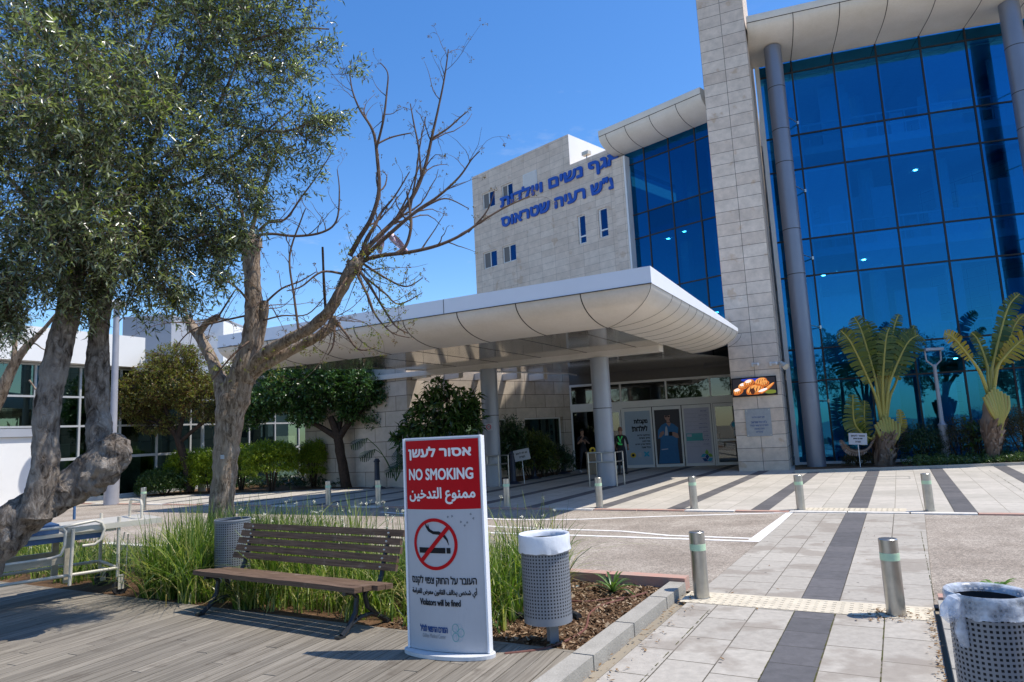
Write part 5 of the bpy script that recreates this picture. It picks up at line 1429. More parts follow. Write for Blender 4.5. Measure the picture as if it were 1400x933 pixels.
# ---- dark blue posts at the planting
def blue_post(c, label, H=1.0):
    t = thing('dark_post', label, 'post', (c.x, c.y, 0), 0, 'dark blue iron posts by the planting')
    M_ = bpy.data.materials.get('dark_blue_iron') or mat('dark_blue_iron', (.012, .02, .045), .45, .1, 8)
    m = MB(M_); m.lathe(c, [(.19, 0), (.19, .06), (.11, .1), (.1, .16), (.09, H-.12), (.115, H-.11), (.115, H-.06), (.09, H-.05), (.08, H), (.02, H+.02)], 18); m.build('post', parent=t, smooth=True)
    m = MB(M_); m.lathe(c, [(.30, 0), (.28, .03), (.19, .05)], 18, cap=False); m.build('foot', parent=t)
c = G(516, 668); blue_post(Vector((c.x, c.y, 0)), 'dark blue post before the grey wall, below the dark green tree', 1.05)
c = G(702, 662); blue_post(Vector((c.x, c.y, 0)), 'dark blue post just right of the left canopy column', 1.1)
c = G(730, 655); blue_post(Vector((c.x, c.y, 0)), 'dark blue post among the bushes by the black window', 1.05)
c = G(771, 648); blue_post(Vector((c.x, c.y, 0)), 'dark blue post at the wall corner left of the entrance glass', 1.05)

# ---- pedestal with a yellow flower print
c = G(812, 649); c = Vector((c.x, c.y, 0)); t = thing('pedestal_bin', 'beige box bin with a yellow flower behind the right canopy column', 'bin', (c.x, c.y, 0))
m = MB(mat('beige_box', (.30, .235, .17), .7, .08)); m.box(c+UP*.42, (.40, .38, .8), -.4); m.box(c+UP*.84, (.44, .42, .05), -.4); m.build('body', parent=t)
m = MB(YEL)
for i in range(10):
    a = 2*PI*i/10; m.lathe(c+Vector((-.02+.09*math.cos(a), -.24, .93+.09*math.sin(a))), [(.0, -.01), (.04, 0), (.0, .01)], 8, axis=Matrix.Rotation(PI/2, 3, 'X'), cap=False)
m.lathe(c+Vector((-.02, -.245, .93)), [(0, -.012), (.055, 0), (0, .012)], 10, DBARK, False, Matrix.Rotation(PI/2, 3, 'X'))
m.build('sunflower', parent=t)

# ---- pipes and hoses in the bed
BROWNP = mat('brown_drip_pipe', (.16, .06, .04), .6, .15, 20)
def hose(name, label, cat, px, r, m_, dz=0.0):
    pts = [G(u, v, .012) + UP*(r+dz) for u, v in px]
    P = []
    for i in range(len(pts)-1):
        a, b, c_, d = pts[max(i-1, 0)], pts[i], pts[i+1], pts[min(i+2, len(pts)-1)]
        for k_ in range(6):
            t_ = k_/6; P.append(.5*((2*b)+(c_-a)*t_+(2*a-5*b+4*c_-d)*t_*t_+(3*b-a-3*c_+d)*t_**3))
    P.append(pts[-1]); m = MB(m_); m.tube(P, r, 8); tag(m.build(name, smooth=True), label, cat)
hose('drip_pipe', 'brown drip irrigation pipe looping over the bed soil to the agapanthus', 'pipe', [(690, 896), (740, 890), (775, 878), (800, 862), (806, 842), (822, 830), (850, 822), (885, 812)], .011, BROWNP)
hose('drip_pipe', 'thin brown drip pipe lying straight along the bed behind the litter bin', 'pipe', [(770, 822), (800, 824), (835, 820), (870, 818)], .009, BROWNP)
hose('drain_pipe', 'black ribbed pipe lying across the soil behind the litter bin', 'pipe', [(676, 838), (700, 843), (725, 850), (745, 848), (775, 842), (792, 848)], .03, RUBBER)
c = G(789, 803, .012); m = MB(emit('x', (0, 0, 0), 0) if False else mat('turquoise_scrap', (.02, .35, .5), .5, .1)); m.add([c+Vector((-.03, 0, .005)), c+Vector((.0, -.012, .012)), c+Vector((.035, .005, .006)), c+Vector((.005, .018, .014))], [(0, 1, 2, 3)]); tag(m.build('plastic_scrap'), 'scrap of turquoise plastic lying on the bed soil', 'litter')
# manhole frame in the plaza
c = G(1205, 653.5, .012); t = thing('manhole_cover', 'square paved manhole cover in the plaza before the first palm', 'manhole', (c.x, c.y, .012))
m = MB(KERB)
for (x0, x1, y0, y1) in ((-.7, .7, -.45, -.41), (-.7, .7, .41, .45), (-.7, -.66, -.41, .41), (.66, .7, -.41, .41)): m.frame(c, UX, VX, UP, (x0, y0, -.002), (x1, y1, .006))
m.build('rim', parent=t)

# ---- hospital bed
wb = G(160, 812, .02); bdx = Vector((.72, .695, 0)).normalized(); bdy = Vector((-bdx.y, bdx.x, 0))
hb = thing('hospital_bed', 'old cream hospital bed with blue parts, parked on the deck behind the olive trunk', 'hospital bed', (wb.x-.8, wb.y-.6, .02))
H0 = Vector((wb.x, wb.y, 0))
def HB(x, y, z):
    z = .34+(z-.34)*1.22 if z > .34 else z
    return H0+bdx*x+bdy*y+UP*z                     # x from the head end (0) to the foot (negative), y to the far side
R_ = .019
def hbt(name, pts, r=R_, m_=CREAM): m = MB(m_); m.tube([HB(*p) for p in pts], r, 10); return m.build(name, parent=hb, smooth=True)
hbt('lower_rail', [(-2.1, 0, .33), (0, 0, .33)]); hbt('lower_rail', [(-2.1, .85, .33), (0, .85, .33)]); hbt('cross_rail', [(0, 0, .33), (0, .85, .33)]); hbt('cross_rail', [(-2.1, 0, .33), (-2.1, .85, .33)])
for x, y in ((0, 0), (0, .85), (-2.1, 0), (-2.1, .85)):
    hbt('upright', [(x, y, .22), (x, y, .84)], .02)
    w_ = MB(RUBBER); c = HB(x+.03, y, .095)
    w_.lathe(c, [(.045, -.018), (.085, -.02), (.094, 0), (.085, .02), (.045, .018)], 20, axis=Matrix.Rotation(PI/2, 3, 'X') if False else (Matrix.Rotation(math.atan2(bdx.y, bdx.x), 3, 'Z') @ Matrix.Rotation(PI/2, 3, 'X')), cap=True)
    k = w_.build('wheel', parent=hb, smooth=True)
    f = MB(CREAM); f.frame(c, bdx, bdy, UP, (-.03, -.035, -.02), (.035, -.026, .14)); f.frame(c, bdx, bdy, UP, (-.03, .026, -.02), (.035, .035, .14)); f.frame(c, bdx, bdy, UP, (-.03, -.035, .125), (.035, .035, .145)); f.build('fork', parent=k)
# frame beam, scissor legs, platform
m = MB(mat('worn_beige_frame', (.42, .37, .28), .5, .15, 8)); m.frame(H0, bdx, bdy, UP, (-2.0, .08, .46), (-.5, .13, .54)); m.frame(H0, bdx, bdy, UP, (-2.0, .72, .46), (-.5, .77, .54)); m.frame(H0, bdx, bdy, UP, (-.56, .04, .24), (-.49, .10, .88)); m.frame(H0, bdx, bdy, UP, (-.56, .75, .24), (-.49, .81, .88))
m.bar(HB(-1.9, .1, .36), HB(-1.35, .1, .70), .05); m.bar(HB(-1.35, .1, .36), HB(-1.85, .1, .70), .05); m.build('lifting_frame', parent=hb)
m = MB(CREAM); m.frame(H0, bdx, bdy, UP, (-2.1, .02, .785), (-.02, .83, .82)); m.frame(H0, bdx, bdy, UP, (-.55, -.03, .82), (.50, .88, .885)); m.build('platform', parent=hb)
m = MB(BLUEP); m.frame(H0, bdx, bdy, UP, (-1.9, .06, .72), (-.15, .79, .78)); m.build('blue_tray', parent=hb)
m = MB(BLUEP); m.frame(H0, bdx, bdy, UP, (-2.0, .08, .823), (-.62, .77, .93)); m.build('mattress', parent=hb)
# side rails
hbt('side_rail', [(-1.75, -.06, .60), (-1.72, -.06, .54), (-1.66, -.06, .515), (-.72, -.06, .52), (-.62, -.06, .54), (-.585, -.06, .62), (-.58, -.06, .76), (-.62, -.06, .80), (-1.7, -.06, .80), (-1.75, -.06, .74), (-1.75, -.06, .60)], .017)
hbt('side_rail', [(-.52, -.06, .22), (-.50, -.06, .77)], .02); hbt('side_rail', [(-1.85, -.06, .1), (-1.84, -.06, .62)], .022)
hbt('head_loop', [(-.40, -.05, .60), (-.27, -.05, .60), (-.20, -.05, .64), (-.17, -.05, .74), (-.20, -.05, .80), (-.27, -.05, .83), (-.62, -.05, .80)], .017)
hbt('far_side_rail', [(-1.5, .92, .74), (-1.5, .92, .99), (-1.4, .92, 1.0), (-.35, .92, .96), (-.3, .92, .93), (-.3, .92, .80)], .017, BLUEP)
for x in (-1.2, -.8): hbt('rail_strut', [(x, .92, .74), (x, .92, .98)], .013, BLUEP)
hbt('head_frame', [(.30, .15, .78), (.30, .15, .93), (.30, .2, .97), (.30, .62, .97), (.30, .68, .92), (.30, .68, .78)], .017)
hbt('drip_hook', [(.06, -.03, .35), (.09, -.03, .35), (.10, -.03, .66), (.06, -.03, .68), (.04, -.03, .6)], .008, STEEL)

# ---- torn bag caught in the tree
# ================================================================ PLANTS
def unit(a): return a/np.maximum(np.linalg.norm(a, axis=1, keepdims=True), 1e-9)
def rand_dirs(n): return unit(rng.normal(size=(n, 3)))
def leaf_arrays(C, D, N, L, W, fold=.25, wide=.45, droop=0.0):
    n = len(C); D = unit(D); Sx = unit(np.cross(D, N)); Nn = np.cross(Sx, D)
    L = np.broadcast_to(L, n)[:, None]; W = np.broadcast_to(W, n)[:, None]
    V = np.empty((n, 5, 3))
    tip = C+D*L+np.array([0, 0, -1.0])*L*droop
    mid = C+D*L*wide
    V[:, 0] = C; V[:, 1] = mid+Sx*W/2+Nn*W*fold; V[:, 2] = tip; V[:, 3] = mid-Sx*W/2+Nn*W*fold; V[:, 4] = mid
    b = (np.arange(n)*5)[:, None]
    F = np.concatenate([b+np.array([[0, 1, 2, 4]]), b+np.array([[0, 4, 2, 3]])])
    return V.reshape(-1, 3), F
def join_arrays(parts):
    Vs, Fs, o = [], [], 0
    for V, F in parts: Vs.append(V); Fs.append(F+o); o += len(V)
    return np.concatenate(Vs), np.concatenate(Fs)
def stems_arrays(A_, B_, r):
    n = len(A_); D = unit(B_-A_); X = unit(np.cross(D, np.tile([[.3, .5, .8]], (n, 1)))); Yv = np.cross(D, X)
    r = np.broadcast_to(r, n)[:, None]; V = np.empty((n, 6, 3))
    for k in range(3):
        a = 2*PI*k/3; o = (X*math.cos(a)+Yv*math.sin(a))*r; V[:, k] = A_+o; V[:, 3+k] = B_+o*.5
    b = (np.arange(n)*6)[:, None]
    F = np.concatenate([b+np.array([[k, (k+1) % 3, 3+(k+1) % 3, 3+k]]) for k in range(3)])
    return V.reshape(-1, 3), F
def sprigs(C, Ax, leaves, length, L, W, spread=.75, fold=.2, jitter=.25, droop=.0):
    """twigs set with pairs of leaves"""
    n = len(C); Ax = unit(Ax); P = []
    R = unit(np.cross(Ax, rand_dirs(n))); T = np.cross(Ax, R)
    for k in range(leaves):
        f = (k+.5)/leaves; a = k*2.4+rng.uniform(0, .6, n)
        side = R*np.cos(a)[:, None]+T*np.sin(a)[:, None]
        D = unit(Ax*(1-spread+.35*f)+side*spread+rng.normal(0, jitter, (n, 3)))
        N = unit(np.array([0, 0, 1.0])+rng.normal(0, .6, (n, 3)))
        P.append(leaf_arrays(C+Ax*(length*f)[:, None] if hasattr(length, '__len__') else C+Ax*length*f, D, N, L*rng.uniform(.65, 1.25, n), W*rng.uniform(.75, 1.2, n), fold, droop=droop))
    return join_arrays(P)
def smooth_path(pts, k=5):
    P = []
    pts = [Vector(p) for p in pts]
    for i in range(len(pts)-1):
        a, b, c, d = pts[max(i-1, 0)], pts[i], pts[i+1], pts[min(i+2, len(pts)-1)]
        for j in range(k):
            t = j/k; P.append(.5*((2*b)+(c-a)*t+(2*a-5*b+4*c-d)*t*t+(3*b-a-3*c+d)*t**3))
    P.append(pts[-1]); return P
def smooth_rad(r, k=5):
    out = []
    for i in range(len(r)-1):
        for j in range(k): out.append(r[i]+(r[i+1]-r[i])*j/k)
    return out+[r[-1]]
def limb(mb, px, k=6, n=10, rough=.16, seed=0.0, fr=4.0, m=None):
    """px: (u, v, distance, radius in photo pixels)"""
    pts = [Y(u, v, y) for u, v, y, r in px]; rad = [max(.004, r*y/FPX*.85*y/math.hypot(q.x, y)) for (u, v, y, r), q in zip(px, pts)]
    P, R = smooth_path(pts, k), smooth_rad(rad, k)
    mb.tube(P, R, n, m, rough=rough, seed=seed, fr=fr); return P, R

# ---- the olive tree
ol = Y(-60, 822, 6.7); olive = thing('olive_tree', 'large olive tree with grey green crown and two trunks leaning over the hospital bed', 'tree', (ol.x, ol.y, 0))
m = MB(BARK)
limb(m, [(-110, 880, 6.6, 46), (-60, 815, 6.65, 44), (-5, 742, 6.75, 38), (40, 702, 6.85, 36), (88, 672, 6.95, 34), (128, 640, 7.0, 29), (152, 614, 7.0, 25), (165, 596, 7.0, 12)], 9, 26, .32, 1.0, 6)
limb(m, [(118, 668, 6.9, 22), (144, 642, 6.9, 27), (162, 618, 6.92, 24), (172, 600, 6.95, 10)], 8, 20, .42, 4.0, 9)
limb(m, [(52, 705, 6.8, 32), (60, 660, 6.78, 25), (62, 610, 6.78, 23.5), (64, 560, 6.78, 23), (74, 510, 6.8, 23.5), (86, 460, 6.82, 22), (98, 400, 6.85, 20), (108, 350, 6.9, 16), (114, 300, 6.95, 12), (118, 230, 7.0, 8), (110, 140, 7.0, 5), (90, 20, 7.0, 3)], 9, 22, .15, 2.0, 6)
limb(m, [(140, 645, 7.05, 24), (136, 600, 7.1, 21), (134, 555, 7.15, 19.5), (134, 490, 7.2, 19), (138, 420, 7.25, 17), (146, 355, 7.3, 14), (168, 280, 7.35, 9), (210, 190, 7.4, 5), (250, 70, 7.4, 2.5)], 9, 20, .20, 3.0, 7)
m.build('trunk', parent=olive, smooth=True)
m = MB(BARK2)
def bl(px, seed): limb(m, px, 5, 7, .1, seed)
bl([(104, 360, 6.9, 8), (60, 300, 6.8, 5), (0, 230, 6.8, 3.5), (-70, 160, 6.8, 2)], 1); bl([(112, 310, 6.95, 7), (60, 190, 7.2, 4), (10, 60, 7.3, 2)], 2)
bl([(160, 290, 7.3, 6.5), (235, 230, 7.5, 4), (300, 140, 7.6, 2.6), (345, 30, 7.6, 1.6)], 3); bl([(175, 260, 7.4, 5), (260, 250, 7.5, 3.2), (330, 205, 7.5, 2.2), (400, 150, 7.5, 1.3)], 4)
bl([(120, 250, 7, 5), (180, 120, 7.3, 3.4), (220, 0, 7.3, 2)], 5); bl([(200, 210, 7.4, 4), (280, 60, 7.6, 2.6), (380, -30, 7.6, 2)], 6); bl([(150, 330, 7.3, 5), (210, 340, 7.3, 3), (280, 320, 7.1, 3)], 7)
bl([(100, 350, 6.9, 5), (50, 380, 6.7, 3), (-20, 390, 6.4, 3)], 8); bl([(330, 60, 7.5, 3), (400, 40, 7.5, 2), (450, 40, 7.5, 1.2)], 9); bl([(310, 170, 7.4, 3), (390, 180, 7.3, 2), (450, 150, 7.3, 1)], 10)
m.build('limbs', parent=olive, smooth=True)
lobes = [(60, 60, 7.0, 1.30, 1.0), (190, 60, 7.3, 1.10, .9), (300, 60, 7.5, .75, .55), (60, 230, 6.7, 1.0, 1.0), (170, 220, 7.1, .95, .9), (270, 190, 7.4, .80, .66), (250, 300, 7.2, .55, .55), (180, 350, 7.1, .50, .5), (70, 350, 6.7, .60, .7),
         (0, 390, 6.6, .42, .35), (-80, 200, 6.6, 1.2, .8), (-60, 10, 6.8, 1.2, .8), (140, -90, 7.2, 1.2, .9), (300, -60, 7.5, .9, .55), (390, -10, 7.5, .42, .15), (410, 55, 7.5, .32, .11), (370, 110, 7.4, .46, .17), (430, 165, 7.3, .22, .07), (380, 190, 7.4, .36, .09),
         (345, 255, 7.3, .38, .11), (300, 318, 7.2, .24, .16), (240, 385, 7.1, .30, .2), (280, 370, 7.1, .22, .12), (120, 400, 6.9, .3, .14), (20, 430, 6.6, .16, .05), (455, 35, 7.5, .13, .03), (470, 150, 7.3, .10, .03), (330, 20, 7.5, .6, .28), (355, 195, 7.4, .3, .08), (60, -120, 6.9, 1.3, .6),
         (400, 240, 7.4, .2, .025), (430, 190, 7.4, .28, .03), (470, 100, 7.5, .1, .01), (340, 290, 7.3, .16, .02), (200, 405, 7.1, .22, .1), (40, 140, 5.9, .8, .5), (150, 140, 6.3, .7, .45), (120, 300, 6.2, .55, .3)]
NS = 11500; wsum = sum(l[4] for l in lobes)
C = []
for (u, v, y, r, w_) in lobes:
    c = np.array(Y(u, v, y)); n = int(NS*w_/wsum)
    d = rand_dirs(n); rad = r*rng.uniform(.06, 1.0, n)**(1/2.4)
    q = c+d*(rad*(1+.18*np.sin(d[:, 0]*9+d[:, 2]*7)))[:, None]*np.array([1, 1, .92]); C.append(q)
C = np.concatenate(C)
ctr = np.array(Y(140, 150, 7.1))
keep = np.array([mnoise.noise(Vector(p)*2.6+Vector((3, 1, 7))) > -.20 for p in C]); C = C[keep]
Ax = unit((C-ctr)*.55+rng.normal(0, .75, C.shape)+np.array([0, 0, -.15]))
OLV = leafmat('olive_leaves', [(.032, .043, .026), (.05, .067, .038), (.08, .10, .056), (.125, .15, .08), (.23, .255, .155), (.42, .45, .34), (.24, .30, .08)], .27, .36, 1.0, (1.3, 1.5, .5))
V, F = sprigs(C, Ax, 13, .27, .078, .0205, .70, .18)
fast_mesh('foliage', V, F, OLV, olive)
ny = 420; Cy = C[rng.integers(0, len(C), ny)]+rng.normal(0, .05, (ny, 3))
V, F = sprigs(Cy, unit(rng.normal(0, .5, (ny, 3))+np.array([.2, -.2, .9])), 7, .10, .058, .017, .6, .15)
fast_mesh('young_shoots', V, F, leafmat('young_olive_leaves', [(.16, .22, .025), (.22, .27, .04), (.30, .28, .04)], .4, .4, .4), olive)
V, F = stems_arrays(C-Ax*.12, C+Ax*.24, .0028); fast_mesh('twigs', V, F, TWIG, olive)
# second olive at the far left edge
c = Y(-30, 660, 10.5); o2 = thing('olive_tree', 'second olive tree with a leaning trunk at the left edge, behind the big one', 'tree', (c.x, c.y, 0))
m = MB(BARK2); limb(m, [(-60, 760, 10.5, 15), (-40, 640, 10.5, 13), (5, 530, 10.5, 11), (28, 485, 10.5, 8), (60, 450, 10.5, 4), (85, 420, 10.5, 2)], 6, 10, .15, 3); limb(m, [(18, 505, 10.5, 6), (20, 450, 10.5, 4), (5, 390, 10.5, 2)], 5, 7, .1, 5)
limb(m, [(30, 486, 10.5, 2), (45, 470, 10.5, 1.6), (60, 478, 10.5, 1.2), (80, 482, 10.5, 1)], 5, 5, 0); limb(m, [(40, 520, 10.5, 2), (60, 545, 10.5, 1.6), (78, 540, 10.5, 1)], 5, 5, 0); m.build('trunk', parent=o2, smooth=True)
n = 500; cc = np.array(Y(-25, 430, 10.5)); C = cc+rand_dirs(n)*(.75*rng.uniform(.1, 1, n)**.45)[:, None]
V, F = sprigs(C, rand_dirs(n), 10, .22, .062, .016); fast_mesh('foliage', V, F, leafmat('silver_olive_leaves', [(.05, .065, .045), (.12, .145, .11), (.17, .19, .15)], .4, .2), o2)

# ---- the bare tree
c = Y(303, 770, 10.4); bt_ = thing('bare_tree', 'nearly leafless pollarded tree with knobbly limbs behind the bench', 'tree', (c.x, c.y, 0))
m = MB(BARK2)
D0 = 10.4
limb(m, [(301, 790, D0, 27), (301, 740, D0, 23), (304, 680, D0, 20), (309, 620, D0, 20.5), (314, 575, D0, 23), (320, 545, D0, 27), (328, 520, D0, 22), (340, 490, D0, 18)], 9, 22, .14, 1, 6)
limb(m, [(330, 520, D0, 24), (344, 470, D0-.05, 18), (347, 425, D0-.1, 14.5), (345, 385, D0-.1, 14), (343, 352, D0-.1, 15), (342, 335, D0-.1, 20), (342, 324, D0-.1, 17), (342, 318, D0-.1, 6)], 8, 18, .17, 5, 7)
limb(m, [(352, 470, D0, 10), (360, 435, D0-.1, 8), (362, 412, D0-.1, 7)], 6, 10, .15, 7)
limb(m, [(312, 560, D0, 20), (301, 520, D0+.1, 13), (288, 490, D0+.2, 10), (275, 465, D0+.3, 9), (262, 445, D0+.4, 8), (255, 432, D0+.4, 5)], 7, 14, .14, 9)
limb(m, [(270, 458, D0+.3, 6), (284, 441, D0+.2, 5.5), (298, 434, D0+.1, 6)], 6, 9, .2, 11)
R1, _ = limb(m, [(336, 512, D0, 17), (362, 484, D0-.2, 11), (392, 466, D0-.4, 9.5), (425, 448, D0-.6, 9.5), (450, 425, D0-.8, 9), (466, 398, D0-.9, 9), (478, 374, D0-1, 11), (486, 362, D0-1, 13), (490, 354, D0-1, 8)], 7, 14, .16, 13, 8)
limb(m, [(338, 515, D0, 14), (370, 494, D0-.1, 9.5), (405, 476, D0-.1, 8.5), (435, 460, D0-.2, 8), (455, 444, D0-.2, 8.5), (460, 438, D0-.2, 9)], 7, 12, .18, 15, 8)
for i in range(36):             # rough pollard knuckles and peeling bark
    u, v, y = [(486, 364, D0-1), (457, 441, D0-.2), (343, 333, D0-.1)][i % 3]; a = rng.uniform(0, 6.3); q_ = [8, 5, 11][i % 3]
    limb(m, [(u+math.cos(a)*q_*.4, v+math.sin(a)*q_*.4, y, 4.5), (u+math.cos(a)*q_, v+math.sin(a)*q_, y-.03, 3.2), (u+math.cos(a)*q_*1.7, v+math.sin(a)*q_*1.5-2, y-.04, 1.2)], 2, 7, .3, i)
m.build('trunk', parent=bt_, smooth=True)
tw_ = MB(TWIG); tips = []
def twig(P, R, depth, gen=2):
    tw_.tube(P, R, 6 if R[0] > .01 else 4, cap=False); tips.append((P[-1], (P[-1]-P[-3]).normalized()))
    if gen <= 0: return
    Ltot = sum((P[i+1]-P[i]).length for i in range(len(P)-1)); k = int(Ltot*(3.6 if gen == 2 else 3.0)+rng.uniform(0, 1.4))
    for _ in range(k):
        i = rng.integers(len(P)//5, len(P)-1); t = (P[min(i+1, len(P)-1)]-P[i-1]).normalized()
        d = (t*.7+Vector(rng.normal(0, .6, 3))+Vector((0, 0, .25))).normalized(); L = Ltot*rng.uniform(.12, .34)*(1 if gen == 2 else .8)
        Q_ = [P[i].copy()]; d2_ = d.copy()
        for j in range(7):
            d2_ = (d2_+Vector(rng.normal(0, .16, 3))+Vector((0, 0, .07 if j < 4 else -.10))).normalized(); Q_.append(Q_[-1]+d2_*L/7)
        twig(Q_, [max(.0019, R[i]*.5*(1-.75*j/7)) for j in range(8)], depth, gen-1)
def tl(px, gen=2): 
    pts = smooth_path([Y(u, v, y) for u, v, y, r in px], 5); rad = smooth_rad([max(.0022, r*.62*y/FPX) for u, v, y, r in px], 5)
    twig(pts, rad, 0, gen)
D1, D2 = D0-.1, D0-1
tl([(343, 322, D1, 5), (352, 285, D1, 4.5), (366, 240, D1-.2, 4), (382, 195, D1-.3, 3), (386, 172, D1-.3, 1.5)])
tl([(338, 325, D1, 4.5), (331, 292, D1, 4), (322, 250, D1, 3), (312, 200, D1+.1, 1.5)])
tl([(350, 322, D1, 4), (372, 320, D1-.2, 3.2), (405, 323, D1-.3, 3), (440, 318, D1-.4, 2.6), (460, 302, D1-.4, 2.2), (464, 262, D1-.4, 1.6), (461, 232, D1-.4, 1)])
tl([(352, 318, D1, 3.4), (366, 305, D1-.2, 3), (390, 300, D1-.3, 2.4), (412, 270, D1-.3, 2), (434, 240, D1-.3, 1.4), (456, 205, D1-.3, 1)])
tl([(408, 450, D1-.5, 3), (402, 405, D1-.5, 2.6), (396, 350, D1-.5, 2.2), (412, 300, D1-.5, 1.6), (418, 285, D1-.5, 1)], 1)
tl([(478, 350, D2, 6), (492, 325, D2-.05, 5.5), (508, 298, D2-.1, 5), (518, 262, D2-.1, 4.4), (516, 218, D2-.1, 4), (510, 180, D2-.1, 3.2), (492, 150, D2-.1, 2.4), (482, 125, D2-.1, 1.8), (478, 100, D2-.1, 1.2)])
tl([(514, 205, D2-.1, 3.2), (524, 165, D2-.2, 2.8), (529, 125, D2-.2, 2.2), (530, 100, D2-.2, 1.6), (520, 86, D2-.2, 1)])
tl([(514, 198, D2-.1, 2.4), (535, 188, D2, 2), (562, 182, D2, 1.4)], 1)
tl([(490, 352, D2, 6.5), (516, 325, D2+.1, 6), (545, 296, D2+.2, 5.5), (568, 262, D2+.3, 5), (582, 225, D2+.3, 4.2), (591, 185, D2+.3, 3.5), (600, 145, D2+.3, 2.6), (608, 105, D2+.3, 2), (613, 68, D2+.3, 1.3)])
tl([(590, 190, D2+.3, 2.8), (612, 176, D2+.3, 2.2), (630, 160, D2+.3, 1.6), (640, 152, D2+.3, 1)], 1)
tl([(576, 240, D2+.3, 3), (572, 200, D2+.2, 2.4), (566, 170, D2+.2, 2), (561, 142, D2+.2, 1.2)])
tl([(560, 290, D2+.2, 3), (568, 245, D2+.1, 2.4), (574, 200, D2+.1, 1.8), (582, 160, D2+.1, 1.1)], 1)
tl([(500, 350, D2, 5), (535, 318, D2-.2, 4.4), (568, 290, D2-.3, 3.8), (600, 268, D2-.3, 3), (628, 242, D2-.3, 2.3), (645, 218, D2-.3, 1.6), (656, 207, D2-.3, 1)])
tl([(560, 296, D2, 3), (590, 278, D2, 2.4), (612, 272, D2, 1.6), (640, 285, D2, 1)], 1)
tl([(488, 358, D2, 5.4), (520, 350, D2, 4.8), (560, 345, D2-.3, 4.2), (598, 336, D2-.5, 3.8), (630, 322, D2-.6, 3.2), (655, 305, D2-.6, 2.6), (690, 284, D2-.6, 2), (725, 268, D2-.6, 1.3)], 1)
tl([(640, 318, D2-.6, 2.2), (665, 290, D2-.6, 1.8), (676, 262, D2-.6, 1.2)], 1)
tl([(492, 360, D2, 5), (500, 330, D2, 4.5), (512, 310, D2, 4), (522, 290, D2+.1, 3), (540, 268, D2, 2), (560, 235, D2, 1.2)], 1)
tl([(540, 348, D2-.15, 4.6), (555, 336, D2-.1, 4.2), (562, 310, D2-.1, 3.6), (560, 285, D2, 3), (556, 262, D2, 2)], 1)
for px in ([(488, 365, D2, 4), (505, 390, D2-.2, 3.2), (522, 418, D2-.2, 2.6), (540, 445, D2-.2, 2), (558, 456, D2-.2, 1.3)], [(486, 370, D2, 3.6), (503, 405, D2-.3, 3), (514, 432, D2-.3, 2.2), (536, 455, D2-.3, 1.6), (560, 462, D2-.3, 1)],
           [(460, 440, D0-.2, 3.4), (474, 458, D0-.4, 2.6), (490, 478, D0-.4, 2), (512, 476, D0-.4, 1.2)], [(490, 372, D2, 3), (525, 400, D2, 2.4), (545, 416, D2, 1.8), (575, 402, D2, 1)], [(495, 360, D2, 3), (530, 382, D2+.2, 2.3), (556, 392, D2+.2, 1.7), (578, 380, D2+.2, 1)],
           [(470, 375, D2, 3), (440, 372, D2-.2, 2.6), (412, 392, D2-.3, 2), (392, 398, D2-.3, 1.2)], [(480, 372, D2, 2.6), (462, 400, D2-.3, 2.2), (455, 430, D2-.3, 1.8), (436, 470, D2-.3, 1.2)], [(458, 436, D0-.2, 3), (456, 470, D0-.4, 2), (448, 486, D0-.4, 1.2)],
           [(347, 425, D1, 3), (330, 400, D1-.2, 2.4), (308, 385, D1-.2, 2), (290, 398, D1-.2, 1.3)], [(345, 430, D1, 2.6), (300, 440, D1-.2, 2.2), (262, 452, D1-.2, 1.6), (240, 475, D1-.2, 1)], [(256, 433, D0+.4, 3.4), (250, 408, D0+.4, 2.6), (245, 390, D0+.4, 1.6)],
           [(350, 460, D1, 2.6), (330, 475, D1-.2, 2.4), (310, 495, D1-.3, 2), (290, 520, D1-.3, 1.3)], [(362, 415, D1, 2.6), (385, 395, D1-.1, 2.1), (410, 385, D1-.1, 1.6), (432, 372, D1-.1, 1)], [(355, 440, D1, 2.2), (385, 432, D1-.2, 1.8), (420, 430, D1-.2, 1.4), (445, 405, D1-.2, 1)], [(298, 434, D1, 2.4), (310, 415, D1, 2), (322, 396, D1, 1.3)]):
    tl(px, 2)
for i in range(64):            # fine whippy shoots off the knuckles and limbs
    u, v, y = [(486, 362, D0-1), (488, 366, D0-1), (457, 441, D0-.2), (343, 328, D0-.1), (258, 440, D0+.35), (298, 434, D0+.1), (362, 416, D0-.1), (430, 446, D0-.6)][i % 8]
    q = Y(u+rng.normal(0, 4), v+rng.normal(0, 4), y); d = Vector((rng.normal(0, .8), rng.normal(0, .5), rng.normal(.05, .7))).normalized(); L = rng.uniform(.35, 1.15); P_ = [q]
    bend = Vector(rng.normal(0, .10, 3))+Vector((0, 0, rng.choice([-.10, -.03, .09])))
    for j in range(11): d = (d+bend+Vector(rng.normal(0, .09, 3))).normalized(); P_.append(P_[-1]+d*L/11)
    twig(P_, [.0085*(1-.78*j/11)*rng.uniform(.8, 1.0) for j in range(12)], 0, 1)
tw_.build('twigs', parent=bt_, smooth=True)
st_ = MB(DBARK); limb(st_, [(446, 434, D0-.75, 2.6), (443, 390, D0-.75, 2.3), (441, 338, D0-.75, 2.0)], 4, 6, .2); st_.build('dead_stake', parent=bt_)
C, Ax = [], []
for p, d in tips:
    for _ in range(rng.integers(0, 4)): C.append(np.array(p)+rng.normal(0, .022, 3)); Ax.append(np.array(d)+rng.normal(0, .5, 3)+np.array([0, 0, -.5]))
C, Ax = np.array(C), np.array(Ax)
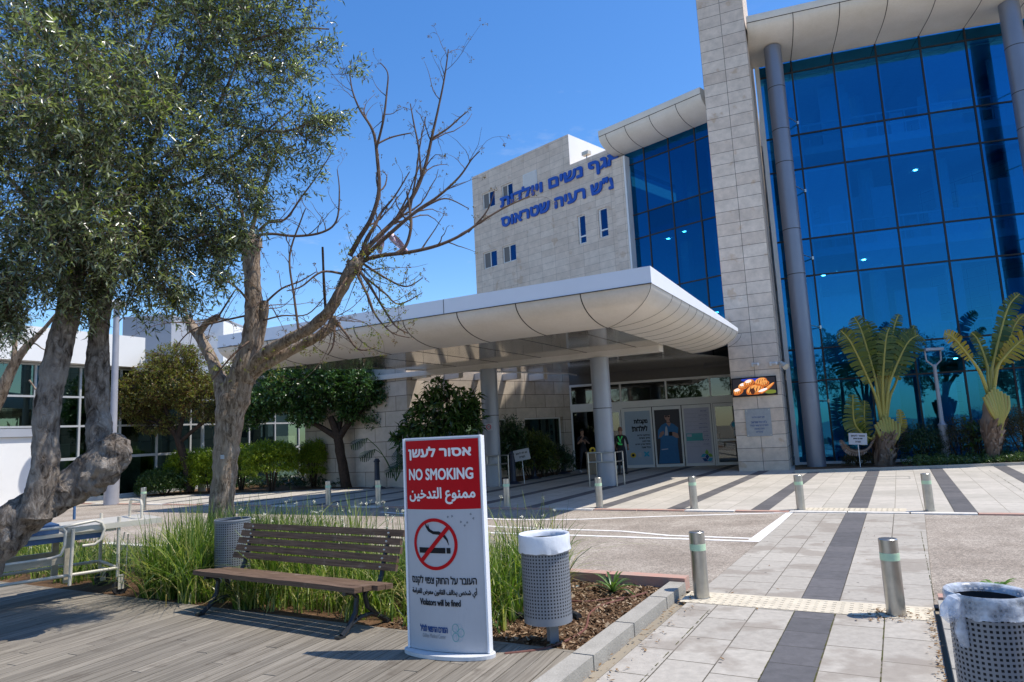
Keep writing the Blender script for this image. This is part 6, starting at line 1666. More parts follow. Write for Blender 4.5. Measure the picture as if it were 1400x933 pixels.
V, F = sprigs(C, Ax, 5, .045, .032, .014, .7, .2, .3); fast_mesh('bud_leaves', V, F, leafmat('bronze_bud_leaves', [(.10, .055, .03), (.16, .09, .045), (.13, .13, .04)], .5, .3), bt_)
n = 330; base = [np.array(Y(*q)) for q in ((490, 352, D2), (520, 350, D2), (500, 385, D2-.1), (535, 420, D2-.2), (515, 460, D2-.3), (420, 475, D0-.3), (375, 500, D0-.2), (300, 500, D0-.3), (545, 395, D2))]
C = np.array([base[rng.integers(0, 9)]+rng.normal(0, .15, 3) for _ in range(n)])
V, F = sprigs(C, rand_dirs(n)+np.array([0, 0, .3]), 4, .05, .045, .02); fast_mesh('young_leaves', V, F, leafmat('fresh_yellow_green_leaves', [(.16, .19, .03), (.24, .26, .05), (.22, .17, .05)], .45, .4), bt_)
lb_ = MB(SIGNW); p = Y(304, 625, D0-.26); lb_.box((p.x, p.y, p.z), (.055, .006, .06)); lb_.build('tree_label', parent=bt_)
# torn bag caught in the upper branches
p = Y(530, 330, D2+.4); q = thing('torn_plastic_bag', 'torn white and pink plastic bag caught in the upper branches of the bare tree', 'bag', tuple(p))
m = MB(mat('white_pink_plastic', (.75, .72, .74), .4, c2=(.62, .32, .42), scale=30)); N = 12
vs = [Y(516+8*i/N*2, 322+24*(i/N)**1.2+5*math.sin(i*1.3), D2+.4+.03*math.sin(i*2)) for i in range(N+1)]
for (u0, v0, u1, v1, wd, ph_) in ((530, 318, 556, 344, 9, 0.0), (521, 320, 519, 347, 9, 2.0)):
    vs, fs = [], []
    for i in range(13):
        f = i/12
        for j in range(5):
            g_ = (j/4-.5)*wd*2*(.35+.65*math.sin(PI*min(1, f*.8+.15)))
            dx, dy = (v1-v0), -(u1-u0); L = math.hypot(dx, dy)
            vs.append(Y(u0+(u1-u0)*f+dx/L*g_*.6, v0+(v1-v0)*f+dy/L*g_*.6, D2+.4+.03*math.sin(f*7+j*1.7+ph_)))
    for i in range(12):
        for j in range(4): fs.append((i*5+j, i*5+j+1, i*5+j+6, i*5+j+5))
    m.add(vs, fs)
m.build('film', parent=q, smooth=True)

# ---- grassy border plants behind bench and bed
def blades(base, H, lean, w, n_seg=5, droop=.5):
    n = len(base); az = rng.uniform(0, 2*PI, n); out = np.stack([np.cos(az), np.sin(az), np.zeros(n)], 1)
    side = np.stack([-np.sin(az), np.cos(az), np.zeros(n)], 1); tw2 = rng.uniform(-.8, .8, n)
    side = side*np.cos(tw2)[:, None]+out*np.sin(tw2)[:, None]
    V = np.empty((n, (n_seg+1)*2, 3)); up = np.array([0, 0, 1.0])
    for k in range(n_seg+1):
        f = k/n_seg; x = H*lean*(f**1.6); z = H*(f-droop*lean*f**2.6)
        c = base+out*x[:, None]+up*z[:, None]; ww = (w*(1-.88*f**1.8))[:, None]
        V[:, 2*k] = c-side*ww/2; V[:, 2*k+1] = c+side*ww/2
    b = (np.arange(n)*(n_seg+1)*2)[:, None]
    F = np.concatenate([b+np.array([[2*k, 2*k+1, 2*k+3, 2*k+2]]) for k in range(n_seg)])
    return V.reshape(-1, 3), F
GRASS = leafmat('strap_leaves_green', [(.03, .065, .010), (.06, .115, .015), (.10, .175, .022), (.17, .25, .04), (.32, .36, .09), (.50, .44, .2)], .33, .35, .5)
P, Hh = [], []
def clump(s_, t_, n, R, h):
    r = R*np.sqrt(rng.uniform(0, 1, n)); a = rng.uniform(0, 2*PI, n)
    q = np.stack([s_+r*np.cos(a), t_+r*np.sin(a)], 1); P.append(np.stack([q[:, 0]*UX.x+q[:, 1]*VX.x, q[:, 0]*UX.y+q[:, 1]*VX.y, np.full(n, .01)], 1)); Hh.append(h*rng.uniform(.55, 1.15, n))
for s_ in np.arange(-8.7, -6.3, .25):
    for t_ in np.arange(5.35, 7.2, .40): clump(s_+rng.normal(0, .06), t_+rng.normal(0, .06), 150, .17, rng.uniform(.78, 1.08))
for s_ in np.arange(-6.5, -3.15, .34):
    for t_ in np.arange(5.75, 7.2, .42): clump(s_+rng.normal(0, .08), t_+rng.normal(0, .08), 100, .18, rng.uniform(.50, .72) if s_ < -4.1 else rng.uniform(.8, 1.1))
for s_ in np.arange(-6.4, -3.2, .38): clump(s_, 5.4+rng.normal(0, .05), 50, .16, rng.uniform(.28, .42))
for s_ in np.arange(-15, -8.7, .5):
    for t_ in np.arange(5.5, 7.2, .5): clump(s_+rng.normal(0, .08), t_+rng.normal(0, .08), 60, .2, rng.uniform(.34, .6))
P, Hh = np.concatenate(P), np.concatenate(Hh)
def near_line(P, a, b, r):
    d = np.array([b[0]-a[0], b[1]-a[1]]); f = np.clip(((P[:, :2]-np.array(a[:2])) @ d)/(d @ d), 0, 1); return np.linalg.norm(P[:, :2]-(np.array(a[:2])+f[:, None]*d), axis=1) < r
bdv = -bin2c.normalized()*1.5
Hh = np.where(near_line(P, bin2c, bin2c+bdv, .33), Hh*.42, Hh)
kp = ~(near_line(P, wb, HB(.35, .4, 0), .46) | near_line(P, HB(-2.2, -.1, 0), HB(.0, -.1, 0), .16)); P, Hh = P[kp], Hh[kp]
V, F = blades(P, Hh, np.clip(rng.gamma(2.3, .24, len(P)), .05, 1.2), rng.uniform(.010, .021, len(P)))
gr = fast_mesh('border_grass', V, F, GRASS)
nd = 900; b_ = P[rng.integers(0, len(P), nd)]+np.concatenate([rng.normal(0, .08, (nd, 2)), np.zeros((nd, 1))], 1)
V, F = blades(b_, rng.uniform(.25, .7, nd), rng.uniform(.7, 1.5, nd), rng.uniform(.008, .014, nd)); tag(fast_mesh('dry_blades', V, F, leafmat('straw_blades', [(.24, .18, .07), (.36, .28, .12), (.45, .38, .2)], .6, .3)), 'dry straw coloured blades bent over among the border plants', 'dry grass', kind='stuff'); tag(gr, 'tall strap leaved border plants filling the bed behind the bench', 'border plants', kind='stuff')
# flower stems with small white heads
fsm, fh = MB(leafmat('flower_stems', [(.12, .17, .04), (.2, .22, .07)], .5, 0)), []
for _ in range(95):
    s_, t_ = rng.uniform(-7.6, -3.2), rng.uniform(5.7, 7.2)
    b = S(s_, t_, .02); h = rng.uniform(.72, 1.02); tp = b+Vector((rng.normal(0, .10), rng.normal(0, .1), h))
    fsm.tube([b, b.lerp(tp, .5)+Vector((0, 0, .03)), tp], [.004, .0035, .0025], 4, cap=False)
    if rng.random() < .5: fh.append(tp)
C = np.repeat(np.array([list(p) for p in fh]), 9, 0); V, F = leaf_arrays(C+rng.normal(0, .006, C.shape), rand_dirs(len(C))+np.array([0, 0, .35]), rand_dirs(len(C)), rng.uniform(.018, .03, len(C)), .011)
fsm.add([tuple(v) for v in V], [tuple(int(i) for i in f) for f in F], mat('cream_petals', (.72, .68, .52), .6, .1))
tag(fsm.build('border_flowers'), 'slender stems with small cream flower heads rising from the border plants', 'flowers', kind='stuff')

def rosette(name, label, c, n, L, W, cat='plant', m=None, arch=.6, parent=None):
    t = thing(name, label, cat, tuple(c)); mb = MB(m or GRASS)
    for i in range(n):
        a = i*2.4+rng.normal(0, .2); el = rng.uniform(.35, 1.25); l = L*rng.uniform(.75, 1.15); d = Vector((math.cos(a), math.sin(a), 0)); sd_ = Vector((-d.y, d.x, 0)); vs, fs = [], []
        for k in range(8):
            f = k/7; x = l*(math.cos(el)*f+.25*f*f*arch); z = l*(math.sin(el)*f-arch*.65*f**2.4); w = W*(.55+.9*f)*(1-f**3)+.001
            q = Vector(c)+d*x+UP*z; vs += [q-sd_*w/2+UP*w*.2, q, q+sd_*w/2+UP*w*.2]
        for k in range(7): fs += [(3*k, 3*k+1, 3*k+4, 3*k+3), (3*k+1, 3*k+2, 3*k+5, 3*k+4)]
        mb.add(vs, fs)
    mb.build('leaves', parent=t, smooth=True); return t
AGA = leafmat('agapanthus_leaves', [(.05, .11, .02), (.09, .17, .035), (.14, .23, .06)], .35, .25)
rosette('agapanthus', 'small agapanthus rosette on the bare soil right of the litter bin', G(838, 810, .02), 20, .34, .03, m=AGA)
rosette('strap_plant', 'strap leaved plant with yellowing tips at the right edge, in front of the plastic-lined bin', Vector((2.5, 2.72, .02)), 12, .62, .022, m=leafmat('yellow_tipped_straps', [(.10, .16, .03), (.2, .22, .04), (.32, .25, .05)], .4, .3))
rosette('leafy_plant', 'light green leafy plant beyond the plastic-lined bin at the right edge', G(1366, 812, .02), 14, .24, .05, m=leafmat('light_green_leaves', [(.10, .19, .03), (.16, .27, .06)], .4, .35))

# ---- shrubs and trees
def shrub(name, label, c, rx, ry, h, n, L, W, m, z0=0.0, box=0.0, group=None, stems=6, cat='shrub', stem_m=None, inner=.25, lv=6, sl=.16):
    t = thing(name, label, cat, (c[0], c[1], 0), 0, group)
    d = rand_dirs(n); d[:, 2] = np.abs(d[:, 2])*1.0-.35*(rng.random(n) < .5)
    if box: d = np.sign(d)*np.abs(d)**(1-box); 
    r = rng.uniform(inner, 1.0, n)**.4
    w_ = np.array([1+.16*mnoise.noise(Vector(q)*2.3+Vector((c[0], c[1], 0))) for q in d])
    C = np.array([c[0], c[1], z0+h*.42])+d*(r*w_)[:, None]*np.array([rx, ry, h*.58]); C = C[C[:, 2] > z0*.6+.02]
    V, F = sprigs(C, unit(d[:len(C)]+rng.normal(0, .5, (len(C), 3))), lv, sl, L, W)
    fast_mesh('foliage', V, F, m, t)
    sm = MB(stem_m or DBARK)
    for i in range(stems):
        a = 2*PI*i/stems; sm.tube(smooth_path([Vector((c[0]+.07*math.cos(a), c[1]+.07*math.sin(a), 0)), Vector((c[0]+rx*.3*math.cos(a), c[1]+ry*.3*math.sin(a), max(.15, z0+h*.25))), Vector((c[0]+rx*.6*math.cos(a), c[1]+ry*.6*math.sin(a), z0+h*.6))], 4), smooth_rad([.03, .022, .01], 4), 6, cap=False)
    sm.build('stems', parent=t, smooth=True); return t
HEDGE = leafmat('yellow_green_hedge_leaves', [(.10, .16, .015), (.20, .27, .02), (.32, .36, .03)], .4, .4)
DKG = leafmat('dark_green_leaves', [(.012, .034, .010), (.022, .055, .015), (.04, .085, .02)], .3, .2, .6)
MIDG = leafmat('mid_green_leaves', [(.03, .06, .015), (.05, .10, .022), (.085, .13, .035)], .38, .25)
REDG = leafmat('reddish_green_leaves', [(.05, .03, .018), (.06, .065, .02), (.10, .075, .03)], .4, .25)
def gp(u, v): q = G(u, v); return (q.x, q.y)
def at(u, y): q = Y(u, 600, y); return (q.x, q.y)
shrub('hedge_shrub', 'trimmed yellow green shrub left of the slim lamp post', at(262, 27.5), .85, .7, 1.5, 3000, .075, .04, HEDGE, .15, .35, 'trimmed yellow green shrubs by the glass pavilion')
shrub('hedge_shrub', 'trimmed yellow green shrub just left of the bare tree trunk, right of the lamp post', at(288, 27), .5, .5, 1.45, 1500, .075, .04, HEDGE, .2, .35, 'trimmed yellow green shrubs by the glass pavilion')
shrub('hedge_shrub', 'widest trimmed yellow green shrub with a domed top, right of the bare tree', at(371, 26), .92, .8, 1.2, 3800, .075, .04, HEDGE, .6, .3, 'trimmed yellow green shrubs by the glass pavilion')
shrub('hedge_shrub', 'yellow green shrub against the dark glass, immediately right of the bare tree trunk', at(330, 27.5), .55, .5, 1.5, 1700, .075, .04, HEDGE, .3, .3, 'trimmed yellow green shrubs by the glass pavilion')
shrub('hedge_shrub', 'narrow yellow green shrub by the grey stone wall corner', at(428, 27.2), .5, .5, 1.5, 1600, .075, .04, HEDGE, .3, .3, 'trimmed yellow green shrubs by the glass pavilion')
shrub('round_shrub', 'mid green rounded shrub under the bronze leaved tree', at(226, 27.0), .95, .7, .95, 2200, .085, .045, MIDG, 0, .1)
shrub('round_shrub', 'light green shrub against the white wall at the left edge', at(12, 27), .9, .7, 1.1, 900, .07, .035, HEDGE, 0, .1)
def cover(name, label, poly, n, h, L, W, m, z=.0):
    P = []
    xs = [p[0] for p in poly]; ys = [p[1] for p in poly]
    while len(P) < n:
        x, y = rng.uniform(min(xs), max(xs)), rng.uniform(min(ys), max(ys)); ins = False
        for i in range(len(poly)):
            a, b = poly[i], poly[i-1]
            if (a[1] > y) != (b[1] > y) and x < (b[0]-a[0])*(y-a[1])/(b[1]-a[1])+a[0]: ins = not ins
        if ins: P.append((x, y, z+h*rng.uniform(.05, 1)*(0.7+.5*mnoise.noise(Vector((x*1.5, y*1.5, 0))))))
    C = np.array(P); V, F = sprigs(C, unit(rng.normal(0, .5, C.shape)+np.array([0, 0, .6])), 6, .12, L, W)
    tag(fast_mesh(name, V, F, m), label, 'ground cover', kind='stuff')
gl_ = [gp(-40, 676), gp(470, 667), gp(470, 659), gp(-40, 664)]
cover('ground_cover', 'low dark ground cover along the planting before the glass pavilion', gl_, 7000, .42, .10, .05, DKG)
pe = [Vector((8.95, 22.62)), Vector((12, 21.78)), Vector((15.3, 21.25)), Vector((19, 20.9)), Vector((24, 20.8))]
bk = [Vector((24, 24)), Vector((20.3, 23.2)), Vector((16.2, 24.2)), Vector((13.4, 25.1)), Vector((10.7, 26.1)), Vector((10.3, 25.9)), Vector((9.5, 23.9))]
q = MB(SOIL); q.sheet([(p[0], p[1]) for p in pe+bk], .03); structure(q, 'planting_bed_soil')
q = MB(KERB)
for a, b in zip(pe[:-1], pe[1:]): q.bar((a[0], a[1], .03), (b[0], b[1], .03), .12, .14)
structure(q, 'planting_bed_kerb')
cover('ground_cover', 'low green ground cover in the planting bed below the palms', [tuple(Vector((12.6, 21.8))), (15.3, 21.4), (19, 21.05), (24, 20.95), (24, 22.2), (19, 22.3), (15, 22.7), (12.6, 23.0)], 3600, .30, .07, .035, MIDG, .04)
shrub('round_shrub', 'dark rounded shrub left of the yoke lamp post, beside the first palm', at(1258, 23.6), .62, .6, 1.35, 950, .06, .03, DKG, 0, .1)
shrub('round_shrub', 'reddish dark shrub just right of the yoke lamp post', at(1312, 23.4), .72, .6, 1.5, 1000, .055, .028, REDG, 0, .1)
shrub('round_shrub', 'large reddish green shrub right of the second palm at the right edge', at(1400, 22.8), .85, .7, 1.75, 1300, .055, .028, REDG, .05, .1)
shrub('small_bush', 'small sparse bush at the foot of the first palm, by the stake sign', at(1172, 24.2), .5, .4, .5, 320, .07, .035, REDG)
shrub('broad_leaf_plant', 'young broad leaved plant between the two palms', at(1335, 23.0), .3, .3, 1.5, 60, .28, .09, MIDG, 0, 0, None, 3, 'plant', None, .2, 3, .2)
# entrance planting
shrub('entrance_bush', 'dark bush with yellow tinged leaves before the black window', at(724, 26.0), .95, .6, 1.75, 1000, .12, .045, leafmat('bush_yellow_tint', [(.02, .045, .012), (.05, .085, .02), (.16, .17, .02)], .35, .3), 0, .1)
shrub('entrance_bush', 'dark bush just right of the left canopy column', at(697, 25.2), .55, .5, 2.3, 700, .13, .05, DKG, 0, .1)
shrub('entrance_bush', 'low dark bush at the corner by the entrance glass', at(756, 27.4), .8, .5, 1.1, 600, .1, .04, DKG, 0, .1)
shrub('entrance_bush', 'reddish leaved bush in the middle of the entrance planting', at(742, 26.6), .5, .4, 1.5, 450, .11, .045, REDG, 0, .1)
# broad tree under the canopy
def tree(name, label, base, trunk, lobes, n, L, W, m, bark, lv=7, sl=.2, y=27, branches=(), dens=0.0, cat='tree', droop=0.0):
    t = thing(name, label, cat, (base[0], base[1], 0)); mb = MB(bark)
    for i, px in enumerate(trunk): limb(mb, px, 5, 9, .12, i*2.0)
    mb.build('trunk', parent=t, smooth=True)
    C, Dd = [], []; ws = sum(l[5] for l in lobes)
    for (u, v, yy, r, rz, w_) in lobes:
        k = int(n*w_/ws); d = rand_dirs(k); c = np.array(Y(u, v, yy)); C.append(c+d*(rng.uniform(.1, 1, k)**.42)[:, None]*np.array([r, r, rz])); Dd.append(d)
    C, Dd = np.concatenate(C), np.concatenate(Dd)
    if dens: kp = np.array([mnoise.noise(Vector(p)*dens) > -.22 for p in C]); C, Dd = C[kp], Dd[kp]
    V, F = sprigs(C, unit(Dd+rng.normal(0, .55, C.shape)), lv, sl, L, W, droop=droop); fast_mesh('crown', V, F, m, t)
    V, F = stems_arrays(C-unit(Dd)*sl, C+unit(Dd)*sl*.8, .006); fast_mesh('twigs', V, F, bark, t)
    return t
y_ = 26.0
tree('broadleaf_tree', 'dense dark green tree standing before the grey wall under the canopy edge', gp(472, 664), [[(474, 668, y_, 9), (469, 640, y_, 8), (464, 610, y_, 7.5), (460, 590, y_, 7), (452, 570, y_, 5)], [(463, 600, y_, 6), (440, 585, y_, 4.5), (410, 570, y_, 3), (380, 560, y_, 2)], [(464, 598, y_, 6), (480, 575, y_, 5), (505, 550, y_, 3), (520, 530, y_, 2)], [(462, 590, y_, 5), (470, 550, y_+.3, 4), (472, 510, y_+.3, 2)]],
     [(360, 552, y_, .75, .55, 1), (400, 535, y_, 1.0, .8, 1.6), (450, 528, y_, 1.0, .85, 1.7), (500, 532, y_, .95, .75, 1.5), (530, 540, y_, .55, .5, .7), (420, 565, y_, .7, .4, .7), (345, 570, y_, .45, .35, .35), (450, 495, y_+.5, 1.4, .7, 1), (380, 505, y_+.5, .9, .6, .8), (515, 575, y_, .4, .25, .2), (480, 565, y_, .5, .3, .3)], 5200, .125, .07, leafmat('ficus_leaves', [(.02, .055, .012), (.035, .085, .018), (.06, .125, .028), (.10, .18, .045)], .28, .25, .6), DBARK, 6, .22)
y_ = 27.0
tree('flame_tree', 'small spreading tree with thin bronze and yellow green leaves, by the slim lamp post', gp(258, 668), [[(258, 672, y_, 8), (255, 640, y_, 7), (247, 612, y_, 7), (242, 595, y_, 6)], [(244, 600, y_, 5), (225, 580, y_, 3.5), (190, 560, y_, 2), (165, 545, y_, 1.2)], [(243, 598, y_, 5), (250, 570, y_, 3.5), (262, 530, y_, 2.5), (270, 490, y_, 1.2)], [(246, 605, y_, 4), (275, 580, y_, 3), (310, 560, y_, 1.6)], [(240, 596, y_, 4.5), (225, 555, y_, 3), (215, 510, y_, 2), (210, 480, y_, 1)], [(230, 585, y_, 3), (200, 575, y_, 2), (175, 580, y_, 1.2)], [(262, 560, y_, 2.6), (290, 530, y_, 2), (310, 510, y_, 1)]],
     [(235, 525, y_, 1.6, 1.05, 2), (190, 548, y_, 1.15, .9, 1.3), (285, 545, y_, 1.25, .95, 1.3), (240, 490, y_, 1.1, .55, .8), (310, 560, y_, .6, .5, .4), (170, 530, y_, .5, .4, .3), (215, 580, y_, .8, .35, .4), (325, 505, y_, .5, .4, .3)], 7500, .10, .05, leafmat('flame_tree_leaves', [(.11, .055, .022), (.16, .10, .03), (.13, .145, .03), (.17, .19, .04), (.22, .20, .05)], .45, .4), DBARK, 5, .18, dens=1.1)
y_ = 21.3
tree('plumeria_tree', 'glossy large leaved small tree behind the no smoking sign', at(600, y_), [[(606, 690, y_, 4), (604, 650, y_, 3.4), (598, 615, y_, 3), (590, 580, y_, 2)], [(602, 640, y_, 3), (625, 600, y_, 2.4), (640, 560, y_, 1.6)], [(602, 630, y_, 3), (575, 605, y_, 2.2), (560, 585, y_, 1.5)], [(602, 620, y_, 2.6), (610, 570, y_, 2), (612, 535, y_, 1.4)]],
     [(612, 560, y_, .75, .65, 1.2), (635, 580, y_, .5, .6, .8), (580, 575, y_, .65, .6, 1), (560, 600, y_, .45, .4, .6), (610, 600, y_, .8, .45, .9), (640, 555, y_, .35, .4, .4), (600, 535, y_, .35, .3, .3)], 430, .27, .085, leafmat('glossy_plumeria_leaves', [(.025, .055, .014), (.045, .09, .022), (.09, .14, .03)], .24, .2, .6), DBARK, 8, .14, droop=.15)
# philodendrons: deeply cut leaves on long stalks
def philodendron(name, label, c, n, R, H, lab2=None):
    t = thing(name, label, 'plant', (c[0], c[1], 0)); sm, lm = MB(MIDG), MB(DKG)
    for i in range(n):
        a = 2*PI*i/n+rng.normal(0, .3); b = Vector((c[0], c[1], .3)); e = Vector((c[0]+R*rng.uniform(.5, 1)*math.cos(a), c[1]+R*.5*math.sin(a), H*rng.uniform(.55, 1)))
        sm.tube(smooth_path([b, b.lerp(e, .5)+Vector((0, 0, .25)), e], 4), .014, 5, cap=False)
        d = Vector((math.cos(a), -.35, -.45)).normalized(); sdv = d.cross(Vector((0, -.8, .6))).normalized(); L = .62
        for k in range(9):
            for sg_ in (-1, 1):
                p0 = e+d*L*k/9; ll = L*.42*math.sin(PI*(k+1.2)/10.5); tp = p0+(sdv*sg_+d*.5).normalized()*ll+UP*-.06
                w_ = d*.028; lm.add([p0-w_, p0+w_, tp+w_*.5, tp-w_*.5], [(0, 1, 2, 3)])
        lm.bar(e, e+d*L, .02, .006)
    sm.build('stalks', parent=t); lm.build('leaves', parent=t)
philodendron('philodendron', 'dark deeply cut philodendron before the grey wall, left of the plumeria', at(540, 23.8), 7, 1.25, 2.1)
philodendron('philodendron', 'low philodendron at the wall foot behind the no smoking sign', at(575, 23.0), 5, .9, 1.4)
# ---- travellers palms: a fan of long stalks with torn blades
PETI = leafmat('palm_stalk', [(.28, .27, .05), (.40, .33, .07), (.36, .24, .06)], .45, .05)
BLADE = leafmat('palm_blade', [(.05, .085, .010), (.09, .13, .016), (.19, .20, .028)], .3, .35, .5, (1.5, 1.6, .5))
BLADY = leafmat('yellow_palm_blade', [(.26, .23, .02), (.42, .34, .03), (.34, .22, .03)], .35, .4, .5, (1.5, 1.4, .5))
HUSK = leafmat('dry_husk', [(.16, .10, .07), (.26, .18, .13), (.33, .25, .20)], .8, .0, .2)
def fanpalm(label, y, base, leaves, husk):
    b0_ = Y(base[0], base[1], y); t = thing('travellers_palm', label, 'palm', (b0_.x, b0_.y, 0))
    k = y/FPX
    for (pu, pv, tu, tv, wpx, m_, dy) in leaves:
        o = Y(base[0]+(pu-base[0])*.12, base[1]-4, y); e = Y(pu, pv, y+dy*.5); tip = Y(tu, tv, y+dy)
        mid = o.lerp(e, .55)+Vector(((e.x-o.x)*-.10, 0, .08))
        ctrl = e.lerp(tip, .5)+(e-o).normalized()*(tip-e).length*.24
        spine = smooth_path([o, mid, e, ctrl, tip], 8); ne = 16
        s_ = MB(PETI if m_ is not HUSK else HUSK); nn_ = len(spine); s_.tube(spine, [.062*(1-.86*i/nn_)+.004 for i in range(nn_)], 7)
        pt = s_.build('stalk', parent=t, smooth=True)
        # smooth spine once more and hang the torn strips from it
        L = [spine[ne+i] for i in range(nn_-ne)]; fine = smooth_path(L, 5); n = len(fine); q = MB(m_)
        view = Vector((-.32, -.94, .12)).normalized()
        for sg_ in (-1, 1):
            i = 0
            while i < n-2:
                run = int(rng.integers(2, 6)); j = min(n-1, i+run)
                dirs = rng.normal(0, .10, 2)
                vs, fs = [], []
                for a in range(i, j+1):
                    tg = (fine[min(a+1, n-1)]-fine[max(a-1, 0)]).normalized(); sd_ = tg.cross(view).normalized()*sg_
                    f = a/(n-1); wd = .92*wpx*k*(math.sin(PI*min(1, .10+f*.86))**.6)
                    out_ = (sd_+tg*(.45+dirs[0])+view*(.25+dirs[1])).normalized()
                    shr = .62 if a in (i, j) else .0
                    mid_f = (i+j)/2; pull = (fine[int(mid_f)]-fine[a])*.35*shr*2
                    for h in range(4):
                        g_ = h/3; vs.append(fine[a]+out_*wd*g_+pull*g_+UP*(-.30*wd*g_*g_))
                w_ = j-i+1
                for a in range(w_-1):
                    for h in range(3): fs.append((a*4+h, a*4+h+1, a*4+4+h+1, a*4+4+h))
                q.add(vs, fs); i = j if rng.random() < .45 else j
                i = max(i, 1)
        q.build('blade', parent=pt, smooth=True)
    # trunk with old leaf bases
    m = MB(HUSK)
    g0 = Y(husk[0][0], husk[0][1], y); g0.z = 0
    pts = [Y(u, v, y) for u, v, r in husk]; rr_ = [r*k for u, v, r in husk]; pts[0].z = -.05
    P, R = smooth_path(pts, 5), smooth_rad(rr_, 5); m.tube(P, R, 18, rough=.24, fr=7)
    for i in range(120):
        f = rng.uniform(.05, .98)**1.0*.62; a = rng.uniform(PI*.75, PI*2.1); j = int(f*(len(P)-1)); p = P[j]; r = R[j]
        d = Vector((math.cos(a), math.sin(a), 0)); b = p+d*r*.9; sd_ = Vector((-d.y, d.x, 0))
        L = r*rng.uniform(.8, 1.7); up_ = (UP*.85+sd_*(-.55 if (b.x > p.x) else .55)*1.0+d*.14).normalized()
        m.add([b-sd_*.07, b+sd_*.07, b+up_*L+sd_*.03+d*.03, b+up_*L-sd_*.03+d*.03], [(0, 1, 2, 3)])
    m.build('husk_trunk', parent=t, smooth=True)
    # fan of clasping stalk bases
    f = MB(PETI); top = Y(base[0], base[1], y)
    low = Y(husk[-2][0], husk[-2][1]+8, y)
    for i in range(9):
        x = (i-4)/4; e = top+Vector((x*husk[-2][2]*k*1.35, -.16-.05*abs(x), .42-.30*abs(x))); st2 = low+Vector((x*husk[-2][2]*k*.25, -husk[-2][2]*k*1.02, -.55+.42*abs(x)))
        f.tube(smooth_path([st2, st2.lerp(e, .5)+Vector((x*.06, -.06, 0)), e], 4), smooth_rad([.03, .065, .05], 4), 7)
    f.build('stalk_bases', parent=t, smooth=True); return t
fanpalm('traveller palm with an upright dark green fan, left of the yoke lamp post', 23.9, (1209, 585),
        [(1190, 525, 1149, 452, 17, BLADE, -.3), (1194, 508, 1168, 434, 17, BLADE, .1), (1203, 512, 1200, 455, 20, BLADE, .3), (1213, 508, 1229, 430, 10, BLADE, .2), (1219, 516, 1256, 458, 22, BLADE, -.3), (1226, 520, 1250, 445, 9, BLADE, .5), (1211, 520, 1213, 470, 18, BLADE, .6),
         (1200, 512, 1184, 440, 15, BLADE, .4), (1216, 512, 1243, 452, 16, BLADE, .3), (1207, 515, 1216, 448, 14, BLADE, -.2),
         (1190, 600, 1166, 540, 17, BLADE, -.3), (1196, 605, 1182, 548, 13, BLADE, .1), (1185, 615, 1149, 602, 6, HUSK, -.3), (1222, 590, 1229, 560, 8, BLADY, -.2), (1225, 610, 1237, 575, 6, HUSK, .1)],
        [(1208, 640, 13), (1209, 618, 14), (1209, 598, 12), (1209, 580, 8)])
fanpalm('traveller palm with yellowing arched blades and brown husk at the right edge', 22.2, (1356, 548),
        [(1328, 492, 1291, 456, 13, BLADY, -.4), (1350, 500, 1328, 455, 10, BLADE, .3), (1358, 495, 1394, 402, 14, BLADE, .1), (1362, 498, 1372, 440, 14, BLADE, .5), (1368, 495, 1425, 462, 20, BLADY, -.4), (1350, 505, 1340, 480, 16, BLADE, .5), (1364, 505, 1400, 430, 10, BLADY, .3)],
        [(1357, 630, 6), (1358, 612, 9), (1357, 590, 13), (1357, 565, 12), (1357, 545, 8)])
# ---- trees behind the photographer, seen only as reflections in the glass
for (x, y, h, r) in ((-9, -13, 7.5, 2.6), (13, -16, 8.5, 2.8), (22, -12, 7, 2.4), (4.5, -15, 9.5, 3.2), (-2.5, -18, 9, 3.0), (29, -17, 8, 2.6)):
    t = thing('garden_tree', 'round crowned garden tree standing behind the deck, mirrored in the glass front', 'tree', (x, y, 0), 0, 'garden trees mirrored in the glass')
    m = MB(DBARK); m.tube([(x, y, 0), (x+.1, y, h*.3), (x, y, h*.6)], [.2, .16, .1], 8, rough=.1); m.build('trunk', parent=t, smooth=True)
    n = 1300; d = rand_dirs(n); C = np.array([x, y, h*.68])+d*(rng.uniform(.1, 1, n)**.4)[:, None]*np.array([r, r, h*.34])*(1+.2*np.sin(d[:, :1]*6+d[:, 2:]*5))
    V, F = sprigs(C, unit(d+rng.normal(0, .5, C.shape)), 5, .3, .22, .12); fast_mesh('crown', V, F, MIDG, t)

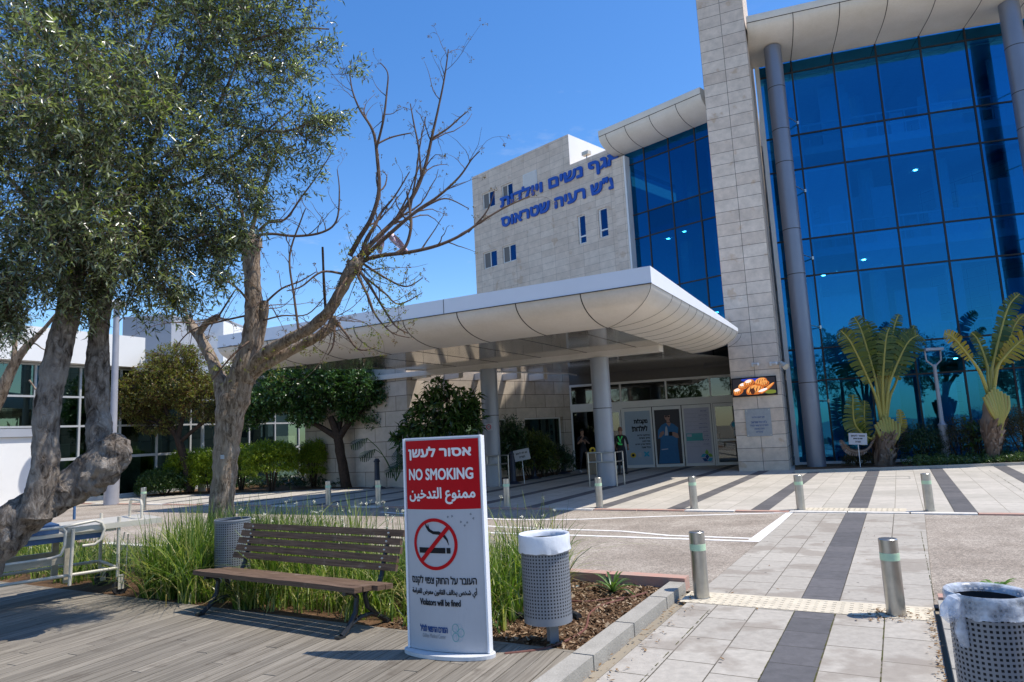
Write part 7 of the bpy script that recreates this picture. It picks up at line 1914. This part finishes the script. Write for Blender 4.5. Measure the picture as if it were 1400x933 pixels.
# ================================================================ PEOPLE
SKIN = mat('skin', (.32, .18, .12), .55, .08, 20); CLOTH = mat('black_cloth', (.014, .014, .017), .85, .15, 30); TROU = mat('dark_trousers', (.016, .018, .026), .85, .15, 30); SHOEW = mat('white_sneakers', (.72, .71, .70), .6, .05); SHOEB = mat('black_shoes', (.02, .018, .016), .5, .1); HAIR = mat('dark_hair', (.018, .012, .009), .7, .2, 50); NEON = mat('neon_green_print', (.05, .62, .12), .5, .05)
def person(label, c, facing, J, bones, hairy, mats, extra=None):
    t = thing('person', label, 'person', tuple(c), facing); M = FRAMES[t.name]
    names = list(J); me = bpy.data.meshes.new('skeleton'); me.from_pydata([J[k][0] for k in names], [(names.index(a), names.index(b)) for a, b, _ in bones], [])
    o = bpy.data.objects.new('skeleton', me); COL.objects.link(o)
    o.modifiers.new('s', 'SKIN'); o.modifiers.new('d', 'SUBSURF').levels = 2
    for i, k in enumerate(names):
        sv = me.skin_vertices[0].data[i]; r = J[k][1]; sv.radius = r if isinstance(r, tuple) else (r, r); sv.use_root = (k == 'pelvis')
    bpy.context.view_layer.update()
    ev = o.evaluated_get(bpy.context.evaluated_depsgraph_get()); nm = bpy.data.meshes.new_from_object(ev)
    bpy.data.objects.remove(o)
    nm.name = 'body'; nm.materials.clear()
    for mm in mats: nm.materials.append(mm)
    segs = [(Vector(J[a][0]), Vector(J[b][0]), k) for a, b, k in bones]
    for p in nm.polygons:
        best, bk_ = 1e9, 0
        for a, b, k in segs:
            ab = b-a; f = max(0, min(1, (p.center-a).dot(ab)/max(1e-9, ab.length_squared))); d = (p.center-(a+ab*f)).length
            if d < best: best, bk_ = d, k
        p.material_index = bk_; p.use_smooth = True
    b = bpy.data.objects.new('body', nm); COL.objects.link(b); b.parent = t
    hm = MB(hairy); h = Vector(J['head'][0])
    def loc(q): return (M @ Vector(q).to_4d()).to_3d()
    vs, fs = [], []; N, K_ = 14, 7
    for i in range(K_+1):
        ph_ = PI*.56*i/K_
        for j in range(N):
            a = 2*PI*j/N; front = max(0, -math.sin(a)); pz = math.cos(ph_*(1-.30*front)); pr2 = math.sin(ph_*(1-.30*front))
            vs.append(loc((h.x+.088*pr2*math.cos(a), h.y+.012+.108*pr2*math.sin(a), h.z+.008+.128*pz)))
    for i in range(K_):
        for j in range(N): fs.append((i*N+j, i*N+(j+1) % N, (i+1)*N+(j+1) % N, (i+1)*N+j))
    hm.add(vs, fs); hm.build('hair', parent=t, smooth=True)
    fm_ = MB(INK)
    for sx2 in (-.032, .032): fm_.lathe(loc((h.x+sx2, h.y-.086, h.z+.01)), [(0, -.008), (.011, 0), (0, .008)], 8)
    fm_.build('eyes', parent=t, smooth=True)
    nose = MB(SKIN); nose.tube([loc((h.x, h.y-.085, h.z+.012)), loc((h.x, h.y-.108, h.z-.022)), loc((h.x, h.y-.085, h.z-.03))], [.008, .014, .008], 6); 
    for sx2 in (-1, 1): nose.lathe(loc((h.x+sx2*.082, h.y, h.z-.01)), [(0, -.03), (.014, 0), (0, .03)], 8)
    nose.build('nose_and_ears', parent=t, smooth=True)
    if extra: extra(t, loc)
    return t
def skeleton(ra, la, stance=.10, lean=0.0):
    J = {'pelvis': ((0, 0, .95), (.135, .10)), 'waist': ((lean*.3, 0, 1.10), (.125, .09)), 'chest': ((lean*.6, .01, 1.30), (.15, .105)), 'neckb': ((lean, .01, 1.455), (.075, .065)), 'neck': ((lean, 0, 1.52), (.052, .052)), 'head': ((lean, -.012, 1.625), (.078, .092)), 'crown': ((lean, -.005, 1.705), (.055, .065))}
    for s, n_ in ((-1, 'r'), (1, 'l')):
        J['hip'+n_] = ((s*.09, 0, .90), (.088, .092)); J['kn'+n_] = ((s*(.09+stance*.4), -.02, .50), (.058, .062)); J['an'+n_] = ((s*(.09+stance*.7), .02, .10), (.042, .045)); J['hl'+n_] = ((s*(.09+stance*.7), .03, .05), (.042, .05)); J['to'+n_] = ((s*(.10+stance*.8), -.15, .035), (.042, .032))
        J['sh'+n_] = ((lean*.8+s*.175, .01, 1.405), (.062, .06))
        el, ha = ra if n_ == 'r' else la
        J['el'+n_] = (el, (.043, .043)); w_ = Vector(el).lerp(Vector(ha), .86); J['wr'+n_] = (tuple(w_), (.029, .029)); J['ha'+n_] = (ha, (.040, .024))
        d = (Vector(ha)-Vector(el)).normalized(); sd2 = d.cross(Vector((0, 0, 1))).normalized() if abs(d.z) < .95 else Vector((1, 0, 0))
        for f_ in range(4): J['f%d%s' % (f_, n_)] = (tuple(Vector(ha)+d*(.085-.008*abs(f_-1.2))+sd2*(.022*(f_-1.5))+Vector((0, -.012, 0))), (.009, .009))
        J['th'+n_] = (tuple(Vector(ha)+d*.03+sd2*.052), (.010, .010))
    B_ = [('pelvis', 'waist', 1), ('waist', 'chest', 1), ('chest', 'neckb', 1), ('neckb', 'neck', 0), ('neck', 'head', 0), ('head', 'crown', 0)]
    for n_ in 'rl':
        B_ += [('pelvis', 'hip'+n_, 2), ('hip'+n_, 'kn'+n_, 2), ('kn'+n_, 'an'+n_, 2), ('an'+n_, 'hl'+n_, 3), ('hl'+n_, 'to'+n_, 3), ('chest', 'sh'+n_, 1), ('sh'+n_, 'el'+n_, 1), ('el'+n_, 'wr'+n_, 0), ('wr'+n_, 'ha'+n_, 0), ('ha'+n_, 'th'+n_, 0)] + [('ha'+n_, 'f%d%s' % (f_, n_), 0) for f_ in range(4)]
    return J, B_
c = G(799.5, 645.5, .013); J, B_ = skeleton(((-.26, -.06, 1.14), (-.10, -.22, 1.42)), ((.27, -.02, 1.13), (.02, -.22, 1.28)), .14, -.02)
person('person in black clothes and white sneakers, one hand raised to the face', c, .35, J, B_, HAIR, [SKIN, CLOTH, TROU, SHOEW])
c = G(852, 649, .013); J, B_ = skeleton(((-.25, .04, 1.12), (-.22, -.16, .93)), ((.26, .03, 1.12), (.22, -.15, .95)), .06)
def neon(t, loc):
    m = MB(NEON)
    for pts in ([(-.11, 1.40), (-.06, 1.42), (-.01, 1.30), (.01, 1.30), (.05, 1.42), (.10, 1.40), (.05, 1.26), (.03, 1.18), (-.03, 1.16), (-.02, 1.27)], [(-.08, 1.13), (.06, 1.16), (.08, 1.22), (.11, 1.16), (.07, 1.09), (-.06, 1.08)]):
        m.add([loc((x, .128+.0*abs(x), z)) for x, z in pts], [tuple(range(len(pts)))])
    m.build('shirt_print', parent=t)
person('person with a neon green print on a black shirt, back turned', c, PI-.3, J, B_, mat('ginger_hair', (.16, .06, .03), .7, .2, 50), [SKIN, CLOTH, TROU, SHOEB], neon)
